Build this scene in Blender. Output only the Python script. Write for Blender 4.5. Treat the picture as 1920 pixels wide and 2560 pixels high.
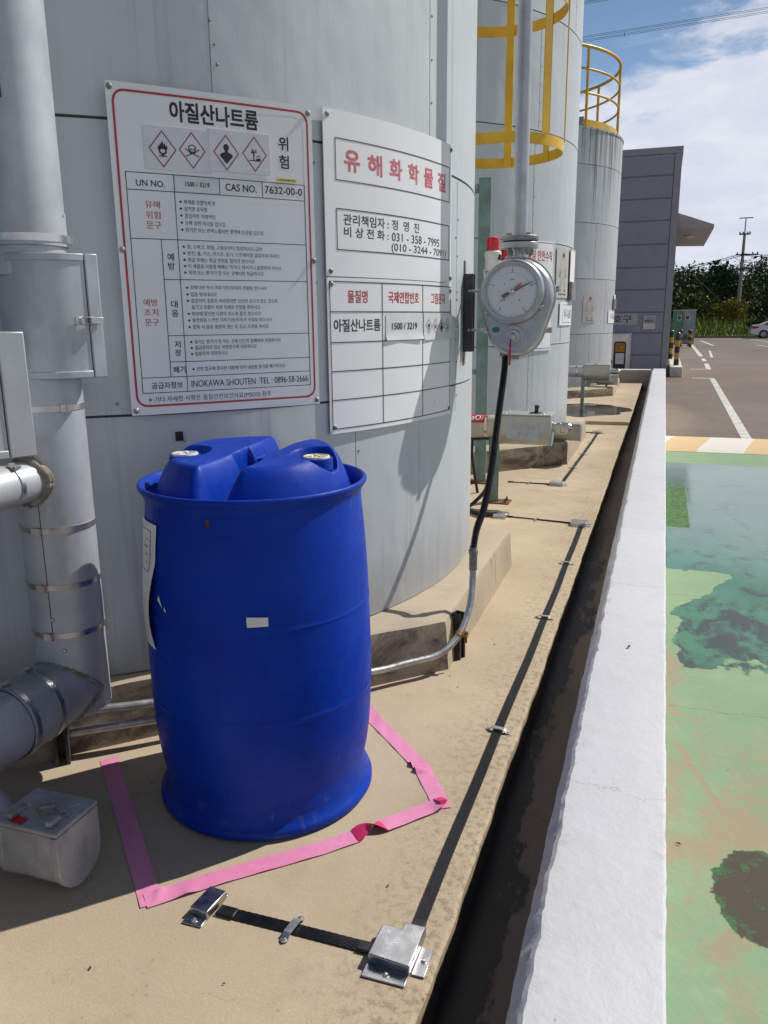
import bpy, bmesh, math, random
from mathutils import Vector, Matrix
R = math.radians
PI = math.pi
rnd = random.Random(7)
for o in list(bpy.data.objects):
    bpy.data.objects.remove(o)
SC = bpy.context.scene
COL = SC.collection

# ------------------------------------------------------------------ camera
CAM_H = 1.28
def make_camera():
    F, HOR, VPX, ROLL = 2000.0, 801.0, 1664.0, R(-0.6)
    pitch = math.atan((1280 - HOR) / F)
    yaw = math.atan((VPX - 960) / math.hypot(F, 1280 - HOR))
    fwd = Vector((-math.sin(yaw) * math.cos(pitch), math.cos(yaw) * math.cos(pitch), -math.sin(pitch)))
    rt = Vector((math.cos(yaw), math.sin(yaw), 0))
    up = rt.cross(fwd)
    r2 = rt * math.cos(ROLL) + up * math.sin(ROLL)
    u2 = -rt * math.sin(ROLL) + up * math.cos(ROLL)
    cd = bpy.data.cameras.new("camera")
    cd.sensor_fit = 'VERTICAL'
    cd.sensor_height = 36.0
    cd.lens = 36.0 * F / 2560.0
    cd.clip_start = 0.05
    cd.clip_end = 3000
    co = bpy.data.objects.new("camera", cd)
    m = Matrix((r2, u2, -fwd)).transposed().to_4x4()
    m.translation = Vector((0, 0, CAM_H))
    co.matrix_world = m
    COL.objects.link(co)
    SC.camera = co
make_camera()
SC.view_settings.view_transform = 'Standard'
SC.view_settings.look = 'None'
SC.view_settings.gamma = 1
SC.view_settings.exposure = -0.08
SUN_AZ, SUN_EL = 43.5, 45.0      # azimuth from +Y towards +X
SKY_STRENGTH = 0.05
SUN_STRENGTH = 4.7

# ------------------------------------------------------------------ node helper
class NT:
    def __init__(s, tree):
        s.t = tree; s.n = tree.nodes; s.l = tree.links
    def put(s, sock, v):
        if v is None: return
        if isinstance(v, bpy.types.NodeSocket): s.l.new(v, sock)
        elif isinstance(v, (tuple, list)) and len(v) == 3 and sock.type == 'RGBA': sock.default_value = (*v, 1)
        else: sock.default_value = v
    def math(s, op, a, b=None, c=None, clamp=False):
        n = s.n.new('ShaderNodeMath'); n.operation = op; n.use_clamp = clamp
        s.put(n.inputs[0], a); s.put(n.inputs[1], b); s.put(n.inputs[2], c)
        return n.outputs[0]
    def pos(s): return s.n.new('ShaderNodeNewGeometry').outputs['Position']
    def normal(s): return s.n.new('ShaderNodeNewGeometry').outputs['Normal']
    def obj(s): return s.n.new('ShaderNodeTexCoord').outputs['Object']
    def sep(s, v):
        n = s.n.new('ShaderNodeSeparateXYZ'); s.l.new(v, n.inputs[0]); return n.outputs
    def comb(s, x, y, z):
        n = s.n.new('ShaderNodeCombineXYZ')
        for i, v in enumerate((x, y, z)): s.put(n.inputs[i], v)
        return n.outputs[0]
    def scale(s, v, sc):
        n = s.n.new('ShaderNodeMapping'); s.l.new(v, n.inputs[0]); n.inputs['Scale'].default_value = sc; return n.outputs[0]
    def noise(s, v, scale, detail=4, rough=0.55, dist=0.0):
        n = s.n.new('ShaderNodeTexNoise'); s.l.new(v, n.inputs['Vector'])
        n.inputs['Scale'].default_value = scale; n.inputs['Detail'].default_value = detail
        n.inputs['Roughness'].default_value = rough; n.inputs['Distortion'].default_value = dist
        return n.outputs[0]
    def voronoi(s, v, scale, feature='F1', out=0):
        n = s.n.new('ShaderNodeTexVoronoi'); s.l.new(v, n.inputs['Vector']); n.feature = feature
        n.inputs['Scale'].default_value = scale; return n.outputs[out]
    def step(s, v, lo, hi):
        n = s.n.new('ShaderNodeMapRange'); n.interpolation_type = 'SMOOTHSTEP'
        s.put(n.inputs[0], v); n.inputs[1].default_value = lo; n.inputs[2].default_value = hi
        n.inputs[3].default_value = 0; n.inputs[4].default_value = 1
        return n.outputs[0]
    def lerp(s, v, a, b, lo=0.0, hi=1.0):
        n = s.n.new('ShaderNodeMapRange'); s.put(n.inputs[0], v); n.inputs[1].default_value = lo; n.inputs[2].default_value = hi
        n.inputs[3].default_value = a; n.inputs[4].default_value = b
        return n.outputs[0]
    def mix(s, f, a, b, mode='MIX'):
        n = s.n.new('ShaderNodeMix'); n.data_type = 'RGBA'; n.blend_type = mode
        s.put(n.inputs[0], f); s.put(n.inputs[6], a); s.put(n.inputs[7], b)
        return n.outputs[2]
    def bump(s, h, strength=0.3, dist=0.01):
        n = s.n.new('ShaderNodeBump'); s.l.new(h, n.inputs['Height'])
        n.inputs['Strength'].default_value = strength; n.inputs['Distance'].default_value = dist
        return n.outputs[0]

def material(name):
    m = bpy.data.materials.new(name); m.use_nodes = True
    N = NT(m.node_tree)
    b = N.n['Principled BSDF']
    return m, N, b

def paint(name, col, rough=0.45, var=0.08, scale=6.0, metal=0.0, bump=0.0, bscale=60.0, dirt=None, dirt_amt=0.0, spec=None):
    m, N, b = material(name)
    p = N.obj()
    n1 = N.noise(p, scale, 5, 0.6)
    dark = tuple(c * (1 - var * 2.2) for c in col); lite = tuple(min(1, c * (1 + var)) for c in col)
    c = N.mix(N.step(n1, 0.3, 0.7), dark, lite)
    if dirt:
        d = N.noise(N.scale(p, (1, 1, 0.35)), scale * 2.3, 6, 0.7)
        c = N.mix(N.math('MULTIPLY', N.step(d, 0.52, 0.75), dirt_amt), c, dirt)
    N.put(b.inputs['Base Color'], c)
    N.put(b.inputs['Roughness'], N.lerp(N.noise(p, scale * 3, 3), rough - 0.08, rough + 0.1, 0.3, 0.7))
    b.inputs['Metallic'].default_value = metal
    if spec is not None: b.inputs['Specular IOR Level'].default_value = spec
    if bump > 0: N.put(b.inputs['Normal'], N.bump(N.noise(p, bscale, 4), bump, 0.003))
    return m

# ------------------------------------------------------------------ world: sky + thin cloud
def make_world():
    w = bpy.data.worlds.new("World"); SC.world = w; w.use_nodes = True
    N = NT(w.node_tree)
    bg = N.n['Background']
    sky = N.n.new('ShaderNodeTexSky'); sky.sky_type = 'NISHITA'; sky.sun_disc = False
    sky.sun_elevation = R(SUN_EL); sky.sun_rotation = R(SUN_AZ)
    sky.air_density = 1.0; sky.dust_density = 0.6; sky.ozone_density = 1.6
    d = N.n.new('ShaderNodeTexCoord').outputs['Generated']
    x, y, z = N.sep(d)[:3]
    # cloud bank: low in the sky, its upper edge climbs to the right (+X)
    nz = N.noise(N.scale(d, (3.2, 3.2, 9.0)), 2.2, 8, 0.58, 0.35)
    nw = N.noise(N.scale(d, (2.0, 2.0, 13.0)), 3.5, 8, 0.62, 0.6)
    edge = N.math('MINIMUM', N.math('ADD', N.math('MULTIPLY', x, 0.42), 0.268), 0.40)
    h = N.math('SUBTRACT', edge, z)
    f = N.math('ADD', h, N.math('MULTIPLY', N.math('SUBTRACT', nz, 0.5), 0.26))
    bank = N.step(f, -0.006, 0.045)
    wisp = N.math('MULTIPLY', N.math('MULTIPLY', N.step(N.math('ADD', nw, N.math('MULTIPLY', x, 1.2)), 0.52, 0.78), N.step(z, 0.75, 0.45)), 0.32)
    mask = N.math('MAXIMUM', bank, N.math('MULTIPLY', wisp, N.step(z, 0.02, 0.2)))
    ccol = N.mix(N.step(N.noise(N.scale(d, (3, 3, 8)), 4.5, 6, 0.6), 0.35, 0.72), (14.8, 15.5, 17.8), (17.2, 17.5, 19.0))
    # summer haze: the sky pales towards the horizon
    sunward = N.math('ADD', N.math('MULTIPLY', x, math.sin(R(SUN_AZ))), N.math('MULTIPLY', y, math.cos(R(SUN_AZ))))
    veil = N.math('MULTIPLY', N.math('MULTIPLY', N.step(z, 0.52, 0.10), 0.9), N.lerp(N.step(sunward, -0.35, 0.7), 0.05, 1.0))
    skyc = N.mix(veil, N.mix(1.0, sky.outputs[0], (0.86, 0.94, 1.0), 'MULTIPLY'), (5.9, 10.0, 16.8))
    col = N.mix(N.math('MULTIPLY', mask, 0.92), skyc, ccol)
    N.l.new(col, bg.inputs['Color'])
    bg.inputs['Strength'].default_value = SKY_STRENGTH
make_world()

def make_sun():
    l = bpy.data.lights.new("sun", 'SUN'); l.energy = SUN_STRENGTH; l.angle = R(0.5); l.color = (1.0, 0.955, 0.88)
    o = bpy.data.objects.new("sun", l); COL.objects.link(o)
    d = Vector((math.sin(R(SUN_AZ)) * math.cos(R(SUN_EL)), math.cos(R(SUN_AZ)) * math.cos(R(SUN_EL)), math.sin(R(SUN_EL))))
    o.rotation_euler = (-d).to_track_quat('-Z', 'Y').to_euler()
    o.location = d * 40
make_sun()

# ------------------------------------------------------------------ mesh helper
def V(*a): return Vector(a)
def perp(d):
    d = Vector(d).normalized()
    a = Vector((0, 0, 1)) if abs(d.z) < 0.9 else Vector((1, 0, 0))
    u = a.cross(d).normalized()
    return u, d.cross(u)

class MB:
    def __init__(s): s.v = []; s.f = []; s.mi = []
    def add(s, vs, fs, mi=0):
        k = len(s.v); s.v += [tuple(v) for v in vs]; s.f += [tuple(i + k for i in f) for f in fs]; s.mi += [mi] * len(fs); return s
    def box(s, lo, hi, mi=0, rot=None, c=None):
        x0, y0, z0 = lo; x1, y1, z1 = hi
        vs = [V(x, y, z) for z in (z0, z1) for (x, y) in ((x0, y0), (x1, y0), (x1, y1), (x0, y1))]
        if rot is not None:
            c = Vector(c) if c is not None else (Vector(lo) + Vector(hi)) / 2
            vs = [c + rot @ (v - c) for v in vs]
        return s.add(vs, [(3, 2, 1, 0), (4, 5, 6, 7), (0, 1, 5, 4), (1, 2, 6, 5), (2, 3, 7, 6), (3, 0, 4, 7)], mi)
    def obox(s, c, u, v, w, a, b, d, mi=0):   # oriented box: centre, axes, half sizes
        c, u, v, w = Vector(c), Vector(u).normalized(), Vector(v).normalized(), Vector(w).normalized()
        vs = [c + u * x * a + v * y * b + w * z * d for z in (-1, 1) for (x, y) in ((-1, -1), (1, -1), (1, 1), (-1, 1))]
        return s.add(vs, [(3, 2, 1, 0), (4, 5, 6, 7), (0, 1, 5, 4), (1, 2, 6, 5), (2, 3, 7, 6), (3, 0, 4, 7)], mi)
    def prism(s, poly, o, u, v, w, depth, mi=0):   # 2-d polygon in (u,v) extruded along w
        o, u, v, w = Vector(o), Vector(u), Vector(v), Vector(w)
        n = len(poly)
        a = [o + u * p[0] + v * p[1] for p in poly]; b = [q + w * depth for q in a]
        fs = [tuple(range(n - 1, -1, -1)), tuple(range(n, 2 * n))] + [(i, (i + 1) % n, n + (i + 1) % n, n + i) for i in range(n)]
        return s.add(a + b, fs, mi)
    def tube(s, path, r, n=14, caps=True, mi=0):
        path = [Vector(p) for p in path]; m = len(path)
        rs = r if isinstance(r, (list, tuple)) else [r] * m
        u = None; vs = []; fs = []
        for i, p in enumerate(path):
            t = (path[min(i + 1, m - 1)] - path[max(i - 1, 0)])
            t = t.normalized() if t.length > 1e-9 else Vector((0, 0, 1))
            if u is None: u, w = perp(t)
            else:
                u = (u - t * u.dot(t)).normalized(); w = t.cross(u)
            for k in range(n):
                a = 2 * PI * k / n
                vs.append(p + (u * math.cos(a) + w * math.sin(a)) * rs[i])
        for i in range(m - 1):
            for k in range(n):
                fs.append((i * n + k, i * n + (k + 1) % n, (i + 1) * n + (k + 1) % n, (i + 1) * n + k))
        if caps:
            fs.append(tuple(range(n - 1, -1, -1))); fs.append(tuple((m - 1) * n + k for k in range(n)))
        return s.add(vs, fs, mi)
    def cyl(s, a, b, r, n=20, mi=0): return s.tube([a, b], r, n, True, mi)
    def lathe(s, prof, c, n=48, axis=(0, 0, 1), a0=0.0, a1=2 * PI, mi=0):
        c = Vector(c); ax = Vector(axis).normalized(); u, w = (V(1, 0, 0), V(0, 1, 0)) if abs(ax.z) > 0.999 else perp(ax)
        full = abs(a1 - a0 - 2 * PI) < 1e-6
        nn = n if full else n + 1
        vs = []; fs = []
        for r, z in prof:
            for k in range(nn):
                a = a0 + (a1 - a0) * k / n
                vs.append(c + ax * z + (u * math.cos(a) + w * math.sin(a)) * r)
        for i in range(len(prof) - 1):
            for k in range(n):
                k2 = (k + 1) % nn
                fs.append((i * nn + k, i * nn + k2, (i + 1) * nn + k2, (i + 1) * nn + k))
        return s.add(vs, fs, mi)
    def grid(s, fn, nu, nv, mi=0):
        vs = [fn(i / nu, j / nv) for j in range(nv + 1) for i in range(nu + 1)]
        fs = [(j * (nu + 1) + i, j * (nu + 1) + i + 1, (j + 1) * (nu + 1) + i + 1, (j + 1) * (nu + 1) + i) for j in range(nv) for i in range(nu)]
        return s.add(vs, fs, mi)
    def bolt(s, c, d, r=0.006, h=0.005, mi=0):
        d = Vector(d).normalized(); c = Vector(c)
        return s.lathe([(r, -0.002), (r, h * 0.4), (r * 0.75, h * 0.8), (0.0001, h)], c, 10, d, mi=mi)
    def hexa(s, c, d, r, h, mi=0):
        c = Vector(c); d = Vector(d).normalized()
        return s.tube([c, c + d * h], r, 6, True, mi)

def tag(o, label=None, cat=None, group=None, kind=None):
    if label: o['label'] = label
    if cat: o['category'] = cat
    if group: o['group'] = group
    if kind: o['kind'] = kind
    return o
def wloc(p):
    l = Vector((0, 0, 0))
    while p is not None: l = l + Vector(p.location); p = p.parent
    return l
def obj(name, mb, mats, parent=None, loc=(0, 0, 0), smooth=0.6, bevel=0.0, segs=2):
    me = bpy.data.meshes.new(name)
    base = wloc(parent) + Vector(loc)
    me.from_pydata([tuple(Vector(v) - base) for v in mb.v], [], mb.f)
    if not isinstance(mats, (list, tuple)): mats = [mats]
    for m in mats: me.materials.append(m)
    if len(mats) > 1:
        for p, i in zip(me.polygons, mb.mi): p.material_index = i
    me.validate(); me.update()
    if smooth:
        me.shade_smooth(); me.set_sharp_from_angle(angle=smooth)
    else:
        me.shade_flat()
    o = bpy.data.objects.new(name, me); COL.objects.link(o)
    if parent is not None: o.parent = parent
    o.location = loc
    if bevel > 0:
        md = o.modifiers.new('bevel', 'BEVEL'); md.width = bevel; md.segments = segs; md.limit_method = 'ANGLE'; md.angle_limit = R(35)
    return o
def thing(name, label, cat, loc, group=None):
    o = bpy.data.objects.new(name, None); COL.objects.link(o); o.location = loc; o.empty_display_size = 0.1
    return tag(o, label, cat, group)
def arc_pts(c, u, v, r, a0, a1, n):
    c, u, v = Vector(c), Vector(u), Vector(v)
    return [c + u * (r * math.cos(a0 + (a1 - a0) * i / n)) + v * (r * math.sin(a0 + (a1 - a0) * i / n)) for i in range(n + 1)]
def smooth_path(pts, n=8):
    pts = [Vector(p) for p in pts]; out = []
    P = [pts[0] * 2 - pts[1]] + pts + [pts[-1] * 2 - pts[-2]]
    for i in range(1, len(P) - 2):
        p0, p1, p2, p3 = P[i - 1], P[i], P[i + 1], P[i + 2]
        for k in range(n):
            t = k / n
            out.append(0.5 * ((2 * p1) + (p2 - p0) * t + (2 * p0 - 5 * p1 + 4 * p2 - p3) * t * t + (3 * p1 - p0 - 3 * p2 + p3) * t ** 3))
    out.append(pts[-1]); return out

# ------------------------------------------------------------------ materials
def tank_paint(name, col, z_dirt=0.2, streak=0.5, top=0.0):
    m, N, b = material(name)
    p = N.pos()
    n1 = N.noise(p, 1.6, 5, 0.6)
    c = N.mix(N.step(n1, 0.3, 0.7), tuple(x * 0.93 for x in col), col)
    st = N.noise(N.scale(p, (9, 9, 0.28)), 1.6, 6, 0.65)             # long rain streaks
    c = N.mix(N.math('MULTIPLY', N.step(st, 0.54, 0.74), streak), c, (0.27, 0.30, 0.31))
    fs = N.noise(N.scale(p, (42, 42, 0.5)), 1.3, 4, 0.6)
    c = N.mix(N.math('MULTIPLY', N.step(fs, 0.50, 0.66), 0.09), c, (0.34, 0.36, 0.365)); c = N.mix(N.math('MULTIPLY', N.step(fs, 0.46, 0.34), 0.05), c, (0.68, 0.69, 0.70))
    z = N.sep(p)[2]
    if top:
        ts = N.math('ADD', N.noise(N.scale(p, (7, 7, 0.16)), 1.7, 6, 0.7), N.math('MULTIPLY', N.step(z, top - 1.7, top), 0.16))
        c = N.mix(N.math('MULTIPLY', N.step(ts, 0.60, 0.76), N.math('MULTIPLY', N.step(z, top - 2.1, top - 0.7), 0.8)), c, (0.10, 0.105, 0.105))
    low = N.step(N.math('ADD', z, N.math('MULTIPLY', N.noise(N.scale(p, (14, 14, 1.2)), 1.0, 5, 0.7), 0.42)), z_dirt + 0.50, z_dirt + 0.16)
    c = N.mix(N.math('MULTIPLY', low, 0.55), c, (0.27, 0.255, 0.23))
    N.put(b.inputs['Base Color'], c)
    b.inputs['Metallic'].default_value = 0.12
    b.inputs['Specular IOR Level'].default_value = 0.35
    N.put(b.inputs['Roughness'], N.lerp(n1, 0.40, 0.50, 0.3, 0.7))
    hb = N.math('ADD', N.noise(N.scale(p, (1, 1, 0.6)), 2.2, 3), N.math('MULTIPLY', N.noise(p, 120, 2), 0.015))
    N.put(b.inputs['Normal'], N.bump(hb, 0.35, 0.05))
    return m

def concrete(name, col, stain=(0.17, 0.14, 0.105), stain_amt=0.5, fine=1.0, base_z=None):
    m, N, b = material(name)
    p = N.pos()
    n1 = N.noise(p, 1.1, 6, 0.62); n2 = N.noise(p, 7.0, 6, 0.65); n3 = N.noise(p, 60, 4, 0.6); n4 = N.noise(p, 190, 2, 0.5)
    c = N.mix(N.step(n1, 0.32, 0.7), tuple(x * 0.86 for x in col), tuple(min(1, x * 1.06) for x in col))
    c = N.mix(N.math('MULTIPLY', N.step(n2, 0.5, 0.78), 0.55), c, tuple(x * 0.72 for x in col))
    grain = N.lerp(n4, 0.92, 1.06, 0.3, 0.7)
    c = N.mix(1.0, c, N.comb(grain, grain, grain), 'MULTIPLY')
    spots = N.math('MULTIPLY', N.step(n3, 0.60, 0.72), N.step(n2, 0.45, 0.7))
    c = N.mix(N.math('MULTIPLY', spots, stain_amt), c, stain)
    vo = N.voronoi(p, 34)
    c = N.mix(N.math('MULTIPLY', N.step(vo, 0.17, 0.06), N.math('MULTIPLY', N.step(n2, 0.52, 0.62), stain_amt)), c, stain)
    N.put(b.inputs['Base Color'], c)
    b.inputs['Roughness'].default_value = 0.85
    b.inputs['Specular IOR Level'].default_value = 0.25
    hb = N.math('ADD', N.math('MULTIPLY', n3, 0.5), N.math('ADD', N.math('MULTIPLY', n4, 0.3), N.math('MULTIPLY', n2, 1.2)))
    N.put(b.inputs['Normal'], N.bump(hb, 0.20 * fine, 0.006))
    return m, N, b, c

M = {}
M['tank'] = tank_paint('tank_cladding', (0.525, 0.565, 0.59))
M['tank_grey'] = tank_paint('weathered_tank_cladding', (0.48, 0.515, 0.535), 0.2, 0.75, 4.1)
M['seal'] = paint('seam_sealant', (0.07, 0.075, 0.078), 0.7)
M['seam_grey'] = paint('grey_seam', (0.20, 0.215, 0.22), 0.6)
M['pipe'] = paint('pipe_cladding_paint', (0.46, 0.49, 0.525), 0.42, 0.07, 5, 0.25, 0.15, 14, (0.25, 0.26, 0.26), 0.4)
M['pipe_dirty'] = paint('old_pipe_cladding_paint', (0.38, 0.405, 0.435), 0.48, 0.12, 5, 0.25, 0.2, 14, (0.16, 0.16, 0.155), 0.6)
M['low_casing'] = paint('scuffed_casing_paint', (0.43, 0.445, 0.46), 0.45, 0.12, 9, 0.2, 0.25, 16, (0.20, 0.20, 0.195), 0.55)
M['mastic'] = paint('sealing_mastic', (0.28, 0.255, 0.20), 0.8, 0.2, 22, 0, 0.9, 50, (0.08, 0.075, 0.07), 0.8)
M['steel'] = paint('stainless_steel', (0.62, 0.61, 0.60), 0.32, 0.08, 12, 0.95, 0.1, 90)
M['chrome'] = paint('polished_steel', (0.47, 0.47, 0.48), 0.30, 0.03, 9, 1.0, 0.05, 30)
M['galv'] = paint('galvanised_steel', (0.50, 0.51, 0.52), 0.42, 0.12, 25, 0.75, 0.1, 80)
M['iron'] = paint('dull_zinc', (0.30, 0.30, 0.30), 0.5, 0.15, 20, 0.6, 0.2, 80)
M['dark_bar'] = paint('dark_strut_paint', (0.06, 0.06, 0.058), 0.5, 0.15, 20, 0.2)
M['green_steel'] = paint('faded_green_steel_paint', (0.17, 0.275, 0.26), 0.5, 0.15, 6, 0, 0.1, 60, (0.20, 0.30, 0.27), 0.6)
M['rust'] = paint('rusty_steel', (0.16, 0.075, 0.035), 0.85, 0.25, 30, 0.1, 0.5, 120, (0.05, 0.03, 0.02), 0.8)
M['rust_yellow'] = paint('yellowed_rusty_zinc', (0.42, 0.25, 0.08), 0.6, 0.25, 40, 0.3, 0.3, 90, (0.12, 0.05, 0.02), 0.7)
M['yellow'] = paint('yellow_paint', (0.68, 0.40, 0.012), 0.42, 0.1, 4, 0, 0.05, 60, (0.36, 0.17, 0.03), 0.35)
M['sign'] = paint('white_sign_sheet', (0.78, 0.79, 0.82), 0.38, 0.02, 3)
M['sticker'] = paint('paper_sticker', (0.66, 0.675, 0.70), 0.25, 0.04, 8)
M['paper'] = paint('paper', (0.78, 0.78, 0.77), 0.6, 0.04, 12, 0, 0.2, 18)
M['beige_board'] = paint('beige_poster', (0.50, 0.485, 0.45), 0.5, 0.05, 6)
M['ink'] = paint('black_ink', (0.014, 0.014, 0.02), 0.5, 0.05)
M['ink_soft'] = paint('faded_black_ink', (0.04, 0.04, 0.045), 0.55, 0.1)
M['grey_ink'] = paint('grey_ink', (0.36, 0.36, 0.35), 0.6)
M['red_ink'] = paint('red_ink', (0.46, 0.035, 0.045), 0.5, 0.1, 20)
M['red_faded'] = paint('faded_red_ink', (0.60, 0.16, 0.20), 0.55, 0.15, 60)
M['purple_ink'] = paint('magenta_ink', (0.30, 0.035, 0.16), 0.5)
M['label_yellow'] = paint('yellow_label_tape', (0.68, 0.55, 0.06), 0.5)
M['white_plastic'] = paint('white_plastic', (0.72, 0.71, 0.68), 0.4, 0.04)
M['cream_cap'] = paint('cream_plastic_cap', (0.72, 0.70, 0.52), 0.4, 0.06, 30)
M['black_rubber'] = paint('black_plastic', (0.013, 0.013, 0.014), 0.38, 0.1, 10)
M['cable'] = paint('black_cable_braid', (0.014, 0.013, 0.017), 0.35, 0.2, 60, 0, 0.0)
M['gauge_body'] = paint('silver_grey_enamel', (0.45, 0.465, 0.49), 0.35, 0.06, 8, 0.5, 0.1, 50, (0.28, 0.27, 0.24), 0.35)
M['dial'] = paint('gauge_dial_white', (0.66, 0.68, 0.70), 0.25, 0.01)
M['red_paint'] = paint('red_paint', (0.50, 0.03, 0.02), 0.4)
M['red_sign'] = paint('red_label', (0.55, 0.015, 0.02), 0.4, 0.05)
M['green_label'] = paint('green_label', (0.01, 0.22, 0.12), 0.3)
M['alu'] = paint('painted_aluminium', (0.60, 0.60, 0.61), 0.4, 0.05, 10, 0.4)
M['building'] = paint('grey_metal_panels', (0.31, 0.318, 0.385), 0.5, 0.03, 2, 0.0, 0.05, 30)
M['trim'] = paint('pale_grey_trim', (0.33, 0.335, 0.37), 0.45, 0.03)
M['groove'] = paint('panel_joint', (0.15, 0.15, 0.175), 0.6)
M['white_line'] = paint('road_line_paint', (0.60, 0.585, 0.54), 0.7, 0.1, 5, 0, 0.3, 150, (0.28, 0.26, 0.24), 0.55)
M['black_paint'] = paint('black_paint', (0.02, 0.02, 0.021), 0.4)
M['white_block'] = paint('stained_white_concrete', (0.60, 0.57, 0.48), 0.7, 0.1, 4, 0, 0.3, 40, (0.33, 0.25, 0.13), 0.6)
M['cabin_green'] = paint('green_cabin_panel', (0.12, 0.30, 0.17), 0.5)
M['cabin_grey'] = paint('grey_cabin_panel', (0.36, 0.37, 0.42), 0.5)
M['glass_dark'] = paint('dark_window', (0.03, 0.035, 0.04), 0.08, 0.02)
M['car_white'] = paint('white_car_paint', (0.72, 0.73, 0.77), 0.2, 0.01)
M['tyre'] = paint('tyre_rubber', (0.02, 0.02, 0.02), 0.7)
M['tail_red'] = paint('red_tail_lamp', (0.35, 0.01, 0.01), 0.2)
M['pole_conc'] = paint('pole_concrete', (0.32, 0.30, 0.28), 0.8, 0.1, 1.5)
M['wire'] = paint('dark_wire', (0.05, 0.05, 0.06), 0.6)

def red_lens():
    m, N, b = material('red_beacon_lens')
    n = N.noise(N.scale(N.obj(), (1, 1, 1)), 60, 2)
    N.put(b.inputs['Base Color'], N.mix(n, (0.42, 0.004, 0.006), (0.75, 0.02, 0.02)))
    b.inputs['Roughness'].default_value = 0.12
    return m
M['red_lens'] = red_lens()

def pink_tape():
    m, N, b = material('pink_vinyl_tape')
    p = N.pos()
    N.put(b.inputs['Base Color'], N.mix(N.step(N.noise(p, 9, 4), 0.3, 0.7), (0.72, 0.24, 0.43), (0.77, 0.28, 0.47)))
    b.inputs['Roughness'].default_value = 0.28
    N.put(b.inputs['Normal'], N.bump(N.noise(p, 55, 4, 0.6), 0.35, 0.004))
    return m
M['pink'] = pink_tape()
M['pink_back'] = paint('pink_tape_underside', (0.72, 0.04, 0.16), 0.35)

def drum_plastic():
    m, N, b = material('blue_hdpe')
    p = N.obj()
    n = N.noise(p, 5, 4)
    c = N.mix(N.step(n, 0.3, 0.7), (0.0006, 0.030, 0.33), (0.001, 0.042, 0.40))
    sc = N.noise(N.scale(p, (30, 30, 4)), 2.2, 5, 0.75, 1.2)         # pale scuffs
    sc = N.math('MULTIPLY', N.step(sc, 0.64, 0.74), N.step(N.noise(p, 3.3, 2), 0.45, 0.62))
    c = N.mix(N.math('MULTIPLY', sc, 0.45), c, (0.17, 0.23, 0.47))
    for sca, lo in (((60, 60, 3.0), 0.70), ((5, 5, 70), 0.72)):      # thin scratches up-and-down and round the body
        ln = N.step(N.noise(N.scale(p, sca), 2.0, 3, 0.6, 0.3), lo, lo + 0.03)
        c = N.mix(N.math('MULTIPLY', N.math('MULTIPLY', ln, N.step(N.noise(p, 4.1, 3), 0.5, 0.6)), 0.4), c, (0.16, 0.21, 0.42))
    film = N.step(N.noise(p, 2.4, 6, 0.7), 0.45, 0.75)
    c = N.mix(N.math('MULTIPLY', film, 0.10), c, (0.14, 0.17, 0.30))
    z = N.sep(p)[2]
    dust = N.math('MULTIPLY', N.step(N.noise(p, 16, 6, 0.7), 0.52, 0.72), N.step(z, 0.14, 0.0))
    c = N.mix(N.math('MULTIPLY', dust, 0.5), c, (0.20, 0.17, 0.15))
    N.put(b.inputs['Base Color'], c)
    N.put(b.inputs['Roughness'], N.lerp(N.noise(p, 40, 4), 0.36, 0.52, 0.3, 0.7))
    b.inputs['Specular IOR Level'].default_value = 0.16
    b.inputs['Subsurface Weight'].default_value = 0.0
    N.put(b.inputs['Normal'], N.bump(N.math('ADD', N.noise(p, 9, 2), N.math('MULTIPLY', N.noise(p, 150, 2), 0.05)), 0.12, 0.02))
    return m
M['drum'] = drum_plastic()

LOT = -0.37        # level of the lot and of the green floor
PAD_X = -0.345     # front edge of the concrete pad
STEP_Y, END_Y = 10.2, 16.6
CURB_Z = 0.29

# ------------------------------------------------------------------ setting
def crack(N, p, y0, amp=0.12, width=0.0035, freq=5.0, axis=1):
    s = N.sep(p)
    w = N.math('MULTIPLY', N.math('SUBTRACT', N.noise(p, freq, 6, 0.7), 0.5), amp * 2)
    d = N.math('ABSOLUTE', N.math('ADD', N.math('SUBTRACT', s[axis], y0), w))
    return N.step(d, width, width * 0.25)

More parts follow.
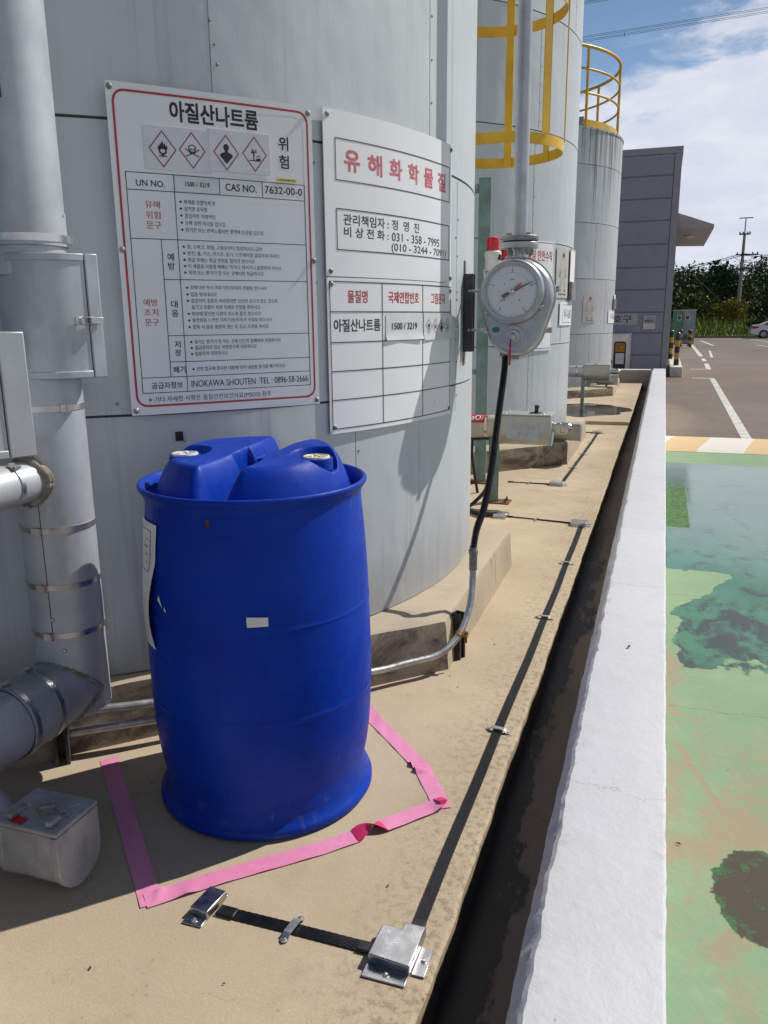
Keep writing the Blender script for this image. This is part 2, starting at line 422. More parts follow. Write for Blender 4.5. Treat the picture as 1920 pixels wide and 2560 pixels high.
def build_pad():
    m, N, b, c = concrete('beige_concrete', (0.525, 0.425, 0.30))
    p = N.pos(); x, y, z = N.sep(p)[:3]
    # weathering band along the open edge, hairline cracks, damp ring round the puddle
    edge = N.math('MULTIPLY', N.step(N.math('ADD', x, N.math('MULTIPLY', N.noise(p, 5, 5, 0.7), 0.30)), -0.50, -0.20), N.step(N.noise(p, 46, 5, 0.7), 0.45, 0.64))
    blot = N.math('MULTIPLY', N.step(N.noise(p, 2.6, 5, 0.6, 0.3), 0.48, 0.68), 0.28)
    c = N.mix(blot, c, (0.42, 0.33, 0.225))
    pale = N.math('MULTIPLY', N.step(N.noise(N.scale(p, (1, 1, 1)), 1.9, 6, 0.65), 0.54, 0.7), 0.3)
    c = N.mix(pale, c, (0.58, 0.50, 0.39))
    fleck = N.math('MULTIPLY', N.step(N.voronoi(p, 75), 0.14, 0.07), N.step(N.noise(p, 3.1, 5, 0.7), 0.44, 0.6))
    c = N.mix(N.math('MULTIPLY', fleck, 0.6), c, (0.20, 0.15, 0.10))
    c = N.mix(N.math('MULTIPLY', edge, 0.65), c, (0.21, 0.17, 0.12))
    for y0, a in ((2.62, 0.16), (1.05, 0.3), (3.95, 0.1)):
        c = N.mix(N.math('MULTIPLY', crack(N, p, y0, a, 0.003), N.math('MULTIPLY', N.step(N.noise(p, 2.3, 3), 0.48, 0.56), 0.55)), c, (0.2, 0.15, 0.1))
    scr = N.math('MULTIPLY', N.step(N.noise(N.scale(p, (5, 26, 1)), 1.6, 5, 0.75), 0.66, 0.74), N.step(N.noise(p, 1.7, 2), 0.52, 0.64))
    c = N.mix(N.math('MULTIPLY', scr, 0.5), c, (0.62, 0.56, 0.47))
    far = N.math('MULTIPLY', N.step(N.noise(N.scale(p, (1.2, 2.0, 1)), 2.2, 6, 0.7), 0.5, 0.68), N.step(y, 3.5, 6.0))
    c = N.mix(N.math('MULTIPLY', far, 0.4), c, (0.36, 0.255, 0.145))
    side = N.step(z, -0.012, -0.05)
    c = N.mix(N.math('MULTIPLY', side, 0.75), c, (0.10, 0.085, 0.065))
    N.put(b.inputs['Base Color'], c)
    mb = MB()
    # front edge wobbles a little
    def strip(y0, y1, zt, n):
        vs = []; fs = []
        for i in range(n + 1):
            y = y0 + (y1 - y0) * i / n
            wob = 0.002 * math.sin(y * 5.1) + 0.0015 * math.sin(y * 13.7 + 1) + 0.0015 * math.sin(y * 31.0)
            ex = min(-0.312, -0.353 + 0.0042 * (y - 1.2))
            vs += [(-2.9, y, zt), (ex - 0.008 + wob, y, zt), (ex + wob, y, zt - 0.008), (ex + wob * 1.4, y, -0.3), (-2.9, y, -0.3)]
        for i in range(n):
            a = i * 5; bb = a + 5
            for k in range(4): fs.append((a + k, a + k + 1, bb + k + 1, bb + k))
        fs.append((0, 4, 3, 2, 1)); e = n * 5; fs.append((e, e + 1, e + 2, e + 3, e + 4))
        mb.add(vs, fs)
    strip(0.45, STEP_Y, 0.0, 200)
    strip(STEP_Y + 0.002, END_Y - 0.002, 0.04, 80)
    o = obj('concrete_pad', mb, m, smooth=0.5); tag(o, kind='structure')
    rb = MB(); rb.tube(smooth_path([(-2.2, STEP_Y - 0.02, 0.0), (-1.2, STEP_Y - 0.05, 0.004), (-0.72, STEP_Y - 0.03, 0.006), (-0.66, STEP_Y - 0.10, 0.0), (-0.60, STEP_Y - 0.02, 0.0)], 8), 0.035, 8)
    # trench floor
    m2, N, b, c = concrete('damp_trench_concrete', (0.40, 0.30, 0.215), (0.07, 0.055, 0.04), 0.8)
    p = N.pos(); x, y, z = N.sep(p)[:3]
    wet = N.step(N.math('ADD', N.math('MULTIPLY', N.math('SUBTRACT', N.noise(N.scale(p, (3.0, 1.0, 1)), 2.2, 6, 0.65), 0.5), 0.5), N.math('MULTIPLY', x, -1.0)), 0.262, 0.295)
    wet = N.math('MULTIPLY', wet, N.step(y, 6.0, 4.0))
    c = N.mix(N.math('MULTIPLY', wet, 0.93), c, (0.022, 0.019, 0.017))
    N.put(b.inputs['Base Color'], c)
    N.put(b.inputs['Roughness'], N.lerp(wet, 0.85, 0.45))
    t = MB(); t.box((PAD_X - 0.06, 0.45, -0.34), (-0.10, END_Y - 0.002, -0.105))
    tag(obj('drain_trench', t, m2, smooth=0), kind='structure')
    # puddle lying on the far slab
    m3, N, b = material('puddle_water')
    b.inputs['Base Color'].default_value = (0.055, 0.042, 0.028, 1); b.inputs['Roughness'].default_value = 0.03
    b.inputs['IOR'].default_value = 1.33
    pts = []
    ctr = V(-1.05, 11.45, 0.044)
    for i in range(90):
        a = 2 * PI * i / 90
        rx = 0.66 + 0.05 * math.sin(3 * a + 1) + 0.045 * math.sin(7 * a) + 0.03 * math.sin(13 * a + 2)
        ry = 0.86 + 0.06 * math.sin(2 * a) + 0.05 * math.sin(9 * a + 1)
        pts.append(ctr + V(rx * math.cos(a), ry * math.sin(a), 0))
    k = MB(); k.add([ctr] + pts, [(0, i + 1, (i + 1) % 90 + 1) for i in range(90)])
    tag(obj('puddle', k, m3, smooth=0), kind='structure')
build_pad()

def build_ground():
    # ground sheet out to the horizon
    m, N, b = material('distant_grassland')
    p = N.pos(); n = N.noise(p, 0.25, 6, 0.65); n2 = N.noise(p, 3, 5, 0.7)
    c = N.mix(N.step(n, 0.35, 0.65), (0.055, 0.085, 0.02), (0.11, 0.14, 0.04))
    c = N.mix(N.step(n2, 0.4, 0.7), c, (0.075, 0.11, 0.025))
    N.put(b.inputs['Base Color'], c); b.inputs['Roughness'].default_value = 0.95
    g = MB(); g.box((-900, -600, LOT - 0.6), (900, 1500, LOT - 0.045))
    tag(obj('ground', g, m, smooth=0), kind='structure')
    # asphalt lot
    m, N, b = material('old_asphalt')
    p = N.pos(); x, y, z = N.sep(p)[:3]
    n1 = N.noise(p, 0.35, 6, 0.6); n2 = N.noise(p, 3.0, 6, 0.7); n3 = N.noise(p, 55, 3, 0.6)
    c = N.mix(N.step(n1, 0.3, 0.7), (0.158, 0.123, 0.103), (0.205, 0.166, 0.143))
    c = N.mix(N.math('MULTIPLY', N.step(n2, 0.5, 0.75), 0.4), c, (0.12, 0.098, 0.085))
    g3 = N.lerp(n3, 0.72, 1.25, 0.3, 0.7); c = N.mix(1.0, c, N.comb(g3, g3, g3), 'MULTIPLY')
    red = N.math('MULTIPLY', N.step(N.noise(N.scale(p, (1, 0.5, 1)), 0.8, 5, 0.65), 0.45, 0.65), N.math('MULTIPLY', N.step(y, 19, 23), N.step(y, 30, 26)))
    c = N.mix(N.math('MULTIPLY', red, 0.55), c, (0.20, 0.125, 0.085))
    sand = N.math('ADD', N.math('SUBTRACT', 1.0, N.math('POWER', N.math('ADD', N.math('POWER', N.math('MULTIPLY', N.math('SUBTRACT', x, 0.25), 1.9), 2.0), N.math('POWER', N.math('MULTIPLY', N.math('SUBTRACT', y, 14.2), 0.32), 2.0)), 0.5)), N.math('MULTIPLY', N.math('SUBTRACT', n2, 0.5), 1.6))
    c = N.mix(N.math('MULTIPLY', N.step(sand, 0.05, 0.7), 0.6), c, (0.27, 0.215, 0.155))
    deb = N.math('MULTIPLY', N.step(N.voronoi(p, 16), 0.16, 0.08), N.math('MULTIPLY', N.step(y, 19.5, 18.0), N.step(N.noise(p, 2, 4, 0.6), 0.42, 0.56)))
    c = N.mix(N.math('MULTIPLY', deb, 0.75), c, (0.045, 0.035, 0.025))
    for y0, a in ((37.0, 0.5), (44.5, 0.6), (58.0, 0.8)):
        c = N.mix(N.math('MULTIPLY', crack(N, p, y0, a, 0.14, 0.35), 0.35), c, (0.26, 0.235, 0.225))
    N.put(b.inputs['Base Color'], c); b.inputs['Roughness'].default_value = 0.85
    b.inputs['Specular IOR Level'].default_value = 0.3
    N.put(b.inputs['Normal'], N.bump(N.math('ADD', n3, n2), 0.5, 0.01))
    g = MB(); g.box((-60, -25, LOT - 0.3), (60, 71.5, LOT))
    tag(obj('asphalt_lot', g, m, smooth=0), kind='structure')
    # kerb at the far end of the lot
    k = MB(); k.box((-60, 71.5, LOT - 0.3), (60, 71.75, LOT + 0.12))
    tag(obj('lot_kerb', k, paint('kerb_concrete', (0.10, 0.10, 0.085), 0.8, 0.2, 2), smooth=0), kind='structure')

def build_green_floor():
    m, N, b = material('worn_green_floor_paint')
    p = N.pos(); x, y, z = N.sep(p)[:3]
    n1 = N.noise(p, 1.4, 6, 0.6); n2 = N.noise(p, 6.0, 7, 0.72, 0.4); n3 = N.noise(p, 45, 4, 0.6)
    c = N.mix(N.step(n1, 0.32, 0.68), (0.205, 0.325, 0.195), (0.26, 0.365, 0.215))
    nfw = N.math('SUBTRACT', N.noise(p, 19, 6, 0.75), 0.5)
    chalk = N.step(N.noise(N.scale(p, (1.0, 1.0, 1)), 7.5, 7, 0.75), 0.50, 0.68)
    c = N.mix(N.math('MULTIPLY', chalk, 0.28), c, (0.36, 0.40, 0.27))
    worn = N.math('MULTIPLY', N.step(N.math('ADD', N.noise(N.scale(p, (1.5, 1.0, 1)), 2.6, 7, 0.68, 0.5), N.math('MULTIPLY', nfw, 0.12)), 0.43, 0.62), N.math('MAXIMUM', N.step(y, 3.6, 2.6), N.math('MULTIPLY', N.step(y, 4.7, 4.3), N.step(x, 0.36, 0.2))))
    c = N.mix(N.math('MULTIPLY', worn, 0.75), c, (0.36, 0.25, 0.17))
    # long scraped mark
    sx = N.math('SUBTRACT', x, 0.17); sy = N.math('SUBTRACT', y, 3.05)
    dl = N.math('ADD', N.math('MULTIPLY', sx, 1.0), N.math('MULTIPLY', sy, 0.33))
    scrape = N.math('MULTIPLY', N.step(N.math('ABSOLUTE', N.math('ADD', dl, N.math('MULTIPLY', N.math('SUBTRACT', n2, 0.5), 0.05))), 0.017, 0.006), N.math('MULTIPLY', N.step(y, 2.55, 2.7), N.step(y, 3.2, 3.05)))
    c = N.mix(N.math('MULTIPLY', scrape, 0.7), c, (0.38, 0.24, 0.16))
    nd = N.math('MULTIPLY', N.math('SUBTRACT', n2, 0.5), 0.42)
    nb = N.math('MULTIPLY', N.math('SUBTRACT', N.noise(p, 2.1, 4, 0.55), 0.5), 0.45)
    nf = N.math('ADD', N.math('MULTIPLY', N.math('SUBTRACT', N.noise(p, 17, 7, 0.72, 0.5), 0.5), 0.75), N.math('MULTIPLY', N.math('SUBTRACT', N.noise(p, 5.5, 5, 0.6), 0.5), 0.9))
    def ell(cx, cy, rx, ry, k=1.0, big=1.0):
        d = N.math('POWER', N.math('ADD', N.math('POWER', N.math('DIVIDE', N.math('SUBTRACT', x, cx), rx), 2.0), N.math('POWER', N.math('DIVIDE', N.math('SUBTRACT', y, cy), ry), 2.0)), 0.5)
        return N.math('ADD', N.math('ADD', N.math('SUBTRACT', 1.0, d), N.math('MULTIPLY', nd, k)), N.math('MULTIPLY', nb, big))
    # standing water film: from the far part down to y=3.9, with a dry tongue at the curb
    wob = N.math('ADD', N.math('MULTIPLY', nf, 0.085), N.math('MULTIPLY', N.math('SUBTRACT', N.noise(p, 3.4, 4, 0.55), 0.5), 0.42))
    tongue = N.math('SUBTRACT', N.math('MAXIMUM', N.math('ADD', 0.165, N.math('MULTIPLY', N.math('SUBTRACT', y, 4.60), 0.42)), 0.158), x)
    dry = N.math('ADD', N.math('MINIMUM', tongue, N.math('MULTIPLY', N.math('SUBTRACT', 5.46, N.math('ADD', y, N.math('MULTIPLY', nb, 0.4))), 0.5)), N.math('MULTIPLY', wob, 0.95))
    body2 = N.math('MINIMUM', N.math('ADD', N.math('SUBTRACT', y, 3.91), N.math('MULTIPLY', wob, 1.6)), N.math('SUBTRACT', 9.8, N.math('ADD', y, N.math('MULTIPLY', nb, 0.5))))
    wet = N.math('MULTIPLY', N.step(body2, 0.0, 0.03), N.step(dry, 0.012, 0.0))
    wcol = N.mix(N.step(N.noise(N.scale(p, (1.6, 0.9, 1)), 2.0, 5, 0.6), 0.38, 0.62), (0.055, 0.175, 0.105), (0.085, 0.225, 0.15))
    wcol = N.mix(N.step(y, 5.2, 7.2), wcol, (0.15, 0.235, 0.20))  # farther film paler: sky reflection partly put into the base colour
    c = N.mix(wet, c, wcol)
    # dark worn-through marks under the water
    dk = N.step(N.math('ADD', N.math('ADD', N.noise(N.scale(p, (2.4, 1.5, 1)), 2.3, 7, 0.7, 0.7), N.math('MULTIPLY', nf, 0.12)), N.math('MULTIPLY', N.step(y, 5.6, 4.4), 0.09)), 0.52, 0.66)
    c = N.mix(N.math('MULTIPLY', N.math('MULTIPLY', dk, wet), N.lerp(y, 0.85, 0.30, 4.8, 7.0)), c, (0.05, 0.045, 0.055))
    # dark bald patch near the viewer
    bald = N.math('ADD', ell(0.385, 2.25, 0.135, 0.22, 0.0, 0.25), N.math('MULTIPLY', nf, 0.62))
    c = N.mix(N.step(bald, 0.0, 0.03), c, N.mix(N.step(N.noise(p, 24, 6, 0.7), 0.45, 0.6), (0.045, 0.15, 0.06), (0.08, 0.09, 0.06)))
    inner = N.step(N.math('ADD', bald, N.math('MULTIPLY', N.math('SUBTRACT', N.noise(p, 14, 6, 0.7), 0.5), 1.3)), 0.02, 0.10)
    c = N.mix(N.math('MULTIPLY', inner, 0.93), c, N.mix(N.step(N.noise(p, 20, 7, 0.75), 0.55, 0.62), (0.075, 0.055, 0.045), (0.05, 0.13, 0.055)))
    # bright green algae square by the curb
    jag = N.math('MULTIPLY', N.math('SUBTRACT', N.noise(N.scale(p, (6, 3, 1)), 3.0, 4), 0.5), 0.18)
    sq = N.math('MINIMUM', N.math('SUBTRACT', 0.10, N.math('ABSOLUTE', N.math('SUBTRACT', N.math('ADD', x, N.math('MULTIPLY', jag, 0.25)), 0.22))), N.math('SUBTRACT', 0.85, N.math('ABSOLUTE', N.math('SUBTRACT', N.math('ADD', y, jag), 7.5))))
    sqm = N.step(sq, 0.0, 0.012)
    acol = N.mix(N.step(N.noise(N.scale(p, (8, 5, 1)), 4, 6, 0.75), 0.42, 0.62), (0.075, 0.21, 0.02), (0.04, 0.06, 0.012))
    c = N.mix(sqm, c, acol)
    # cracks, crumbs
    for y0, a, wd in ((3.42, 0.08, 0.003), (9.92, 0.05, 0.006), (4.95, 0.06, 0.004)):
        c = N.mix(N.math('MULTIPLY', crack(N, p, y0, a, wd, 3.0), 0.6), c, (0.06, 0.07, 0.05))
    crumb = N.math('MULTIPLY', N.step(N.voronoi(p, 22), 0.10, 0.05), N.step(N.noise(p, 4, 3), 0.52, 0.6))
    c = N.mix(N.math('MULTIPLY', crumb, 0.7), c, (0.08, 0.06, 0.04))
    N.put(b.inputs['Base Color'], c)
    film = N.math('MULTIPLY', wet, N.step(y, 4.2, 6.4))
    film = N.math('MULTIPLY', film, N.math('SUBTRACT', 1.0, sqm))
    rg = N.mix(wet, (0.8, 0.8, 0.8), (0.42, 0.42, 0.42)); rgf = N.math('ADD', N.lerp(wet, 0.8, 0.42), N.math('MULTIPLY', film, N.lerp(n1, -0.37, -0.27, 0.35, 0.65)))
    N.put(b.inputs['Roughness'], rgf)
    N.put(b.inputs['Specular IOR Level'], N.lerp(wet, 0.3, 0.5))
    hb = N.math('ADD', N.math('MULTIPLY', n3, N.lerp(film, 0.35, 0.008)), N.math('MULTIPLY', n2, N.lerp(film, 1.0, 0.10)))
    N.put(b.inputs['Normal'], N.bump(hb, 0.55, 0.006))
    g = MB(); g.box((0.04, -3.0, LOT - 0.2), (6.0, 10.62, LOT + 0.008))
    tag(obj('green_floor', g, m, smooth=0), kind='structure')
    # striped ramp across the end of the green floor
    m, N, b = material('yellow_white_striped_paint')
    p = N.pos(); x, y, z = N.sep(p)[:3]
    t = N.math('SUBTRACT', x, N.math('MULTIPLY', N.math('SUBTRACT', y, 10.6), 0.2))
    fr = N.math('FRACT', N.math('DIVIDE', N.math('SUBTRACT', t, 0.02), 1.02))
    k = N.step(fr, 0.46, 0.475)
    c = N.mix(k, (0.66, 0.47, 0.24), (0.70, 0.66, 0.60))
    d = N.math('MULTIPLY', N.step(N.noise(p, 9, 6, 0.75), 0.54, 0.7), N.step(y, 12.2, 10.6))
    c = N.mix(N.math('MULTIPLY', d, 0.5), c, (0.45, 0.30, 0.15))
    N.put(b.inputs['Base Color'], c); b.inputs['Roughness'].default_value = 0.7
    g = MB(); poly = [(10.62, LOT - 0.1), (10.62, LOT + 0.012), (10.75, LOT + 0.045), (11.75, LOT + 0.045), (12.05, LOT + 0.006), (12.05, LOT - 0.1)]
    g.prism(poly, (0.0, 0, 0), (0, 1, 0), (0, 0, 1), (1, 0, 0), 6.0)
    tag(obj('striped_ramp', g, m, smooth=0.3), kind='structure')

def build_lines():
    z = LOT + 0.004
    def line(pts_l, pts_r):
        g = MB(); n = len(pts_l)
        vs = [(x, y, z) for x, y in pts_l] + [(x, y, z) for x, y in pts_r]
        g.add(vs, [(i, n + i, n + i + 1, i + 1) for i in range(n - 1)])
        tag(obj('parking_line', g, M['white_line'], smooth=0), kind='structure')
    def seg(a, b_, w):
        a, b_ = V(*a, 0), V(*b_, 0); d = (b_ - a).normalized(); q = V(-d.y, d.x, 0) * w / 2
        line([(a + q)[:2], (b_ + q)[:2]], [(a - q)[:2], (b_ - q)[:2]])
    seg((1.20, 12.06), (1.375, 24.0), 0.135)
    seg((0.86, 24.06), (1.44, 24.06), 0.20)
    seg((0.93, 28.3), (1.56, 28.3), 0.22)
    seg((1.50, 28.42), (1.58, 31.8), 0.15); seg((1.60, 33.4), (1.63, 35.6), 0.15)
    seg((1.64, 37.6), (1.74, 53.5), 0.17)
    seg((2.02, 36.6), (2.30, 44.0), 0.10)
    seg((2.9, 52.0), (2.62, 63.0), 0.16); seg((6.2, 46.0), (5.35, 53.0), 0.14); seg((7.6, 52.0), (6.2, 66.0), 0.14)
build_ground(); build_green_floor(); build_lines()

# ------------------------------------------------------------------ curb wall
def build_curb():
    m, N, b = material('white_masonry_paint')
    p = N.pos(); x, y, z = N.sep(p)[:3]
    n1 = N.noise(p, 1.7, 5, 0.6); n2 = N.noise(p, 11, 6, 0.65); n3 = N.noise(p, 70, 4, 0.6)
    c = N.mix(N.step(n1, 0.3, 0.7), (0.555, 0.565, 0.60), (0.605, 0.61, 0.645))
    c = N.mix(N.math('MULTIPLY', N.step(n2, 0.52, 0.78), 0.35), c, (0.47, 0.47, 0.475))
    grime = N.math('MULTIPLY', N.step(N.noise(N.scale(p, (2.5, 0.8, 1)), 1.3, 6, 0.7), 0.5, 0.7), 0.3)
    c = N.mix(grime, c, (0.50, 0.495, 0.48))
    rim = N.math('MULTIPLY', N.math('MAXIMUM', N.step(x, -0.09, -0.13), N.step(x, 0.04, 0.075)), N.step(N.noise(p, 19, 6, 0.75), 0.52, 0.66))
    c = N.mix(N.math('MULTIPLY', rim, 0.5), c, (0.36, 0.355, 0.35))
    for y0, a, wd in ((1.62, 0.10, 0.0028), (3.05, 0.05, 0.004), (3.95, 0.04, 0.004), (5.3, 0.05, 0.006), (7.1, 0.05, 0.007), (9.3, 0.05, 0.008), (11.8, 0.05, 0.01)):
        c = N.mix(N.math('MULTIPLY', crack(N, p, y0, a, wd, 6.0), 0.5), c, (0.30, 0.30, 0.31))
    pit = N.math('MULTIPLY', N.step(N.voronoi(N.scale(p, (1, 0.7, 1)), 26), 0.085, 0.04), N.step(N.noise(p, 5, 3), 0.5, 0.58))
    c = N.mix(N.math('MULTIPLY', pit, 0.5), c, (0.20, 0.19, 0.2))
    # the paint stops in a ragged line below the inner arris
    rag = N.math('ADD', z, N.math('MULTIPLY', N.math('SUBTRACT', N.noise(N.scale(p, (1, 3, 3)), 7, 6, 0.7), 0.5), 0.07))
    low = N.math('MULTIPLY', N.step(rag, CURB_Z - 0.066, CURB_Z - 0.076), N.step(x, -0.08, -0.10))
    c = N.mix(low, c, (0.11, 0.095, 0.075))
    N.put(b.inputs['Base Color'], c); b.inputs['Roughness'].default_value = 0.55
    hb = N.math('ADD', N.math('ADD', N.math('MULTIPLY', n2, 0.9), N.math('MULTIPLY', n3, 0.22)), N.math('MULTIPLY', N.noise(p, 4, 3), 1.5))
    N.put(b.inputs['Normal'], N.bump(hb, 0.42, 0.008))
    r = random.Random(3)
    ys = []
    y = -2.5
    while y < END_Y + 0.6: ys.append(y); y += 0.012 if 0.6 < y < 3.5 else 0.03 if y < 7 else 0.1
    vs = []; k = 11
    chip = 0.0; e1 = e2 = 0.0
    for i, y in enumerate(ys):
        e1 = 0.7 * e1 + r.uniform(-0.0016, 0.0016); e2 = 0.7 * e2 + r.uniform(-0.0020, 0.0020)
        chip = chip * 0.8 + (r.uniform(0.002, 0.005) if r.random() < 0.03 else 0)
        w = 0.0012 * math.sin(y * 2.3) + e1
        q = r.uniform(-0.0012, 0.0012); zz = 0.002 * math.sin(y * 1.7) + 0.0015 * math.sin(y * 6.1)
        T = CURB_Z + zz
        xo = 0.068 + 0.0022 * y + 0.4 * e2
        vs += [(xo, y, LOT - 0.2), (xo, y, T - 0.005), (xo - 0.005, y, T - 0.001), (xo - 0.016, y, T), (-0.03, y, T), (-0.112, y, T), (-0.1275 + w + chip, y, T - 0.0015), (-0.136 + w + chip, y, T - 0.009 + q), (-0.156 + 0.6 * e2, y, T - 0.042), (-0.160 + 0.6 * e2, y, T - 0.075), (-0.162, y, -0.3)]
    fs = [(i * k + j, i * k + j + 1, (i + 1) * k + j + 1, (i + 1) * k + j) for i in range(len(ys) - 1) for j in range(k - 1)]
    fs.append(tuple(range(k))); e = (len(ys) - 1) * k; fs.append(tuple(e + j for j in range(k - 1, -1, -1)))
    mb = MB(); mb.add(vs, fs)
    o = obj('curb_wall', mb, m, smooth=0.28)
    tag(o, 'long low white painted concrete curb wall running beside the drain trench', 'wall')
    # cross wall closing the bund
    m2, N, b, c = concrete('grey_render', (0.30, 0.275, 0.235), (0.08, 0.07, 0.06), 0.5)
    z = N.sep(N.pos())[2]
    N.put(b.inputs['Base Color'], N.mix(N.step(N.math('ADD', z, N.math('MULTIPLY', N.noise(N.pos(), 9, 5, 0.7), 0.08)), CURB_Z + 0.022, CURB_Z + 0.03), c, (0.55, 0.56, 0.58)))
    mb = MB(); mb.box((-7.5, END_Y, -0.3), (-0.165, END_Y + 0.22, CURB_Z + 0.004))
    tag(obj('bund_end_wall', mb, m2, bevel=0.008), 'low grey rendered cross wall closing the far end of the tank yard', 'wall')
build_curb()

# ------------------------------------------------------------------ tanks on their plinths
T1, T2, T3 = V(-2.62, 3.40, 0), V(-2.685, 8.20, 0), V(-2.665, 14.80, 0)
TR, TR3 = 1.815, 1.84
def plinth(c, poly, z0, z1, label):
    m, N, b, col = concrete('plinth_concrete_' + str(int(c.y)), (0.45, 0.375, 0.28), (0.07, 0.055, 0.042), 0.75)
    p = N.pos(); x, y, z = N.sep(p)[:3]
    # patchy dark tone over the side faces that point towards -Y
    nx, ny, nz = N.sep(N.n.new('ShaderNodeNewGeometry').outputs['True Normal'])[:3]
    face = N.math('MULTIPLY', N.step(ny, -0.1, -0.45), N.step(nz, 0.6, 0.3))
    mottle = N.step(N.math('ADD', N.noise(N.scale(p, (1, 1, 1.6)), 3.2, 7, 0.7, 0.6), 0.03), 0.45, 0.64)
    k = N.math('MULTIPLY', face, N.lerp(mottle, 0.25, 0.9))
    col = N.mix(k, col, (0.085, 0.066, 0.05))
    drip = N.step(N.noise(N.scale(p, (22, 22, 1.1)), 1.2, 4, 0.6), 0.58, 0.68)
    col = N.mix(N.math('MULTIPLY', N.math('MULTIPLY', drip, N.step(nz, 0.6, 0.3)), 0.35), col, (0.12, 0.09, 0.065))
    N.put(b.inputs['Base Color'], col)
    n = len(poly); r = random.Random(int(c.y))
    rows = []
    def ring(inset, z, j):
        out = []
        for i in range(n):
            a, bb = V(*poly[i], 0), V(*poly[(i + 1) % n], 0)
            seg = 14
            for s in range(seg):
                q = a.lerp(bb, s / seg); d = (q - V(c.x, c.y, 0)).normalized()
                q = q - d * (inset + r.uniform(-j, j)); q.z = z + r.uniform(-j, j) * 0.6
                out.append(q)
        return out
    rings = [ring(-0.012, z0 - 0.02, 0), ring(-0.008, z0 + 0.02, 0.002), ring(0, z1 - 0.035, 0.002), ring(0.008, z1 - 0.012, 0.003), ring(0.030, z1, 0.003), ring(0.30, z1 + 0.004, 0.001)]
    N_ = len(rings[0]); vs = [v for R_ in rings for v in R_]; fs = []
    for i in range(len(rings) - 1):
        for k2 in range(N_): fs.append((i * N_ + k2, i * N_ + (k2 + 1) % N_, (i + 1) * N_ + (k2 + 1) % N_, (i + 1) * N_ + k2))
    fs.append(tuple((len(rings) - 1) * N_ + k2 for k2 in range(N_)))
    mb = MB(); mb.add(vs, fs)
    tag(obj('concrete_plinth', mb, m, loc=(c.x, c.y, z0), smooth=0.6), label, 'plinth')
def octo(c, ax, face, hx):
    # near-octagon: faces at distance ax along +-x/+-y, chamfers at distance `face`
    k = face * math.sqrt(2) - ax
    pts = [(ax, -k), (ax, k), (k, ax), (-k, ax), (-ax, k), (-ax, -k), (-k, -ax), (k, -ax)]
    return [(c.x + p[0] + hx, c.y + p[1]) for p in pts]
plinth(T1, octo(T1, 1.93, 1.845, 0), 0.0, 0.200, 'octagonal concrete plinth under the nearest tank, behind the blue drum')
plinth(T2, octo(T2, 1.94, 2.03, 0), 0.0, 0.200, 'stained concrete plinth under the middle tank behind the sodium hydroxide inlet pipe')
plinth(T3, octo(T3, 1.955, 2.17, 0), 0.04, 0.175, 'dark stained concrete plinth under the farthest tank, by the puddle')

def tank(c, r, z0, ztop, seams, vseams, mat, label, roof=True):
    t = thing('storage_tank', label, 'tank', (c.x, c.y, z0))
    prof = [(r - 0.01, z0 + 0.002), (r, z0 + 0.006)]
    for z in seams: prof += [(r, z - 0.004), (r - 0.006, z - 0.003), (r - 0.006, z + 0.003), (r + 0.0015, z + 0.004), (r, z + 0.03)]
    prof += [(r, ztop)]
    if roof: prof += [(r + 0.012, ztop + 0.001), (r + 0.012, ztop + 0.03), (r - 0.03, ztop + 0.035), (0.001, ztop + 0.12)]
    s = MB(); s.lathe([(a, b - 0) for a, b in prof], (c.x, c.y, 0), 220)
    obj('shell', s, mat, t, smooth=0.35)
    q = MB()
    for z in seams: q.lathe([(r - 0.0045, z - 0.0038), (r - 0.0015, z), (r - 0.0045, z + 0.0038)], (c.x, c.y, 0), 160)
    obj('seam_sealant', q, M['seal'], t)
    for th, za, zb in vseams:
        a = R(th); q = MB()
        d = V(math.cos(a), math.sin(a), 0); w = V(-math.sin(a), math.cos(a), 0)
        q.obox(V(c.x, c.y, (za + zb) / 2) + d * (r - 0.001), d, w, (0, 0, 1), 0.0016, 0.0011 if c.y < 5 else 0.0022 if r < 1.83 else 0.004, (zb - za) / 2)
        for i in range(int((zb - za) / 0.14)):
            zz = za + 0.07 + i * 0.14
            q.bolt(V(c.x, c.y, zz) + d * r + w * 0.014, d, 0.004, 0.003)
        obj('vertical_seam', q, M['seam_grey'], t)
    return t
S1 = [1.015, 1.822, 2.63, 3.44, 4.25, 5.05]
t1 = tank(T1, TR, 0.2, 5.6, S1, [(-41.3, 1.83, 2.62), (-26.2, 0.205, 1.01), (-63, 1.02, 1.82), (-58, 0.205, 1.01), (-3.2, 0.9, 1.81), (15, 0.205, 1.01), (-12, 1.83, 2.62), (-52, 2.64, 3.43)],
          M['tank'], 'large pale grey clad tank nearest the viewer carrying three white hazard boards')
t2 = tank(T2, TR, 0.2, 6.2, [1.05, 1.932, 2.815, 3.70, 4.58, 5.46], [(-30.3, 0.205, 1.045), (-30.3, 1.94, 2.81), (-29, 2.82, 3.69), (-12, 1.055, 1.93), (-9, 3.71, 4.57)],
          M['tank'], 'middle pale grey tank with a V-160 plate and a white safety rules board')
t3 = tank(T3, TR3, 0.175, 4.10, [1.03, 1.895, 2.745, 3.60], [(-33.2, 0.18, 1.025), (-32.3, 1.90, 2.74), (-32.0, 3.61, 4.09), (-34, 2.75, 3.59), (-20, 1.035, 1.89)],
          M['tank_grey'], 'shorter far tank with dark rain streaks and a yellow handrail on its roof')
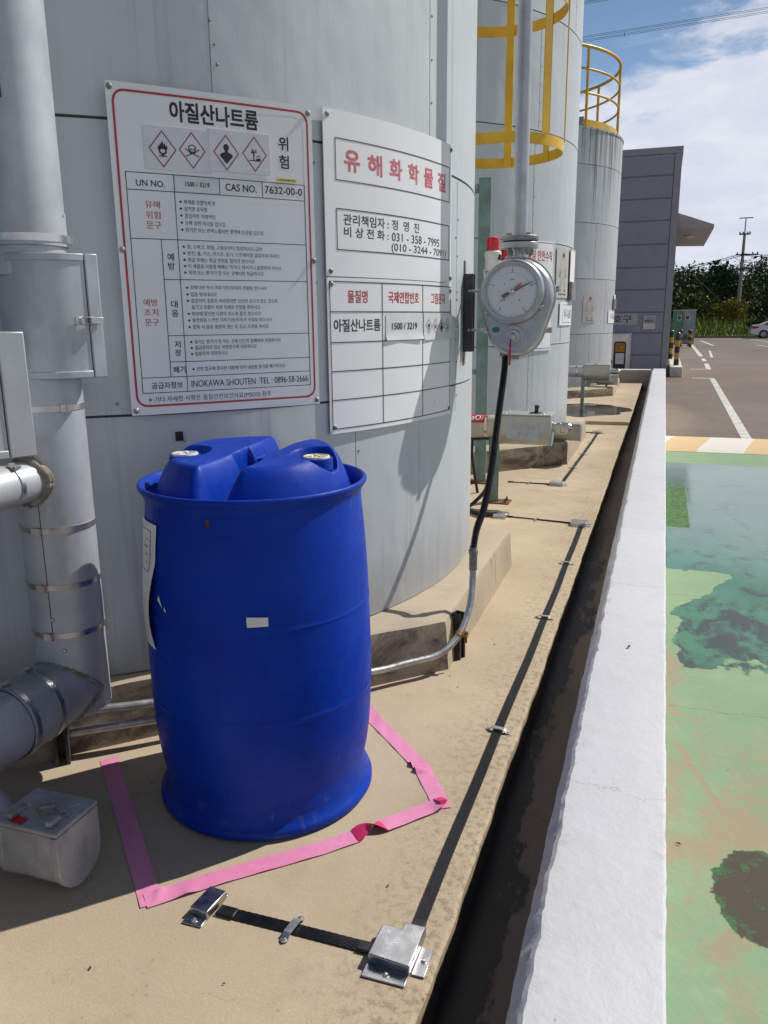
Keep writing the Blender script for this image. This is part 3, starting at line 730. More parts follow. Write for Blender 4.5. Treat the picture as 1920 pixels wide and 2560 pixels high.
# small hardware on the nearest tank
def on_tank(c, r, th, z, off=0.0):
    a = R(th); return V(c.x + (r + off) * math.cos(a), c.y + (r + off) * math.sin(a), z), V(math.cos(a), math.sin(a), 0), V(-math.sin(a), math.cos(a), 0)
q = MB()
for th, z in ((-31.2, 1.62), (-31.1, 1.40), (-31.3, 1.12), (-31.0, 1.76), (-41.2, 2.1), (-40.7, 1.99), (-3.6, 1.6), (-2.9, 1.36), (-3.3, 1.2), (-51.8, 1.05), (-45.9, 0.93)):
    q = MB(); p, d, w = on_tank(T1, TR, th, z); q.bolt(p, d, 0.0045, 0.004); obj('rivet', q, M['iron'], t1)
q = MB(); p, d, w = on_tank(T1, TR, -46.4, 0.945); q.obox(p, d, w, (0, 0, 1), 0.006, 0.011, 0.014)
obj('rubber_plug', q, M['black_rubber'], t1)

# ------------------------------------------------------------------ lettering
_TX = {}
def text_mesh(s, bold=0.0):
    k = (s, bold)
    if k in _TX: return _TX[k]
    cu = bpy.data.curves.new('t', 'FONT'); cu.body = s; cu.size = 1; cu.resolution_u = 3
    o = bpy.data.objects.new('t', cu); COL.objects.link(o)
    bpy.context.view_layer.update()
    me = bpy.data.meshes.new_from_object(o.evaluated_get(bpy.context.evaluated_depsgraph_get()))
    vs = [(v.co.x, v.co.y) for v in me.vertices]; fs = [tuple(p.vertices) for p in me.polygons]
    bpy.data.objects.remove(o); bpy.data.curves.remove(cu); bpy.data.meshes.remove(me)
    x0 = min(v[0] for v in vs); x1 = max(v[0] for v in vs); y0 = min(v[1] for v in vs); y1 = max(v[1] for v in vs)
    vs = [((x - x0) / (x1 - x0), (y - y0) / max(1e-6, y1 - y0)) for x, y in vs]
    _TX[k] = (vs, fs); return _TX[k]
class Face:
    """flat coordinates (u right, v up) on a board: mapper(u, v, off) gives the world point"""
    def __init__(s, mapper, step=0.03): s.m = mapper; s.step = step
    def text(s, mb, t, u0, u1, v0, v1, bold=0.02, off=0.0012):
        vs, fs = text_mesh(t)
        d = bold * (v1 - v0) * 0.75; u0, u1, v0, v1 = u0 + d, u1 - d, v0 + d, v1 - d
        sh = ((0, 0),) if bold < 0.004 else ((-1, 0), (1, 0)) if bold < 0.014 else ((-1, -1), (1, -1), (-1, 1), (1, 1), (0, 0))
        for i, (dx, dy) in enumerate(sh):          # strokes thickened by near copies, each a hair above the last
            mb.add([s.m(u0 + (u1 - u0) * x + dx * d, v0 + (v1 - v0) * y + dy * d, (off * 0.35 if off < 0.0013 else off) + 0.00004 * i) for x, y in vs], fs)
    def rect(s, mb, u0, u1, v0, v1, off=0.0012):
        n = max(1, int(math.ceil(abs(u1 - u0) / s.step)))
        vs = []
        for i in range(n + 1):
            u = u0 + (u1 - u0) * i / n; vs += [s.m(u, v0, off), s.m(u, v1, off)]
        mb.add(vs, [(2 * i, 2 * i + 2, 2 * i + 3, 2 * i + 1) for i in range(n)])
    def poly(s, mb, pts, off=0.0014):
        mb.add([s.m(u, v, off) for u, v in pts], [tuple(range(len(pts)))])
    def stroke(s, mb, pts, w, off=0.0014, closed=False):
        n = len(pts); L = []; Rr = []
        for i in range(n):
            a = pts[(i - 1) % n] if closed or i else pts[i]; b = pts[(i + 1) % n] if closed or i < n - 1 else pts[i]
            dx, dy = b[0] - a[0], b[1] - a[1]; l = math.hypot(dx, dy) or 1
            c = 1.0
            if closed or 0 < i < n - 1:
                p, q = (pts[i][0] - a[0], pts[i][1] - a[1]), (b[0] - pts[i][0], b[1] - pts[i][1])
                lp, lq = math.hypot(*p) or 1, math.hypot(*q) or 1
                cs = max(-1, min(1, (p[0] * q[0] + p[1] * q[1]) / lp / lq)); c = 1 / max(0.5, math.sqrt((1 + cs) / 2))
            nx, ny = -dy / l * w / 2 * c, dx / l * w / 2 * c
            L.append(s.m(pts[i][0] + nx, pts[i][1] + ny, off)); Rr.append(s.m(pts[i][0] - nx, pts[i][1] - ny, off))
        m = n if closed else n - 1
        mb.add(L + Rr, [(n + i, n + (i + 1) % n, (i + 1) % n, i) for i in range(m)])
    def disc(s, mb, u, v, r, off=0.0012, n=12, ry=None):
        ry = ry or r
        mb.add([s.m(u + r * math.cos(2 * PI * i / n), v + ry * math.sin(2 * PI * i / n), off) for i in range(n)], [tuple(range(n))])
    def slab(s, mb, u0, u1, v0, v1, a, b):
        n = max(1, int(math.ceil(abs(u1 - u0) / s.step))); vs = []
        for i in range(n + 1):
            u = u0 + (u1 - u0) * i / n
            vs += [s.m(u, v0, a), s.m(u, v1, a), s.m(u, v1, b), s.m(u, v0, b)]
        fs = []
        for i in range(n):
            k = i * 4
            for j in range(4): fs.append((k + j, k + (j + 1) % 4, k + 4 + (j + 1) % 4, k + 4 + j))
        fs += [(3, 2, 1, 0), (n * 4, n * 4 + 1, n * 4 + 2, n * 4 + 3)]
        mb.add(vs, fs)
def cyl_face(c, r, th0, z0):
    def f(u, v, off=0.0):
        a = R(th0) + u / r
        return V(c.x + (r + off) * math.cos(a), c.y + (r + off) * math.sin(a), z0 + v)
    return Face(f)
def flat_face(o, ux, nrm):
    o, ux, nrm = Vector(o), Vector(ux).normalized(), Vector(nrm).normalized()
    up = nrm.cross(ux)
    return Face(lambda u, v, off=0.0: o + ux * u + up * v + nrm * off, 10.0)

def pictogram(F, ink, kind, cx, cy, sx, sy):
    P = lambda pts: [(cx + x * sx, cy + y * sy) for x, y in pts]
    if kind == 'flame':
        F.stroke(ink, P([(0.22 * math.cos(a), -0.12 + 0.2 * math.sin(a)) for a in [2 * PI * i / 16 for i in range(16)]]), 0.10 * sx, closed=True)
        F.poly(ink, P([(-0.26, -0.42), (0.26, -0.42), (0.26, -0.49), (-0.26, -0.49)]))
        F.poly(ink, P([(-0.06, -0.30), (0.06, -0.30), (0.08, -0.43), (-0.08, -0.43)]))
        for x, h, w in ((-0.26, 0.22, 0.07), (-0.15, 0.40, 0.08), (-0.02, 0.58, 0.09), (0.12, 0.42, 0.08), (0.25, 0.28, 0.07)):
            F.poly(ink, P([(x - w, 0.0), (x + w, 0.0), (x + w * 0.9, h * 0.5), (x + w * 0.3, h), (x - w * 0.7, h * 0.55)]))
    elif kind == 'skull':
        F.stroke(ink, P([(0.25 * math.cos(a), 0.12 + 0.23 * math.sin(a)) for a in [2 * PI * i / 16 for i in range(16)]]), 0.06 * sx, closed=True)
        F.stroke(ink, P([(-0.14, -0.06), (-0.12, -0.2), (0.12, -0.2), (0.14, -0.06)]), 0.06 * sx)
        for s_ in (-1, 1):
            F.disc(ink, cx + s_ * 0.11 * sx, cy + 0.07 * sy, 0.07 * sx, ry=0.06 * sy)
            F.stroke(ink, P([(s_ * 0.42, 0.05), (s_ * 0.2, -0.12), (-s_ * 0.38, -0.36)]), 0.06 * sx)
            F.disc(ink, cx + s_ * 0.44 * sx, cy + 0.06 * sy, 0.05 * sx, ry=0.05 * sy)
            F.disc(ink, cx + s_ * 0.40 * sx, cy - 0.37 * sy, 0.06 * sx, ry=0.04 * sy)
        F.poly(ink, P([(-0.03, -0.02), (0.03, -0.02), (0, 0.04)]))
    elif kind == 'torso':
        F.disc(ink, cx, cy + 0.34 * sy, 0.20 * sx, ry=0.24 * sy)
        F.poly(ink, P([(-0.10, 0.2), (0.10, 0.2), (0.12, 0.02), (-0.12, 0.02)]))
        st = [(-0.14, 0.02), (-0.42, -0.1), (-0.44, -0.26), (-0.2, -0.52), (0, -0.74), (0.2, -0.52), (0.44, -0.26), (0.42, -0.1), (0.14, 0.02)]
        F.poly(ink, P(st))
    else:
        F.poly(ink, P([(-0.40, -0.40), (0.42, -0.40), (0.40, -0.47), (-0.42, -0.47)]))
        F.stroke(ink, P([(-0.08, -0.4), (-0.06, 0.0), (-0.10, 0.3)]), 0.09 * sx)
        for a in ([(-0.07, 0.0), (-0.24, 0.2)], [(-0.07, 0.05), (0.10, 0.22), (0.12, 0.32)], [(-0.16, 0.12), (-0.28, 0.10)], [(-0.08, 0.12), (-0.2, 0.36)], [(0.02, 0.14), (0.16, 0.14)]):
            F.stroke(ink, P(a), 0.06 * sx)
        F.poly(ink, P([(0.02, -0.40), (0.14, -0.28), (0.34, -0.24), (0.46, -0.34), (0.40, -0.40)]))
        F.stroke(ink, P([(0.12, -0.2), (0.26, -0.08), (0.38, -0.16)]), 0.05 * sx)
def diamond(F, ink, cx, cy, hw, hh, w):
    F.stroke(ink, [(cx - hw, cy), (cx, cy + hh), (cx + hw, cy), (cx, cy - hh)], w, closed=True)

def board_screws(F, root, pts, mat):
    for u, v in pts:
        q = MB(); c = F.m(u, v, 0.0); d = F.m(u, v, 0.01) - c
        q.bolt(c, d, 0.0085, 0.005); q.bolt(c + d.normalized() * 0.005, d, 0.004, 0.003)
        obj('screw', q, mat, root)

def hazard_sign():
    W, H = 0.60, 0.888
    Rb = 5.5; mid = R(-41.35)                          # sprung sheet, far flatter than the tank
    cc = T1 + V(math.cos(mid), math.sin(mid), 0) * (TR + 0.030 - Rb)
    F = cyl_face(cc, Rb, -41.35 - math.degrees(W / 2 / Rb), 1.018)
    o = F.m(W / 2, 0, 0)
    t = thing('hazard_sign', 'tall white Korean hazard board with red border, table and four red diamonds', 'sign', o)
    mb = MB(); F.slab(mb, 0, W, 0, H, -0.004, 0.0)
    obj('panel', mb, M['sign'], t, smooth=0.5)
    # red border
    rd = MB(); rr = 0.03; a0, a1, b0, b1 = 0.017, 0.583, 0.026, H - 0.020
    pts = []
    for (cx, cy, s) in ((a1 - rr, b1 - rr, 0), (a0 + rr, b1 - rr, 1), (a0 + rr, b0 + rr, 2), (a1 - rr, b0 + rr, 3)):
        pts += [(cx + rr * math.cos(PI / 2 * (s + k / 5)), cy + rr * math.sin(PI / 2 * (s + k / 5))) for k in range(6)]
    dens = []
    for i in range(len(pts)):
        a, b = pts[i], pts[(i + 1) % len(pts)]; n = max(1, int(math.hypot(b[0] - a[0], b[1] - a[1]) / 0.04))
        dens += [(a[0] + (b[0] - a[0]) * k / n, a[1] + (b[1] - a[1]) * k / n) for k in range(n)]
    F.stroke(rd, dens, 0.0058, closed=True)
    obj('red_border', rd, M['red_ink'], t, smooth=0)
    bk = MB()
    w = 0.0019
    hl = lambda u0, u1, v: F.rect(bk, u0 - w / 2, u1 + w / 2, v - w / 2, v + w / 2)
    vl = lambda u, v0, v1: F.rect(bk, u - w / 2, u + w / 2, v0, v1)
    hl(0.035, 0.568, 0.664); hl(0.035, 0.568, 0.619); hl(0.035, 0.568, 0.491); hl(0.119, 0.568, 0.382); hl(0.119, 0.568, 0.225); hl(0.119, 0.568, 0.150); hl(0.035, 0.568, 0.107); hl(0.035, 0.568, 0.063)
    vl(0.035, 0.063, 0.664); vl(0.568, 0.063, 0.664); vl(0.1655, 0.063, 0.664); vl(0.297, 0.619, 0.664); vl(0.429, 0.619, 0.664); vl(0.119, 0.107, 0.491)
    tx = lambda s, u0, u1, v0, v1, b=0.022: F.text(bk, s, u0, u1, v0, v1, b)
    tx("아질산나트륨", 0.166, 0.425, 0.802, 0.856, 0.035)
    tx("위", 0.487, 0.519, 0.756, 0.794, 0.025); tx("험", 0.487, 0.519, 0.706, 0.744, 0.025)
    tx("UN NO.", 0.061, 0.140, 0.629, 0.646, 0.018); tx("CAS NO.", 0.315, 0.411, 0.632, 0.652, 0.018); tx("7632-00-0", 0.437, 0.560, 0.633, 0.654, 0.018)
    L = [("화재를 강렬하게 함", 0.282, 0.588), ("삼키면 유독함", 0.257, 0.5695), ("흡입하면 치명적임", 0.279, 0.551), ("눈에 심한 자극을 입으킴", 0.308, 0.532), ("장기간 또는 반복노출되면 혈액에 손상을 입으킴", 0.426, 0.513)]
    L = [(s, 0.190, u1, v) for s, u1, v in L]
    L += [("열, 스파크, 화염, 고열로부터 멀리하시오-금연", 0.191, 0.420, 0.467), ("분진, 흄, 가스, 미스트, 증기, 스프레이를 흡입하지 마시오", 0.191, 0.476, 0.449), ("취급 후에는 취급 부위를 철저히 씻으시오", 0.191, 0.396, 0.431), ("이 제품을 사용할 때에는 먹거나, 마시거나 흡연하지 마시오", 0.191, 0.481, 0.4135), ("옥외 또는 환기가 잘 되는 곳에서만 취급하시오", 0.191, 0.422, 0.396)]
    L += [("삼켰다면 즉시 의료기관(의사)의 진찰을 받으시오", 0.193, 0.431, 0.354), ("입을 씻어내시오", 0.193, 0.271, 0.335), ("흡입하여 호흡이 어려워지면 신선한 공기가 있는 곳으로", 0.193, 0.464, 0.317), ("옮기고 호흡이 쉬운 자세로 안정을 취하시오", 0.193, 0.406, 0.299), ("피부에 묻으면 다량의 비누와 물로 씻으시오", 0.193, 0.407, 0.280), ("불편함을 느끼면 의뢰기관(의사)의 진찰을 받으시오", 0.193, 0.444, 0.2615), ("접촉 시 물로 충분히 씻는 등 응급 조치를 하시오", 0.193, 0.431, 0.2425)]
    L += [("용기는 환기가 잘 되는 곳에 단단히 밀폐하여 저장하시오", 0.195, 0.470, 0.200), ("잠금장치가 있는 저장장소에 저장하시오", 0.195, 0.389, 0.183), ("밀봉하여 저장하시오", 0.195, 0.295, 0.1655), ("관련 법규에 명시된 내용에 따라 내용물 용기를 폐기하시오", 0.196, 0.482, 0.121)]
    for s, u0, u1, v in L:
        tx(s, u0, u1, v, v + 0.0125, 0.013)
        if not s.startswith("옮기고"): F.disc(bk, u0 - 0.0095, v + 0.006, 0.0033)
    for s, u0, u1, v0, v1 in (("예", 0.133, 0.152, 0.433, 0.454), ("방", 0.133, 0.152, 0.409, 0.429), ("대", 0.134, 0.153, 0.303, 0.324), ("응", 0.134, 0.153, 0.278, 0.298), ("저", 0.136, 0.154, 0.190, 0.210), ("장", 0.136, 0.154, 0.166, 0.186), ("폐기", 0.127, 0.163, 0.1175, 0.137), ("공급자정보", 0.061, 0.152, 0.073, 0.093)):
        tx(s, u0, u1, v0, v1, 0.02)
    tx("INOKAWA SHOUTEN  TEL : 0896-58-2666", 0.178, 0.560, 0.074, 0.094, 0.012)
    tx("※ 기타 자세한 사항은 물질안전보건자료(MSDS) 참조", 0.050, 0.430, 0.033, 0.052, 0.006)
    obj('black_lettering', bk, M['ink'], t, smooth=0)
    rk = MB()
    for s, u0, u1, v0, v1 in (("유해", 0.081, 0.122, 0.573, 0.592), ("위험", 0.081, 0.122, 0.545, 0.565), ("문구", 0.081, 0.122, 0.518, 0.538), ("예방", 0.056, 0.096, 0.308, 0.328), ("조치", 0.056, 0.096, 0.281, 0.301), ("문구", 0.056, 0.096, 0.253, 0.273)):
        F.text(rk, s, u0, u1, v0, v1, 0.012)
    obj('red_lettering', rk, M['red_ink'], t, smooth=0)
    # stickers
    for u0, u1, v0, v1, o1 in ((0.089, 0.277, 0.675, 0.787, 0.0022), (0.273, 0.457, 0.683, 0.794, 0.0030)):
        st = MB(); F.slab(st, u0, u1, v0, v1, 0.0008, o1); obj('paper_sticker', st, M['sticker'], t, smooth=0.5)
    st = MB(); F.slab(st, 0.168, 0.294, 0.6215, 0.662, 0.0008, 0.0016); obj('paper_sticker', st, M['sticker'], t, smooth=0.5)
    st = MB(); F.slab(st, 0.477, 0.542, 0.6695, 0.6785, 0.0008, 0.0016); o_ = obj('yellow_label', st, M['label_yellow'], t, smooth=0.5)
    ik = MB(); F.text(ik, "1500 / 3219", 0.197, 0.267, 0.6360, 0.6490, 0.018, 0.0024)
    for i in range(9): F.rect(ik, 0.482 + i * 0.0062, 0.482 + i * 0.0062 + (0.004 if i % 3 else 0.0025), 0.6725, 0.6755, 0.0024)   # illegible print
    pk = MB()
    for i, (u, v, k) in enumerate(((0.140, 0.7285, 'flame'), (0.223, 0.7315, 'skull'), (0.322, 0.734, 'torso'), (0.4085, 0.737, 'tree'))):
        old = F.m; z_ = 0.0026 if i < 2 else 0.0034
        G = Face(lambda a, b, off=0.0, z_=z_: old(a, b, z_ + off * 0.3)); 
        diamond(G, pk, u, v, 0.0365, 0.046, 0.0030); pictogram(G, ik, k, u, v, 0.042, 0.040)
    obj('sticker_print', ik, M['ink'], t, smooth=0); obj('red_diamonds', pk, M['purple_ink'], t, smooth=0)
    board_screws(F, t, [(0.010, H - 0.014), (0.588, H - 0.020), (0.010, 0.46), (0.594, 0.445), (0.012, 0.014), (0.590, 0.014)], M['iron'])

def contact_sign():
    F = cyl_face(T1, TR + 0.013, -30.05, 0.915)
    t = thing('contact_sign', 'white notice with large faded red letters and phone numbers in black', 'sign', F.m(0.37, 0.505, 0))
    mb = MB(); F.slab(mb, 0.0, 0.748, 0.506, 1.008, -0.004, 0.0); obj('panel', mb, M['sign'], t, smooth=0.5)
    bk = MB(); w = 0.0034
    def frame(u0, u1, v0, v1):
        F.rect(bk, u0, u1, v1 - w, v1); F.rect(bk, u0, u1, v0, v0 + w); F.rect(bk, u0, u0 + w, v0, v1); F.rect(bk, u1 - w, u1, v0, v1)
    frame(0.045, 0.724, 0.800, 0.927); frame(0.045, 0.724, 0.588, 0.717)
    for s, u0, u1, v0, v1, b in (("관리책임자 :", 0.075, 0.291, 0.668, 0.702, 0.02), ("정  명  진", 0.309, 0.475, 0.669, 0.702, 0.014), ("비 상 전 화 :", 0.077, 0.290, 0.631, 0.663, 0.02), ("031 - 358 - 7995", 0.308, 0.632, 0.632, 0.660, 0.014), ("(010 - 3244 - 7091)", 0.306, 0.694, 0.592, 0.625, 0.014)):
        F.text(bk, s, u0, u1, v0, v1, b)
    obj('black_lettering', bk, M['ink_soft'], t, smooth=0)
    for s, u0, u1 in (("유", 0.083, 0.153), ("해", 0.189, 0.260), ("화", 0.298, 0.369), ("학", 0.406, 0.473), ("물", 0.508, 0.579), ("질", 0.618, 0.688)):
        rk = MB(); F.text(rk, s, u0, u1, 0.831, 0.897, 0.045); obj('red_letter', rk, M['red_faded'], t, smooth=0)
    board_screws(F, t, [(0.018, 0.990), (0.738, 0.990), (0.018, 0.522), (0.738, 0.522)], M['iron'])

def substance_sign():
    F = cyl_face(T1, TR + 0.012, -30.05, 0.915)
    t = thing('substance_table_sign', 'white board with a three column table, its lower rows empty', 'sign', F.m(0.37, 0, 0))
    mb = MB(); F.slab(mb, 0.001, 0.757, -0.008, 0.5035, -0.004, 0.0); obj('panel', mb, M['sign'], t, smooth=0.5)
    bk = MB(); w = 0.0034
    for v in (0.490, 0.394, 0.295, 0.2005, 0.105, 0.008): F.rect(bk, 0.011, 0.748, v - w / 2, v + w / 2)
    for u in (0.011, 0.254, 0.503, 0.748): F.rect(bk, u - w / 2, u + w / 2, 0.008 - w / 2, 0.490 + w / 2)
    F.text(bk, "아질산나트륨", 0.025, 0.243, 0.329, 0.371, 0.026)
    obj('black_lettering', bk, M['ink_soft'], t, smooth=0)
    rk = MB()
    for s, u0, u1 in (("물질명", 0.087, 0.180), ("국제연합번호", 0.286, 0.475), ("그림문자", 0.566, 0.692)): F.text(rk, s, u0, u1, 0.423, 0.464, 0.022)
    obj('red_lettering', rk, M['red_ink'], t, smooth=0)
    # two glossy paper labels, lower corners curling off the board
    for u0, u1, v0, v1, cu in ((0.270, 0.500, 0.296, 0.387, 0.006), (0.508, 0.762, 0.292, 0.391, 0.005)):
        st = MB()
        def g(a, b, u0=u0, u1=u1, v0=v0, v1=v1, cu=cu):
            e = max(0, 0.35 - b) / 0.35
            return F.m(u0 + (u1 - u0) * a, v0 + (v1 - v0) * b, 0.002 + cu * e * e * (0.4 + 1.6 * abs(a - 0.4)))
        st.grid(g, 16, 8); obj('paper_label', st, M['sticker'], t, smooth=1)
    ik = MB(); G = Face(lambda a, b, off=0.0: F.m(a, b, 0.0032 + off * 0.3))
    G.text(ik, "1500 / 3219", 0.304, 0.459, 0.333, 0.357, 0.018)
    for i, k in enumerate(('flame', 'skull', 'torso', 'tree')):
        u = 0.546 + 0.0545 * i
        diamond(G, ik, u, 0.342, 0.0235, 0.026, 0.0016); pictogram(G, ik, k, u, 0.342, 0.026, 0.024)
    obj('label_print', ik, M['ink'], t, smooth=0)
    q = MB(); F.disc(q, 0.60, 0.055, 0.0025); obj('fleck', q, M['ink'], t, smooth=0)
    board_screws(F, t, [(0.020, 0.482), (0.740, 0.474), (0.020, 0.014), (0.738, 0.014)], M['iron'])
hazard_sign(); contact_sign(); substance_sign()

# ------------------------------------------------------------------ blue drum
DC = V(-0.99, 1.842, 0)
def blue_drum():
    t = thing('plastic_drum', 'tall blue plastic drum with two screw caps standing inside the pink tape', 'drum', DC)
    prof = [(0.05, 0.004), (0.280, 0.004), (0.2945, 0.006), (0.2975, 0.011), (0.2975, 0.021), (0.2950, 0.027), (0.2895, 0.033), (0.2845, 0.042),
            (0.2815, 0.052), (0.2805, 0.058), (0.2812, 0.061), (0.2793, 0.066), (0.2800, 0.069), (0.2783, 0.074), (0.2788, 0.077), (0.2775, 0.083), (0.2768, 0.094)]
    KN = [(0.094, 0.2790), (0.13, 0.2845), (0.20, 0.2932), (0.30, 0.2985), (0.40, 0.2998), (0.50, 0.2985), (0.60, 0.2955), (0.70, 0.2905), (0.78, 0.2845), (0.83, 0.2800), (0.88, 0.2750)]
    def rad(z):
        for i in range(1, len(KN) - 2):
            if KN[i][0] <= z <= KN[i + 1][0]:
                (z0, r0), (z1, r1), (z2, r2), (z3, r3) = KN[i - 1:i + 3]
                t = (z - z1) / (z2 - z1); m1 = (r2 - r0) / (z2 - z0) * (z2 - z1); m2 = (r3 - r1) / (z3 - z1) * (z2 - z1)
                return (2 * t ** 3 - 3 * t * t + 1) * r1 + (t ** 3 - 2 * t * t + t) * m1 + (-2 * t ** 3 + 3 * t * t) * r2 + (t ** 3 - t * t) * m2
        return KN[1][1] if z < 0.2 else KN[-2][1]
    zs = [0.135 + (0.83 - 0.135) * i / 50 for i in range(51)]
    for zr in (0.326, 0.564): zs += [zr + d for d in (-0.009, -0.006, -0.003, 0.0, 0.003, 0.006, 0.009)]
    prof += [(rad(z) + sum(0.0016 * math.exp(-((z - zr) / 0.0045) ** 2) for zr in (0.326, 0.564)), z) for z in zs]
    prof = sorted(prof[:17], key=lambda q: q[1]) + sorted(prof[17:], key=lambda q: q[1])
    prof += [(0.2796, 0.840), (0.2802, 0.848), (0.2830, 0.856), (0.2870, 0.863), (0.2920, 0.8695), (0.2950, 0.874), (0.2962, 0.879), (0.2945, 0.884), (0.2900, 0.886), (0.2850, 0.884), (0.2790, 0.875), (0.2735, 0.862), (0.2700, 0.840), (0.262, 0.829), (0.250, 0.826)]
    prof[0] = (0.05, 0.004)
    b = MB(); b.lathe(prof, DC, 180)
    obj('body', b, M['drum'], t, smooth=0.9)
    # moulded head: two raised lobes, a channel with a carrying bridge between them, cap wells
    caps = ((-0.172, -0.050), (0.182, -0.004))
    def sm(x, a, c):
        k = max(0, min(1, (x - a) / (c - a))); return k * k * (3 - 2 * k)
    def head(x, y):
        r = math.hypot(x, y)
        xc = 0.018 + 0.03 * y                      # channel centre line
        d = x - xc
        # flank towards the rim: straight slope with a rounded shoulder
        f = max(0, min(1, (0.262 - r) / 0.052)); rim = 1 - (1 - f) ** 1.6 if f < 1 else 1
        f = max(0, min(1, (0.262 - r) / 0.066)); rim = 1 - (1 - f) ** 1.75
        wid = 0.006 + 0.010 * max(0, min(1, (-y - 0.02) / 0.2)) + 0.02 * max(0, min(1, (y - 0.10) / 0.12))
        c_ = max(0, min(1, (abs(d) - wid) / (0.052 if d > 0 else 0.046))); ch = 1 - (1 - c_) ** 1.7
        dome = 0.018 * sm(y, -0.16, 0.12)
        lobe = (0.120 + dome) * rim * ch
        br = sm(y, 0.030, 0.045) * (1 - sm(y, 0.088, 0.105)) * (1 - sm(abs(d), 0.085, 0.10))
        z = 0.826 + lobe
        z = max(z, 0.826 + 0.100 * br)
        pit = (1 - sm(abs(y + 0.010), 0.03, 0.042)) * (1 - sm(abs(d), 0.038, 0.052))
        z -= max(0, z - 0.830) * pit * 0.9
        for cx, cy in caps:                        # well round each cap, open to the outside
            q = math.hypot(x - cx, y - cy)
            z = min(z, 0.912 + 2.2 * max(0, q - 0.049)) if q < 0.09 else z
        return z
    n_r, n_a = 90, 320
    vs = []; fs = []
    for i in range(n_r + 1):
        r = 0.0005 + 0.2665 * (i / n_r)
        for k in range(n_a):
            a = 2 * PI * k / n_a; x, y = r * math.cos(a), r * math.sin(a)
            vs.append(DC + V(x, y, head(x, y)))
    for i in range(n_r):
        for k in range(n_a): fs.append((i * n_a + k, i * n_a + (k + 1) % n_a, (i + 1) * n_a + (k + 1) % n_a, (i + 1) * n_a + k))
    h = MB(); h.add(vs, fs)
    o = obj('moulded_head', h, M['drum'], t, smooth=3.0)
    for i, (cx, cy) in enumerate(caps):
        c = DC + V(cx, cy, 0.915)
        q = MB(); q.lathe([(0.0415, 0), (0.0415, 0.022), (0.0405, 0.029), (0.036, 0.030), (0.0345, 0.022), (0.001, 0.022)], c, 40)
        cap = obj('cap_collar', q, M['drum'], t)
        q = MB(); q.lathe([(0.0340, 0.020), (0.0340, 0.032), (0.033, 0.034), (0.029, 0.0345), (0.0275, 0.031), (0.012, 0.031), (0.010, 0.022), (0.001, 0.022)], c, 40)
        for k in range(4):
            a = PI / 2 * k + 0.4; d = V(math.cos(a), math.sin(a), 0)
            q.obox(c + d * 0.020 + V(0, 0, 0.032), d, (-d.y, d.x, 0), (0, 0, 1), 0.008, 0.0035, 0.0025)
        pc = obj('screw_cap', q, M['white_plastic'] if i == 0 else M['cream_cap'], t)
        pc['label'] = 'white screw cap' if i == 0 else 'cream yellow screw cap'
    # paper label on the left flank, loose and curling
    def lab(a, b_):
        th = R(-118.0 - 26 * a); z = 0.805 - 0.325 * b_
        r = 0.2988 - 0.0145 * max(0, (z - 0.52) / 0.28) ** 1.6
        pe = 0.0025 + 0.016 * max(0, math.sin(PI * min(1, max(0, (b_ - 0.30) / 0.7)))) * (1 - a) ** 1.2
        return V(DC.x + (r + pe) * math.cos(th + 0.09 * b_ * (-1)), DC.y + (r + pe) * math.sin(th + 0.09 * b_ * (-1)), z)
    q = MB(); q.grid(lab, 14, 24)
    lb = obj('paper_label', q, M['paper'], t, smooth=2)
    q = MB()
    F = Face(lambda u, v, off=0.0: (lambda p, n: p + n * (0.0012 + off * 0.2))(lab(u, 1 - v), (lab(u, 1 - v) - V(DC.x, DC.y, lab(u, 1 - v).z)).normalized()), 0.1)
    for u0, u1, v0, v1 in ((0.2, 0.9, 0.62, 0.94), (0.2, 0.9, 0.05, 0.40)):
        for k in range(6):
            a, c = v0 + (v1 - v0) * k / 6, v0 + (v1 - v0) * (k + 1) / 6
            F.rect(q, u0, u0 + 0.02, a, c); F.rect(q, u1 - 0.02, u1, a, c)
        for k in range(5): F.rect(q, u0 + (u1 - u0) * k / 5, u0 + (u1 - u0) * (k + 1) / 5, v0, v0 + 0.004); F.rect(q, u0 + (u1 - u0) * k / 5, u0 + (u1 - u0) * (k + 1) / 5, v1 - 0.004, v1)
        for k in range(4): F.rect(q, u0 + 0.15, u0 + 0.15 + 0.12 * (k % 3 + 1) * 0.6, v0 + 0.06 + 0.06 * k, v0 + 0.068 + 0.06 * k)
    obj('label_print', q, M['ink_soft'], lb, smooth=0)
    def on(th, z, r): return V(DC.x + r * math.cos(R(th)), DC.y + r * math.sin(R(th)), z)
    q = MB(); q.grid(lambda a, b_: on(-68.2 + 9.6 * a, 0.578 + 0.026 * b_ + 0.0035 * a * (1 - b_) + 0.003 * (1 - a), 0.2990 + 0.001 * b_), 6, 2)
    obj('white_sticker', q, M['paper'], t, smooth=2)
    q = MB()
    q.add([on(-118.5, 0.618, 0.2975), on(-114.5, 0.600, 0.2975), on(-117, 0.632, 0.2975)], [(0, 1, 2)]); q.add([on(-113.5, 0.598, 0.2975), on(-111.5, 0.592, 0.2975), on(-112.6, 0.607, 0.2975)], [(0, 1, 2)])
    obj('paper_scrap', q, M['paper'], t, smooth=0)
    q = MB(); q.grid(lambda a, b_: on(-86.2 + 2.2 * a + 0.3 * math.sin(9 * b_), 0.836 - 0.017 * b_, 0.2806 + 0.002 * b_), 3, 4); obj('dirt_mark', q, M['rust'], t, smooth=2)
blue_drum()

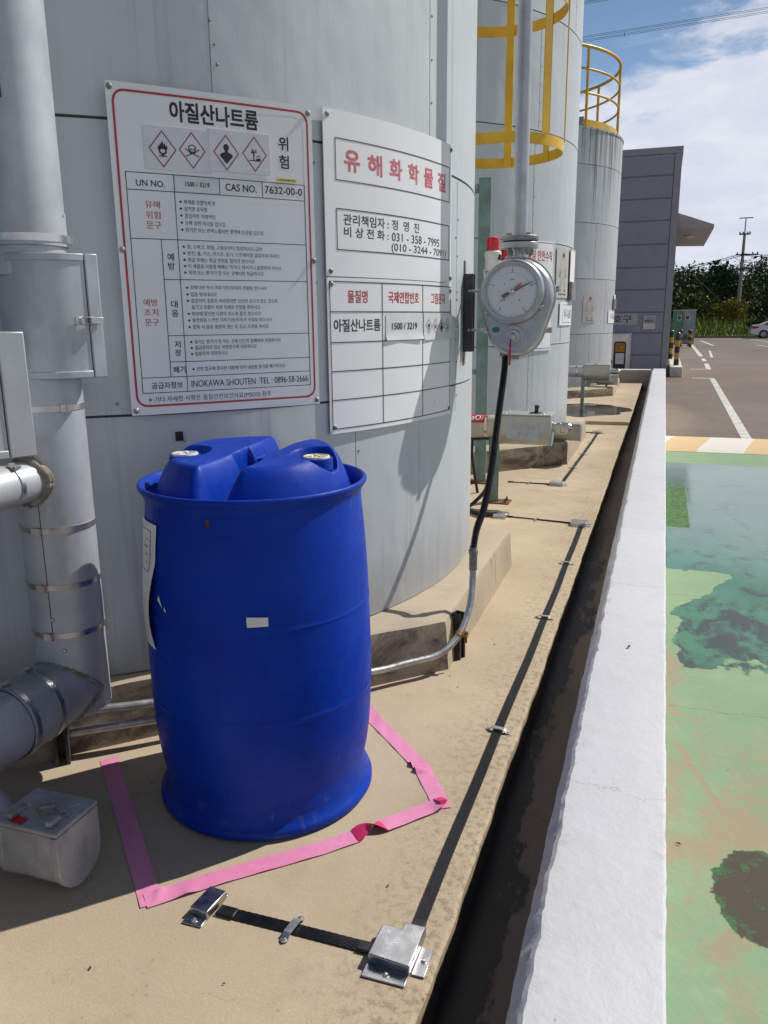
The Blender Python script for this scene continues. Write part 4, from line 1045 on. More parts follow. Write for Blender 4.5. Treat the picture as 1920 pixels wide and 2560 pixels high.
# ------------------------------------------------------------------ pink tape round the drum
def tape(name, label, pts, width, folds=(), z0=0.0022, mat=None):
    """pts: centre line on the pad; each wrinkle lifts the tape a few millimetres"""
    q = MB(); P = []
    for i in range(len(pts) - 1):
        a, b = V(*pts[i], 0), V(*pts[i + 1], 0); n = max(2, int((b - a).length / 0.008))
        P += [a.lerp(b, k / n) for k in range(n)]
    P.append(V(*pts[-1], 0))
    vs = []; m = len(P); L = 0; w = 6
    for i, p in enumerate(P):
        if i: L += (P[i] - P[i - 1]).length
        d = (P[min(i + 1, m - 1)] - P[max(i - 1, 0)]).normalized(); s = V(-d.y, d.x, 0)
        for k in range(w + 1):
            e = (k / w - 0.5)
            z = z0 + 0.0006 * math.sin(L * 60 + 5 * e)
            for (l0, wl, hgt, side) in folds:
                g = math.exp(-((L - l0 - e * 0.02) / wl) ** 2)
                z += hgt * g * (0.5 + e * side)
            vs.append(p + s * (e * width) + V(0, 0, z))
    fs = [(i * (w + 1) + k, i * (w + 1) + k + 1, (i + 1) * (w + 1) + k + 1, (i + 1) * (w + 1) + k) for i in range(m - 1) for k in range(w)]
    q.add(vs, fs)
    o = obj(name, q, mat or M['pink'], loc=(P[0].x, P[0].y, 0), smooth=1.2)
    tag(o, label, 'tape', 'pink tape strips marking a bay round the drum'); return o
TW = 0.050
tape('pink_tape_strip', 'pink tape strip left of the drum, mostly in its shadow', [(-1.500, 1.790), (-1.008, 1.296)], TW, [(0.06, 0.012, 0.003, 1)])
tape('pink_tape_strip', 'long pink tape strip in front of the drum, sunlit and twisted near its right end', [(-1.028, 1.300), (-0.90, 1.432), (-0.728, 1.590), (-0.655, 1.668)], TW, [(0.03, 0.010, 0.007, 1), (0.10, 0.02, 0.005, -1)], 0.0034)
# the twist and the piece beyond it belong to the same strip
def front_tape_end():
    root = [o for o in COL.objects if o.get('label', '').startswith('long pink')][0]
    q = MB(); a, b = V(-0.658, 1.665, 0), V(-0.60, 1.730, 0); d = (b - a).normalized(); s = V(-d.y, d.x, 0)
    n = 12; vs = []
    for i in range(n + 1):
        k = i / n; ang = PI * k; c = a.lerp(b, k)
        h = 0.010 * math.sin(PI * k)
        vs += [c + s * (TW / 2 * math.cos(ang)) + V(0, 0, 0.0045 + h + 0.012 * math.sin(ang)), c - s * (TW / 2 * math.cos(ang)) + V(0, 0, 0.0045 + h * 0.3)]
    q.add(vs, [(2 * i, 2 * i + 1, 2 * i + 3, 2 * i + 2) for i in range(n)])
    obj('twist', q, M['pink_back'], root, smooth=1.5)
    q = MB(); P = [V(-0.605, 1.725, 0), V(-0.55, 1.79, 0), V(-0.49, 1.865, 0)]
    vs = []; n = 14
    for i in range(n + 1):
        p = P[0].lerp(P[2], i / n); 
        for e in (-0.5, -0.25, 0, 0.25, 0.5): vs.append(p + s * (TW * e) + V(0, 0, 0.005 + 0.010 * math.exp(-((i - n) / 1.6) ** 2) * (0.5 - e) + 0.0006 * math.sin(i)))
    q.add(vs, [(i * 5 + k, i * 5 + k + 1, (i + 1) * 5 + k + 1, (i + 1) * 5 + k) for i in range(n) for k in range(4)])
    obj('far_piece', q, M['pink'], root, smooth=1.5)
    q = MB(); c = V(-0.492, 1.862, 0.009)
    q.add([c + s * 0.026 + V(0, 0, -0.003), c - s * 0.004 + V(0, 0, 0.010), c - s * 0.022, c + d * 0.022 - s * 0.016 + V(0, 0, 0.012), c + d * 0.024 + s * 0.02], [(0, 1, 4), (1, 3, 4), (1, 2, 3)])
    obj('crumpled_end', q, M['pink_back'], root, smooth=0)
front_tape_end()
TAPE_R = [(-0.872, 2.335), (-0.820, 2.268), (-0.685, 2.133), (-0.585, 2.030), (-0.548, 1.970), (-0.512, 1.915), (-0.476, 1.852)]
tape('pink_tape_strip', 'pink tape strip right of the drum, bent round to the black cable', TAPE_R, TW, [(0.405, 0.010, 0.012, -1), (0.44, 0.010, 0.015, -1), (0.53, 0.012, 0.004, 1)], 0.0022)

# ------------------------------------------------------------------ leak-sensing cables, clips, covers
def braid_cable(label, a, b, w, h, z=0.0, loc_group='black sensing cables taped along the pad'):
    a, b = V(*a, z), V(*b, z); d = (b - a).normalized(); s = V(-d.y, d.x, 0); L = (b - a).length
    t = thing('sensing_cable', label, 'cable', a, loc_group)
    strands = 9 if w > 0.02 else 1
    q = MB(); n = int(L / 0.004) if w > 0.02 and L < 4.2 else max(2, int(L / 0.03))
    rr = w / strands / 2
    for k in range(strands):
        e = (k - (strands - 1) / 2) * rr * 2
        path = []; rad = []
        for i in range(n + 1):
            l = L * i / n; p = a + d * l
            wob = 0.0022 * math.sin(l * 2.1 + 0.5) + 0.0012 * math.sin(l * 7.3)
            path.append(p + s * (e + (wob if strands > 1 else wob * 2)) + V(0, 0, h * (0.55 - 0.25 * (e / (w / 2)) ** 2 if strands > 1 else 0.5)))
            rad.append(rr * (1.12 + 0.22 * math.sin(l * 2 * PI / 0.016 + k * PI)))
        q.tube(path, rad, 6)
    obj('braid', q, M['cable'], t, smooth=0.8)
    for e in (a + d * 0.02, b - d * 0.02):
        q = MB(); q.obox(e + V(0, 0, h * 0.55), d, s, (0, 0, 1), 0.022, w * 0.46, h * 0.62)
        obj('clear_wrap', q, M['black_rubber'], t, bevel=0.002)
braid_cable('short black braided cable between the two nearest steel covers', (-0.852, 1.3255), (-0.478, 1.324), 0.030, 0.008)
braid_cable('long black braided cable running beside the drain trench from the nearest corner cover', (-0.416, 1.392), (-0.404, 5.03), 0.030, 0.008)
braid_cable('thin dark cable crossing the pad behind the plinth corner', (-0.90, 5.15), (-0.47, 5.082), 0.009, 0.010)
braid_cable('black cable along the pad in front of the middle tank plinth', (-0.680, 6.33), (-0.625, 9.39), 0.030, 0.008)
braid_cable('thin dark cable crossing the pad behind the green post', (-1.10, 6.31), (-0.76, 6.30), 0.009, 0.010)
braid_cable('thin dark cable at the far end of the last sensing run', (-1.15, 9.42), (-0.67, 9.40), 0.009, 0.010)

def cable_clip(label, c, d, half=0.040, w=0.0085):
    """flat steel strap with two screws; d = direction along the strap"""
    c = V(*c, 0); d = V(*d, 0).normalized(); s = V(-d.y, d.x, 0)
    t = thing('cable_clip', label, 'cable clip', c, 'steel strap clips holding the cables')
    q = MB(); n = 16; vs = []
    for i in range(n + 1):
        l = -half + 2 * half * i / n
        z = 0.0025 + 0.0095 * max(0, min(1, (half * 0.74 - abs(l)) / (half * 0.2)))
        ww = w * math.sqrt(max(0.05, 1 - max(0, (abs(l) - half + w) / w) ** 2))
        vs += [c + d * l + s * ww + V(0, 0, z), c + d * l - s * ww + V(0, 0, z), c + d * l - s * ww + V(0, 0, z + 0.0022), c + d * l + s * ww + V(0, 0, z + 0.0022)]
    q.add(vs, [(i * 4 + k, i * 4 + (k + 1) % 4, i * 4 + 4 + (k + 1) % 4, i * 4 + 4 + k) for i in range(n) for k in range(4)] + [(3, 2, 1, 0), (n * 4, n * 4 + 1, n * 4 + 2, n * 4 + 3)])
    obj('strap', q, M['galv'], t, smooth=0.5)
    for e in (-1, 1):
        q = MB(); q.lathe([(0.0048, 0.0035), (0.0048, 0.005), (0.0036, 0.0072), (0.0001, 0.0082)], c + d * e * half * 0.80, 12)
        obj('screw', q, M['steel'], t)
cable_clip('steel strap clip in the middle of the short front cable', (-0.672, 1.3245), (0.12, 1), 0.042)
cable_clip('steel strap clip on the long cable right of the drum, nearest of its row', (-0.4135, 2.31), (1, -0.16))
cable_clip('steel strap clip on the long cable opposite the conduit bracket', (-0.410, 3.353), (1, -0.10))
cable_clip('steel strap clip on the long cable beside the plinth far corner', (-0.407, 4.196), (1, -0.06))
cable_clip('small white clip halfway on the thin cable behind the plinth', (-0.700, 5.118), (0.2, 1), 0.034)
cable_clip('steel clip on the farther cable, nearest to the middle tank plinth corner', (-0.6665, 7.09), (1, -0.03))
cable_clip('steel clip on the farther cable, second along the middle tank plinth', (-0.6525, 7.85), (1, -0.03))
cable_clip('steel clip on the farther cable, last before the ridge across the pad', (-0.639, 8.62), (1, -0.03))
cable_clip('small clip on the thin cable behind the green post', (-0.93, 6.305), (0.1, 1), 0.034)

def cover(label, poly, h, flanges, mat, screws):
    c = V(sum(p[0] for p in poly) / len(poly), sum(p[1] for p in poly) / len(poly), 0)
    t = thing('steel_cover', label, 'cover', c, 'folded steel covers over the cable joints')
    q = MB(); q.prism(poly, (0, 0, 0.0025), (1, 0, 0), (0, 1, 0), (0, 0, 1), h); obj('lid', q, mat, t, bevel=0.0025)
    q = MB()
    for (x0, y0, x1, y1) in flanges: q.box((x0, y0, 0.0015), (x1, y1, 0.0045))
    obj('flange', q, mat, t, bevel=0.001)
    for x, y in screws:
        q = MB(); q.lathe([(0.006, 0.003), (0.0058, 0.006), (0.004, 0.009), (0.0001, 0.0102)], (x, y, 0), 14); q.lathe([(0.0085, 0.0035), (0.0085, 0.005), (0.001, 0.0052)], (x, y, 0), 14)
        obj('screw', q, M['steel'], t)
cover('L-shaped bright steel cover on the pad corner where the two front cables meet', [(-0.486, 1.287), (-0.395, 1.280), (-0.392, 1.395), (-0.440, 1.396), (-0.441, 1.374), (-0.484, 1.376)], 0.024,
      [(-0.488, 1.252, -0.397, 1.286), (-0.393, 1.286, -0.366, 1.362)], M['chrome'], [(-0.441, 1.268), (-0.379, 1.325)])
cover('small dark reflecting steel cover beside the corner of the pink tape', [(-0.908, 1.296), (-0.862, 1.292), (-0.855, 1.366), (-0.900, 1.370)], 0.020,
      [(-0.912, 1.268, -0.864, 1.294), (-0.900, 1.371, -0.858, 1.378)], M['chrome'], [(-0.888, 1.280)])
cover('flat steel cover at the far end of the long cable', [(-0.475, 5.035), (-0.375, 5.025), (-0.372, 5.12), (-0.475, 5.125)], 0.022, [(-0.47, 5.005, -0.38, 5.033), (-0.372, 5.035, -0.350, 5.11)], M['steel'], [(-0.43, 5.018), (-0.362, 5.07)])
cover('grey steel cover on the pad behind the plinth, at the loop of black hose', [(-0.985, 5.10), (-0.90, 5.11), (-0.89, 5.19), (-0.975, 5.20)], 0.024, [(-0.985, 5.08, -0.90, 5.102)], M['steel'], [(-0.95, 5.092)])
cover('steel cover at the near end of the farther cable', [(-0.77, 6.27), (-0.66, 6.265), (-0.655, 6.35), (-0.765, 6.355)], 0.024, [(-0.77, 6.245, -0.66, 6.268), (-0.655, 6.275, -0.63, 6.34)], M['galv'], [(-0.72, 6.256), (-0.643, 6.31)])
cover('small steel cover at the far end of the farther cable', [(-0.68, 9.36), (-0.58, 9.36), (-0.58, 9.46), (-0.68, 9.46)], 0.024, [(-0.58, 9.38, -0.555, 9.45)], M['galv'], [(-0.567, 9.41)])

# ------------------------------------------------------------------ conduits, strut brackets, hoses
def conduit():
    t = thing('conduit_pipe', 'grey steel conduit along the near plinth rising to the ribbed black hose', 'conduit', (-0.63, 2.90, 0.0))
    straight = [(-1.95, 1.545, 0.142), (-1.616, 1.781, 0.140), (-1.425, 1.921, 0.133), (-1.15, 2.185, 0.105), (-0.895, 2.466, 0.071), (-0.800, 2.570, 0.071)]
    path = smooth_path(straight, 6) + smooth_path([(-0.770, 2.601, 0.071), (-0.715, 2.655, 0.076), (-0.672, 2.712, 0.098), (-0.645, 2.775, 0.140), (-0.633, 2.832, 0.195), (-0.630, 2.868, 0.25), (-0.630, 2.886, 0.31), (-0.630, 2.890, 0.362)], 8)
    q = MB(); q.tube(path, 0.0125, 18); obj('pipe', q, M['galv'], t, smooth=0.9)
    q = MB(); q.tube([(-0.630, 2.890, 0.345), (-0.630, 2.890, 0.408)], 0.0155, 18); q.tube([(-0.630, 2.890, 0.408), (-0.630, 2.889, 0.426)], 0.0185, 8); q.tube([(-0.630, 2.890, 0.426), (-0.630, 2.888, 0.437)], 0.0145, 18)
    obj('hose_fitting', q, M['iron'], t, smooth=0.5)
    t = thing('lower_conduit', 'lower of two grey conduits on the plinth left of the drum, in shade', 'conduit', (-1.52, 1.85, 0.0))
    q = MB(); q.tube(smooth_path([(-1.99, 1.51, 0.040), (-1.73, 1.700, 0.058), (-1.616, 1.780, 0.072), (-1.424, 1.922, 0.075), (-1.25, 2.07, 0.07), (-1.16, 2.145, 0.05), (-1.13, 2.17, 0.0)], 6), 0.0130, 16)
    obj('pipe', q, M['galv'], t, smooth=0.9)
conduit()
def strut(label, c, d, h, w=0.0205, dep=0.0205):
    """slotted C channel standing on the pad against the plinth; open side along -d"""
    c = V(*c, 0); d = V(*d, 0).normalized(); s = V(-d.y, d.x, 0)
    t = thing('strut_bracket', label, 'bracket', c)
    prof = [(-w, dep), (-w, -dep), (w, -dep), (w, dep), (w * 0.55, dep), (w * 0.55, dep - 0.003), (w - 0.003, dep - 0.003), (w - 0.003, -dep + 0.003), (-w + 0.003, -dep + 0.003), (-w + 0.003, dep - 0.003), (-w * 0.55, dep - 0.003), (-w * 0.55, dep)]
    q = MB(); q.prism(prof, c, s, d, (0, 0, 1), h)
    obj('channel', q, M['dark_bar'], t, smooth=0)
    q = MB()
    for z in (h * 0.25, h * 0.55, h * 0.82): q.obox(c + V(0, 0, z) - d * (dep + 0.0006), s, (0, 0, 1), d, 0.0055, 0.014, 0.001)
    obj('slots', q, M['ink'], t, smooth=0)
    return t
strut('dark slotted bracket at the corner of the near plinth holding the bent conduit', (-0.672, 2.835), (0.95, -0.31), 0.185)
strut('dark bracket on the plinth left of the drum carrying both conduits', (-1.618, 1.735), (0.55, -0.83), 0.125)
def clamp():
    t = thing('pipe_clamp', 'rusty yellow clamp with a bolt gripping the bent conduit', 'clamp', (-0.650, 2.757, 0.128))
    c = V(-0.650, 2.760, 0.129); ax = V(0.2, 0.72, 0.5).normalized(); u, w = perp(ax)
    q = MB(); q.lathe([(0.0126, -0.009), (0.0152, -0.009), (0.0152, 0.009), (0.0126, 0.009)], c, 24, ax); obj('band', q, M['rust_yellow'], t, smooth=0.6)
    q = MB(); k = V(0.80, -0.45, -0.1).normalized(); k = (k - ax * k.dot(ax)).normalized()
    q.obox(c + k * 0.026, k, ax, k.cross(ax), 0.013, 0.009, 0.0013); q.obox(c + k * 0.027 + k.cross(ax) * 0.005, k, ax, k.cross(ax), 0.012, 0.008, 0.0013)
    obj('ears', q, M['rust_yellow'], t, bevel=0.001)
    q = MB(); q.cyl(c + k * 0.030 + V(0, 0, 0.012), c + k * 0.030 + V(0, 0, -0.030), 0.0035, 8); q.hexa(c + k * 0.030 + V(0, 0, 0.008), (0, 0, 1), 0.007, 0.006)
    obj('bolt', q, M['rust'], t, smooth=0.4)
clamp()
def corrugated(path, r, pitch=0.0075, depth=0.16):
    P = smooth_path(path, 40); out = []; L = 0
    # resample evenly
    tot = sum((P[i + 1] - P[i]).length for i in range(len(P) - 1)); st = pitch / 4; res = []; need = 0; acc = 0
    for i in range(len(P) - 1):
        seg = (P[i + 1] - P[i]).length
        while need <= acc + seg:
            res.append(P[i].lerp(P[i + 1], (need - acc) / seg)); need += st
        acc += seg
    rad = [r * (1 + depth * (0, 1, 1, 0)[i % 4] - depth * 0.6) for i in range(len(res))]
    return res, rad
def hose():
    t = thing('ribbed_hose', 'black ribbed hose hanging from the round level gauge down to the conduit', 'hose', (-0.63, 2.89, 0.43))
    path = [(-0.622, 3.392, 1.155), (-0.614, 3.372, 1.10), (-0.609, 3.285, 0.990), (-0.610, 3.195, 0.845), (-0.607, 3.091, 0.701), (-0.611, 2.992, 0.575), (-0.624, 2.918, 0.500), (-0.630, 2.889, 0.432)]
    p, r = corrugated(path, 0.0128, 0.0062, 0.22); q = MB(); q.tube(p, r, 14, True); obj('sleeve', q, M['black_rubber'], t, smooth=0.5)
    t = thing('loose_hose', 'thin black hose looping on the pad from the green post to a steel cover', 'hose', (-1.10, 5.4, 0.0))
    path = [(-1.07, 5.50, 0.44), (-1.075, 5.46, 0.34), (-1.08, 5.42, 0.22), (-1.10, 5.40, 0.12), (-1.16, 5.35, 0.045), (-1.19, 5.28, 0.02), (-1.17, 5.20, 0.018), (-1.10, 5.13, 0.018), (-1.02, 5.12, 0.018), (-0.965, 5.135, 0.02)]
    q = MB(); q.tube(smooth_path(path, 8), 0.0135, 12); obj('sleeve', q, M['black_rubber'], t, smooth=0.8)
    t = thing('thin_cable', 'thin black cable hanging under the sodium hydroxide pipe near the tall green post', 'cable', (-1.25, 5.9, 0.0))
    path = [(-1.36, 5.75, 0.44), (-1.25, 5.72, 0.43), (-1.12, 5.62, 0.45), (-1.08, 5.56, 0.42)]
    q = MB(); q.tube(smooth_path(path, 8), 0.011, 10); q.tube(smooth_path([(-1.27, 5.73, 0.42), (-1.275, 5.75, 0.3), (-1.265, 5.80, 0.15), (-1.25, 5.85, 0.0)], 8), 0.011, 10)
    obj('sheath', q, M['black_rubber'], t, smooth=0.8)
hose()

# ------------------------------------------------------------------ clad pipework
def clasp(parent, c, n, s, k=1.0):
    """toggle latch: keeper plate, wire loop, lever; n = outward, s = along the latch"""
    c, n, s = Vector(c), Vector(n).normalized(), Vector(s).normalized(); w = n.cross(s)
    q = MB()
    q.obox(c - s * 0.022 * k + n * 0.002, s, w, n, 0.009 * k, 0.010 * k, 0.002 * k)
    q.bolt(c - s * 0.022 * k + n * 0.004 + w * 0.005 * k, n, 0.0035 * k, 0.003); q.bolt(c - s * 0.022 * k + n * 0.004 - w * 0.005 * k, n, 0.0035 * k, 0.003)
    for e in (-1, 1): q.tube([c - s * 0.018 * k + w * e * 0.008 * k + n * 0.007 * k, c + s * 0.016 * k + w * e * 0.008 * k + n * 0.010 * k], 0.0016 * k, 6)
    q.tube([c - s * 0.018 * k + w * 0.008 * k + n * 0.007 * k, c - s * 0.018 * k - w * 0.008 * k + n * 0.007 * k], 0.0016 * k, 6)
    q.obox(c + s * 0.020 * k + n * 0.009 * k, s, w, n, 0.016 * k, 0.008 * k, 0.006 * k)
    return obj('clasp', q, M['galv'], parent, smooth=0.5, bevel=0.0012)
def d_profile(w, a, grow=0.0, n=18):
    r = w / 2 + grow
    return [(-r, a), *[(r * math.cos(PI + PI * i / n), r * math.sin(PI + PI * i / n)) for i in range(n + 1)], (r, a)]
def d_casing(root, c, ax, lidn, L, w, a, lt, mat, clasps=(), rim=0.004):
    """valve box: half round shell closed by a flat lid"""
    c, ax, n = Vector(c), Vector(ax).normalized(), Vector(lidn).normalized(); s = n.cross(ax).normalized()
    q = MB(); q.prism(d_profile(w, a), c - ax * L / 2, s, n, ax, L); body = obj('casing', q, mat, root, smooth=0.6)
    for e in (-1, 1):
        q = MB(); o = c + ax * (e * L / 2) - (ax * 0.014 if e > 0 else ax * 0.004)
        q.prism(d_profile(w, a, rim), o, s, n, ax, 0.018); obj('end_cap', q, mat, root, smooth=0.6, bevel=0.002)
    q = MB(); q.obox(c + n * (a + 0.0025 + lt / 2), ax, s, n, L / 2 + 0.005, w / 2 + rim, lt / 2); lid = obj('lid', q, mat, root, bevel=0.003)
    for (l, e, kind) in clasps:
        if kind == 'side': clasp(root, c + ax * l + s * (e * (w / 2 + rim)) + n * (a - 0.004), s * e, n)
        else: clasp(lid, c + ax * l + s * (e * (w / 2 - 0.02)) + n * (a + lt + 0.003), n, s * e)
    return body, lid
def strap(root, c, ax, r, buckle_dir, w=0.0075):
    c, ax = Vector(c), Vector(ax).normalized()
    q = MB(); q.lathe([(r - 0.001, -w), (r + 0.0022, -w), (r + 0.0022, w), (r - 0.001, w)], c, 48, ax)
    b = Vector(buckle_dir); b = (b - ax * b.dot(ax)).normalized(); t = ax.cross(b)
    q.obox(c + b * (r + 0.005), t, ax, b, 0.011, 0.0095, 0.004); q.obox(c + b * (r + 0.008) + t * 0.009, t, ax, b, 0.004, 0.0095, 0.004)
    return obj('band_clamp', q, M['steel'], root, smooth=0.6)

PX = V(-1.542, 1.732, 0)
def left_pipework():
    t = thing('insulated_pipe', 'thick grey clad pipe at the left edge rising past the hazard board, with branches', 'pipe', PX)
    r, zh = 0.095, 0.275
    q = MB(); q.tube([PX + V(0, 0, zh - 0.065), PX + V(0, 0, 0.44)], r, 48, False)
    q.tube([PX + V(0, 0, 0.441), PX + V(0, 0, 1.17)], r + 0.002, 48, False); q.tube([PX + V(0, 0, 1.40), PX + V(0, 0, 1.495)], r - 0.006, 48, False); q.tube([PX + V(0, 0, 1.47), PX + V(0, 0, 1.553)], r + 0.001, 48, False); q.tube([PX + V(0, 0, 1.55), PX + V(0, 0, 4.6)], r - 0.001, 48, False)
    q.lathe([(0.092, zh - 0.065), (0.06, zh - 0.09), (0.001, zh - 0.095)], PX, 32)
    obj('riser', q, M['pipe'], t, smooth=0.6)
    q = MB(); P0, P1 = PX + V(0, 0.02, zh), PX + V(0, -1.5, zh)
    q.tube([P0, PX + V(0, -0.145, zh)], r - 0.001, 48, False); q.tube([PX + V(0, -0.143, zh), PX + V(0, -0.27, zh)], r + 0.004, 48, False); q.tube([PX + V(0, -0.268, zh), P1], r, 48)
    obj('horizontal_run', q, M['pipe_dirty'], t, smooth=0.6)
    # zig-zag mitre seam and mastic where the pipes meet
    q = MB(); pts = []
    for i in range(73):
        a = 2 * PI * i / 72
        # saddle curve of two equal cylinders (vertical riser, run along -Y)
        x = (r + 0.002) * math.cos(a); k = abs(math.sin(a)) * r
        pts.append(PX + V(x, -k - 0.002, zh + k * 0.98 * (1 if math.sin(a) > 0 else -1) + 0.002 * (-1) ** i))
    q.tube(pts, 0.0055, 6, False); obj('mitre_seam', q, M['mastic'], t, smooth=0.8)
    # horizontal branch below the upper valve box
    zs, rs = 0.882, 0.054
    q = MB(); q.tube([PX + V(0, -0.05, zs), PX + V(0, -1.3, zs)], rs, 36); obj('branch', q, M['pipe'], t, smooth=0.6)
    q = MB(); pts = []; rads = []
    rr = random.Random(5)
    for i in range(49):
        a = 2 * PI * i / 48; x = (rs + 0.004) * math.cos(a); z = (rs + 0.004) * math.sin(a)
        y = -math.sqrt(max(1e-6, (r + 0.002) ** 2 - x * x)) - 0.006
        pts.append(PX + V(x, y, zs + z)); rads.append(0.009 + rr.uniform(-0.003, 0.004))
    q.tube(pts, rads, 8, False)
    q.tube([p + V(0.004, 0.008, 0) for p in pts], [k * 0.7 for k in rads], 8, False); obj('mastic_bead', q, M['mastic'], t, smooth=1.2)
    for z, b in ((1.068, (0.95, -0.4, 0)), (0.748, (0.15, -1, 0)), (0.59, (0.10, -1, 0)), (0.452, (0.15, -1, 0))): strap(t, PX + V(0, 0, z), (0, 0, 1), r + 0.002, b)
    strap(t, PX + V(0, 0, 1.488), (0, 0, 1), r + 0.001, (0.8, 0.5, 0), 0.009)
    strap(t, PX + V(0, -0.165, zh), (0, 1, 0), r + 0.004, (-0.1, 0, 1)); strap(t, PX + V(0, -0.255, zh), (0, 1, 0), r + 0.004, (0.0, 0, 1))
    strap(t, PX + V(0, -0.165, zs), (0, 1, 0), rs + 0.001, (0.45, 0, 0.8), 0.006)
    for (x, y, z) in ((0.03, -0.092, 0.50), (0.05, -0.085, 0.41), (0.088, 0.03, 1.545)):
        q = MB(); q.bolt(PX + V(x, y, z), V(x, y, 0), 0.005, 0.005); obj('screw', q, M['steel'], t)
    q = MB(); a = math.atan2(-0.66, 0.18)
    q.obox(PX + V((r + 0.002) * math.cos(a), (r + 0.002) * math.sin(a), 0.80), V(math.cos(a), math.sin(a), 0), V(-math.sin(a), math.cos(a), 0), (0, 0, 1), 0.0006, 0.0012, 0.36)
    obj('lap_seam', q, M['seal'], t, smooth=0)
    # white flow arrow printed on the upper pipe
    q = MB(); F = Face(lambda u, v, off=0.0: PX + V((r + off) * math.cos(R(-105) + u / r), (r + off) * math.sin(R(-105) + u / r), v), 0.01)
    F.rect(q, -0.10, 0.070, 1.797, 1.94, 0.0012); F.rect(q, -0.1, 0.045, 1.94, 1.98, 0.0012); obj('printed_arrow', q, M['sign'], t, smooth=1)
    q = MB(); F.stroke(q, [(-0.10, 1.797), (-0.05, 1.797), (0.0, 1.797), (0.040, 1.797), (0.070, 1.797), (0.070, 1.85), (0.070, 1.94), (0.045, 1.985), (0.01, 2.04)], 0.0022, 0.002); obj('arrow_outline', q, M['ink'], t, smooth=0)
    # upper valve box round the riser
    sd, n = V(0.88, -0.475, 0).normalized(), V(0.475, 0.88, 0).normalized()
    g = thing('valve_box', 'large rounded grey valve box with latched lid on the thick left pipe', 'valve box', PX + V(0, 0, 1.148))
    d_casing(g, PX + V(0, 0, 1.297) + n * 0.050, (0, 0, -1), n, 0.298, 0.262, 0.033, 0.034, M['pipe'], [(0.010, 1, 'side'), (0.010, -1, 'side')])
    # box on the branch, its lid edge shows at the picture edge
    g = thing('valve_box', 'grey latched valve box at the left picture edge, above the upper branch pipe', 'valve box', (-1.538, 1.358, 0.975))
    d_casing(g, (-1.500, 1.405, 1.125) , (0, 0, -1), n, 0.268, 0.22, 0.066, 0.058, M['pipe'], [(0.098, 1, 'side'), (-0.005, 1, 'side'), (-0.095, 1, 'side')])
    q = MB(); q.tube([V(-1.530, 1.39, 0.92), V(-1.530, 1.39, 0.995)], 0.05, 24); obj('neck', q, M['pipe_dirty'], g)
    # box low over the pad
    g = thing('valve_box', 'dull grey valve box with flat lid low over the pad in the drum shadow', 'valve box', (-1.285, 1.305, 0.01))
    c = V(-1.287, 1.305, 0.0805)
    body, lid = d_casing(g, c, (1, 0, 0), (0, 0, 1), 0.168, 0.136, 0.086, 0.011, M['low_casing'], [(0.058, -0.45, 'top'), (-0.052, -0.45, 'top')], 0.003)
    zt = 0.0805 + 0.086 + 0.0138
    q = MB(); q.grid(lambda a, b: V(-1.334 + 0.036 * a, 1.244 + 0.024 * b - 0.004 * a, zt + 0.001), 1, 1); obj('red_label', q, M['red_sign'], lid, smooth=0)
    q = MB(); F = flat_face((-1.24, 1.325, zt), (0.55, 0.83, 0), (0, 0, 1))
    for k in range(5): F.rect(q, 0.006 * k, 0.006 * k + 0.0042, -0.0015, 0.0015, 0.0012)
    obj('faint_print', q, M['sign'], lid, smooth=0)
    q = MB(); q.grid(lambda a, b: V(-1.278 + (0.030 * a) * math.cos(2 * PI * b) * (1 + 0.25 * math.sin(6 * PI * b)), 1.300 + (0.017 * a) * math.sin(2 * PI * b) * (1 + 0.2 * math.cos(8 * PI * b)), zt + 0.009 * (1 - a * a) + 0.0003), 5, 24)
    lump = obj('mastic_lump', q, M['mastic'], lid, smooth=1.5)
    q = MB(); q.obox(V(-1.278, 1.302, zt + 0.012), (0.85, 0.52, 0), (-0.52, 0.85, 0), (0, 0, 1), 0.019, 0.006, 0.005); obj('grip', q, M['iron'], lid, bevel=0.002)
    q = MB(); q.tube([V(-1.365, 1.305, 0.085), V(-1.372, 1.305, 0.085)], 0.073, 28); q.tube([V(-1.372, 1.305, 0.085), V(PX.x + 0.03, 1.305, 0.16)], 0.056, 24); obj('branch', q, M['low_casing'], g, smooth=0.6)
left_pipework()

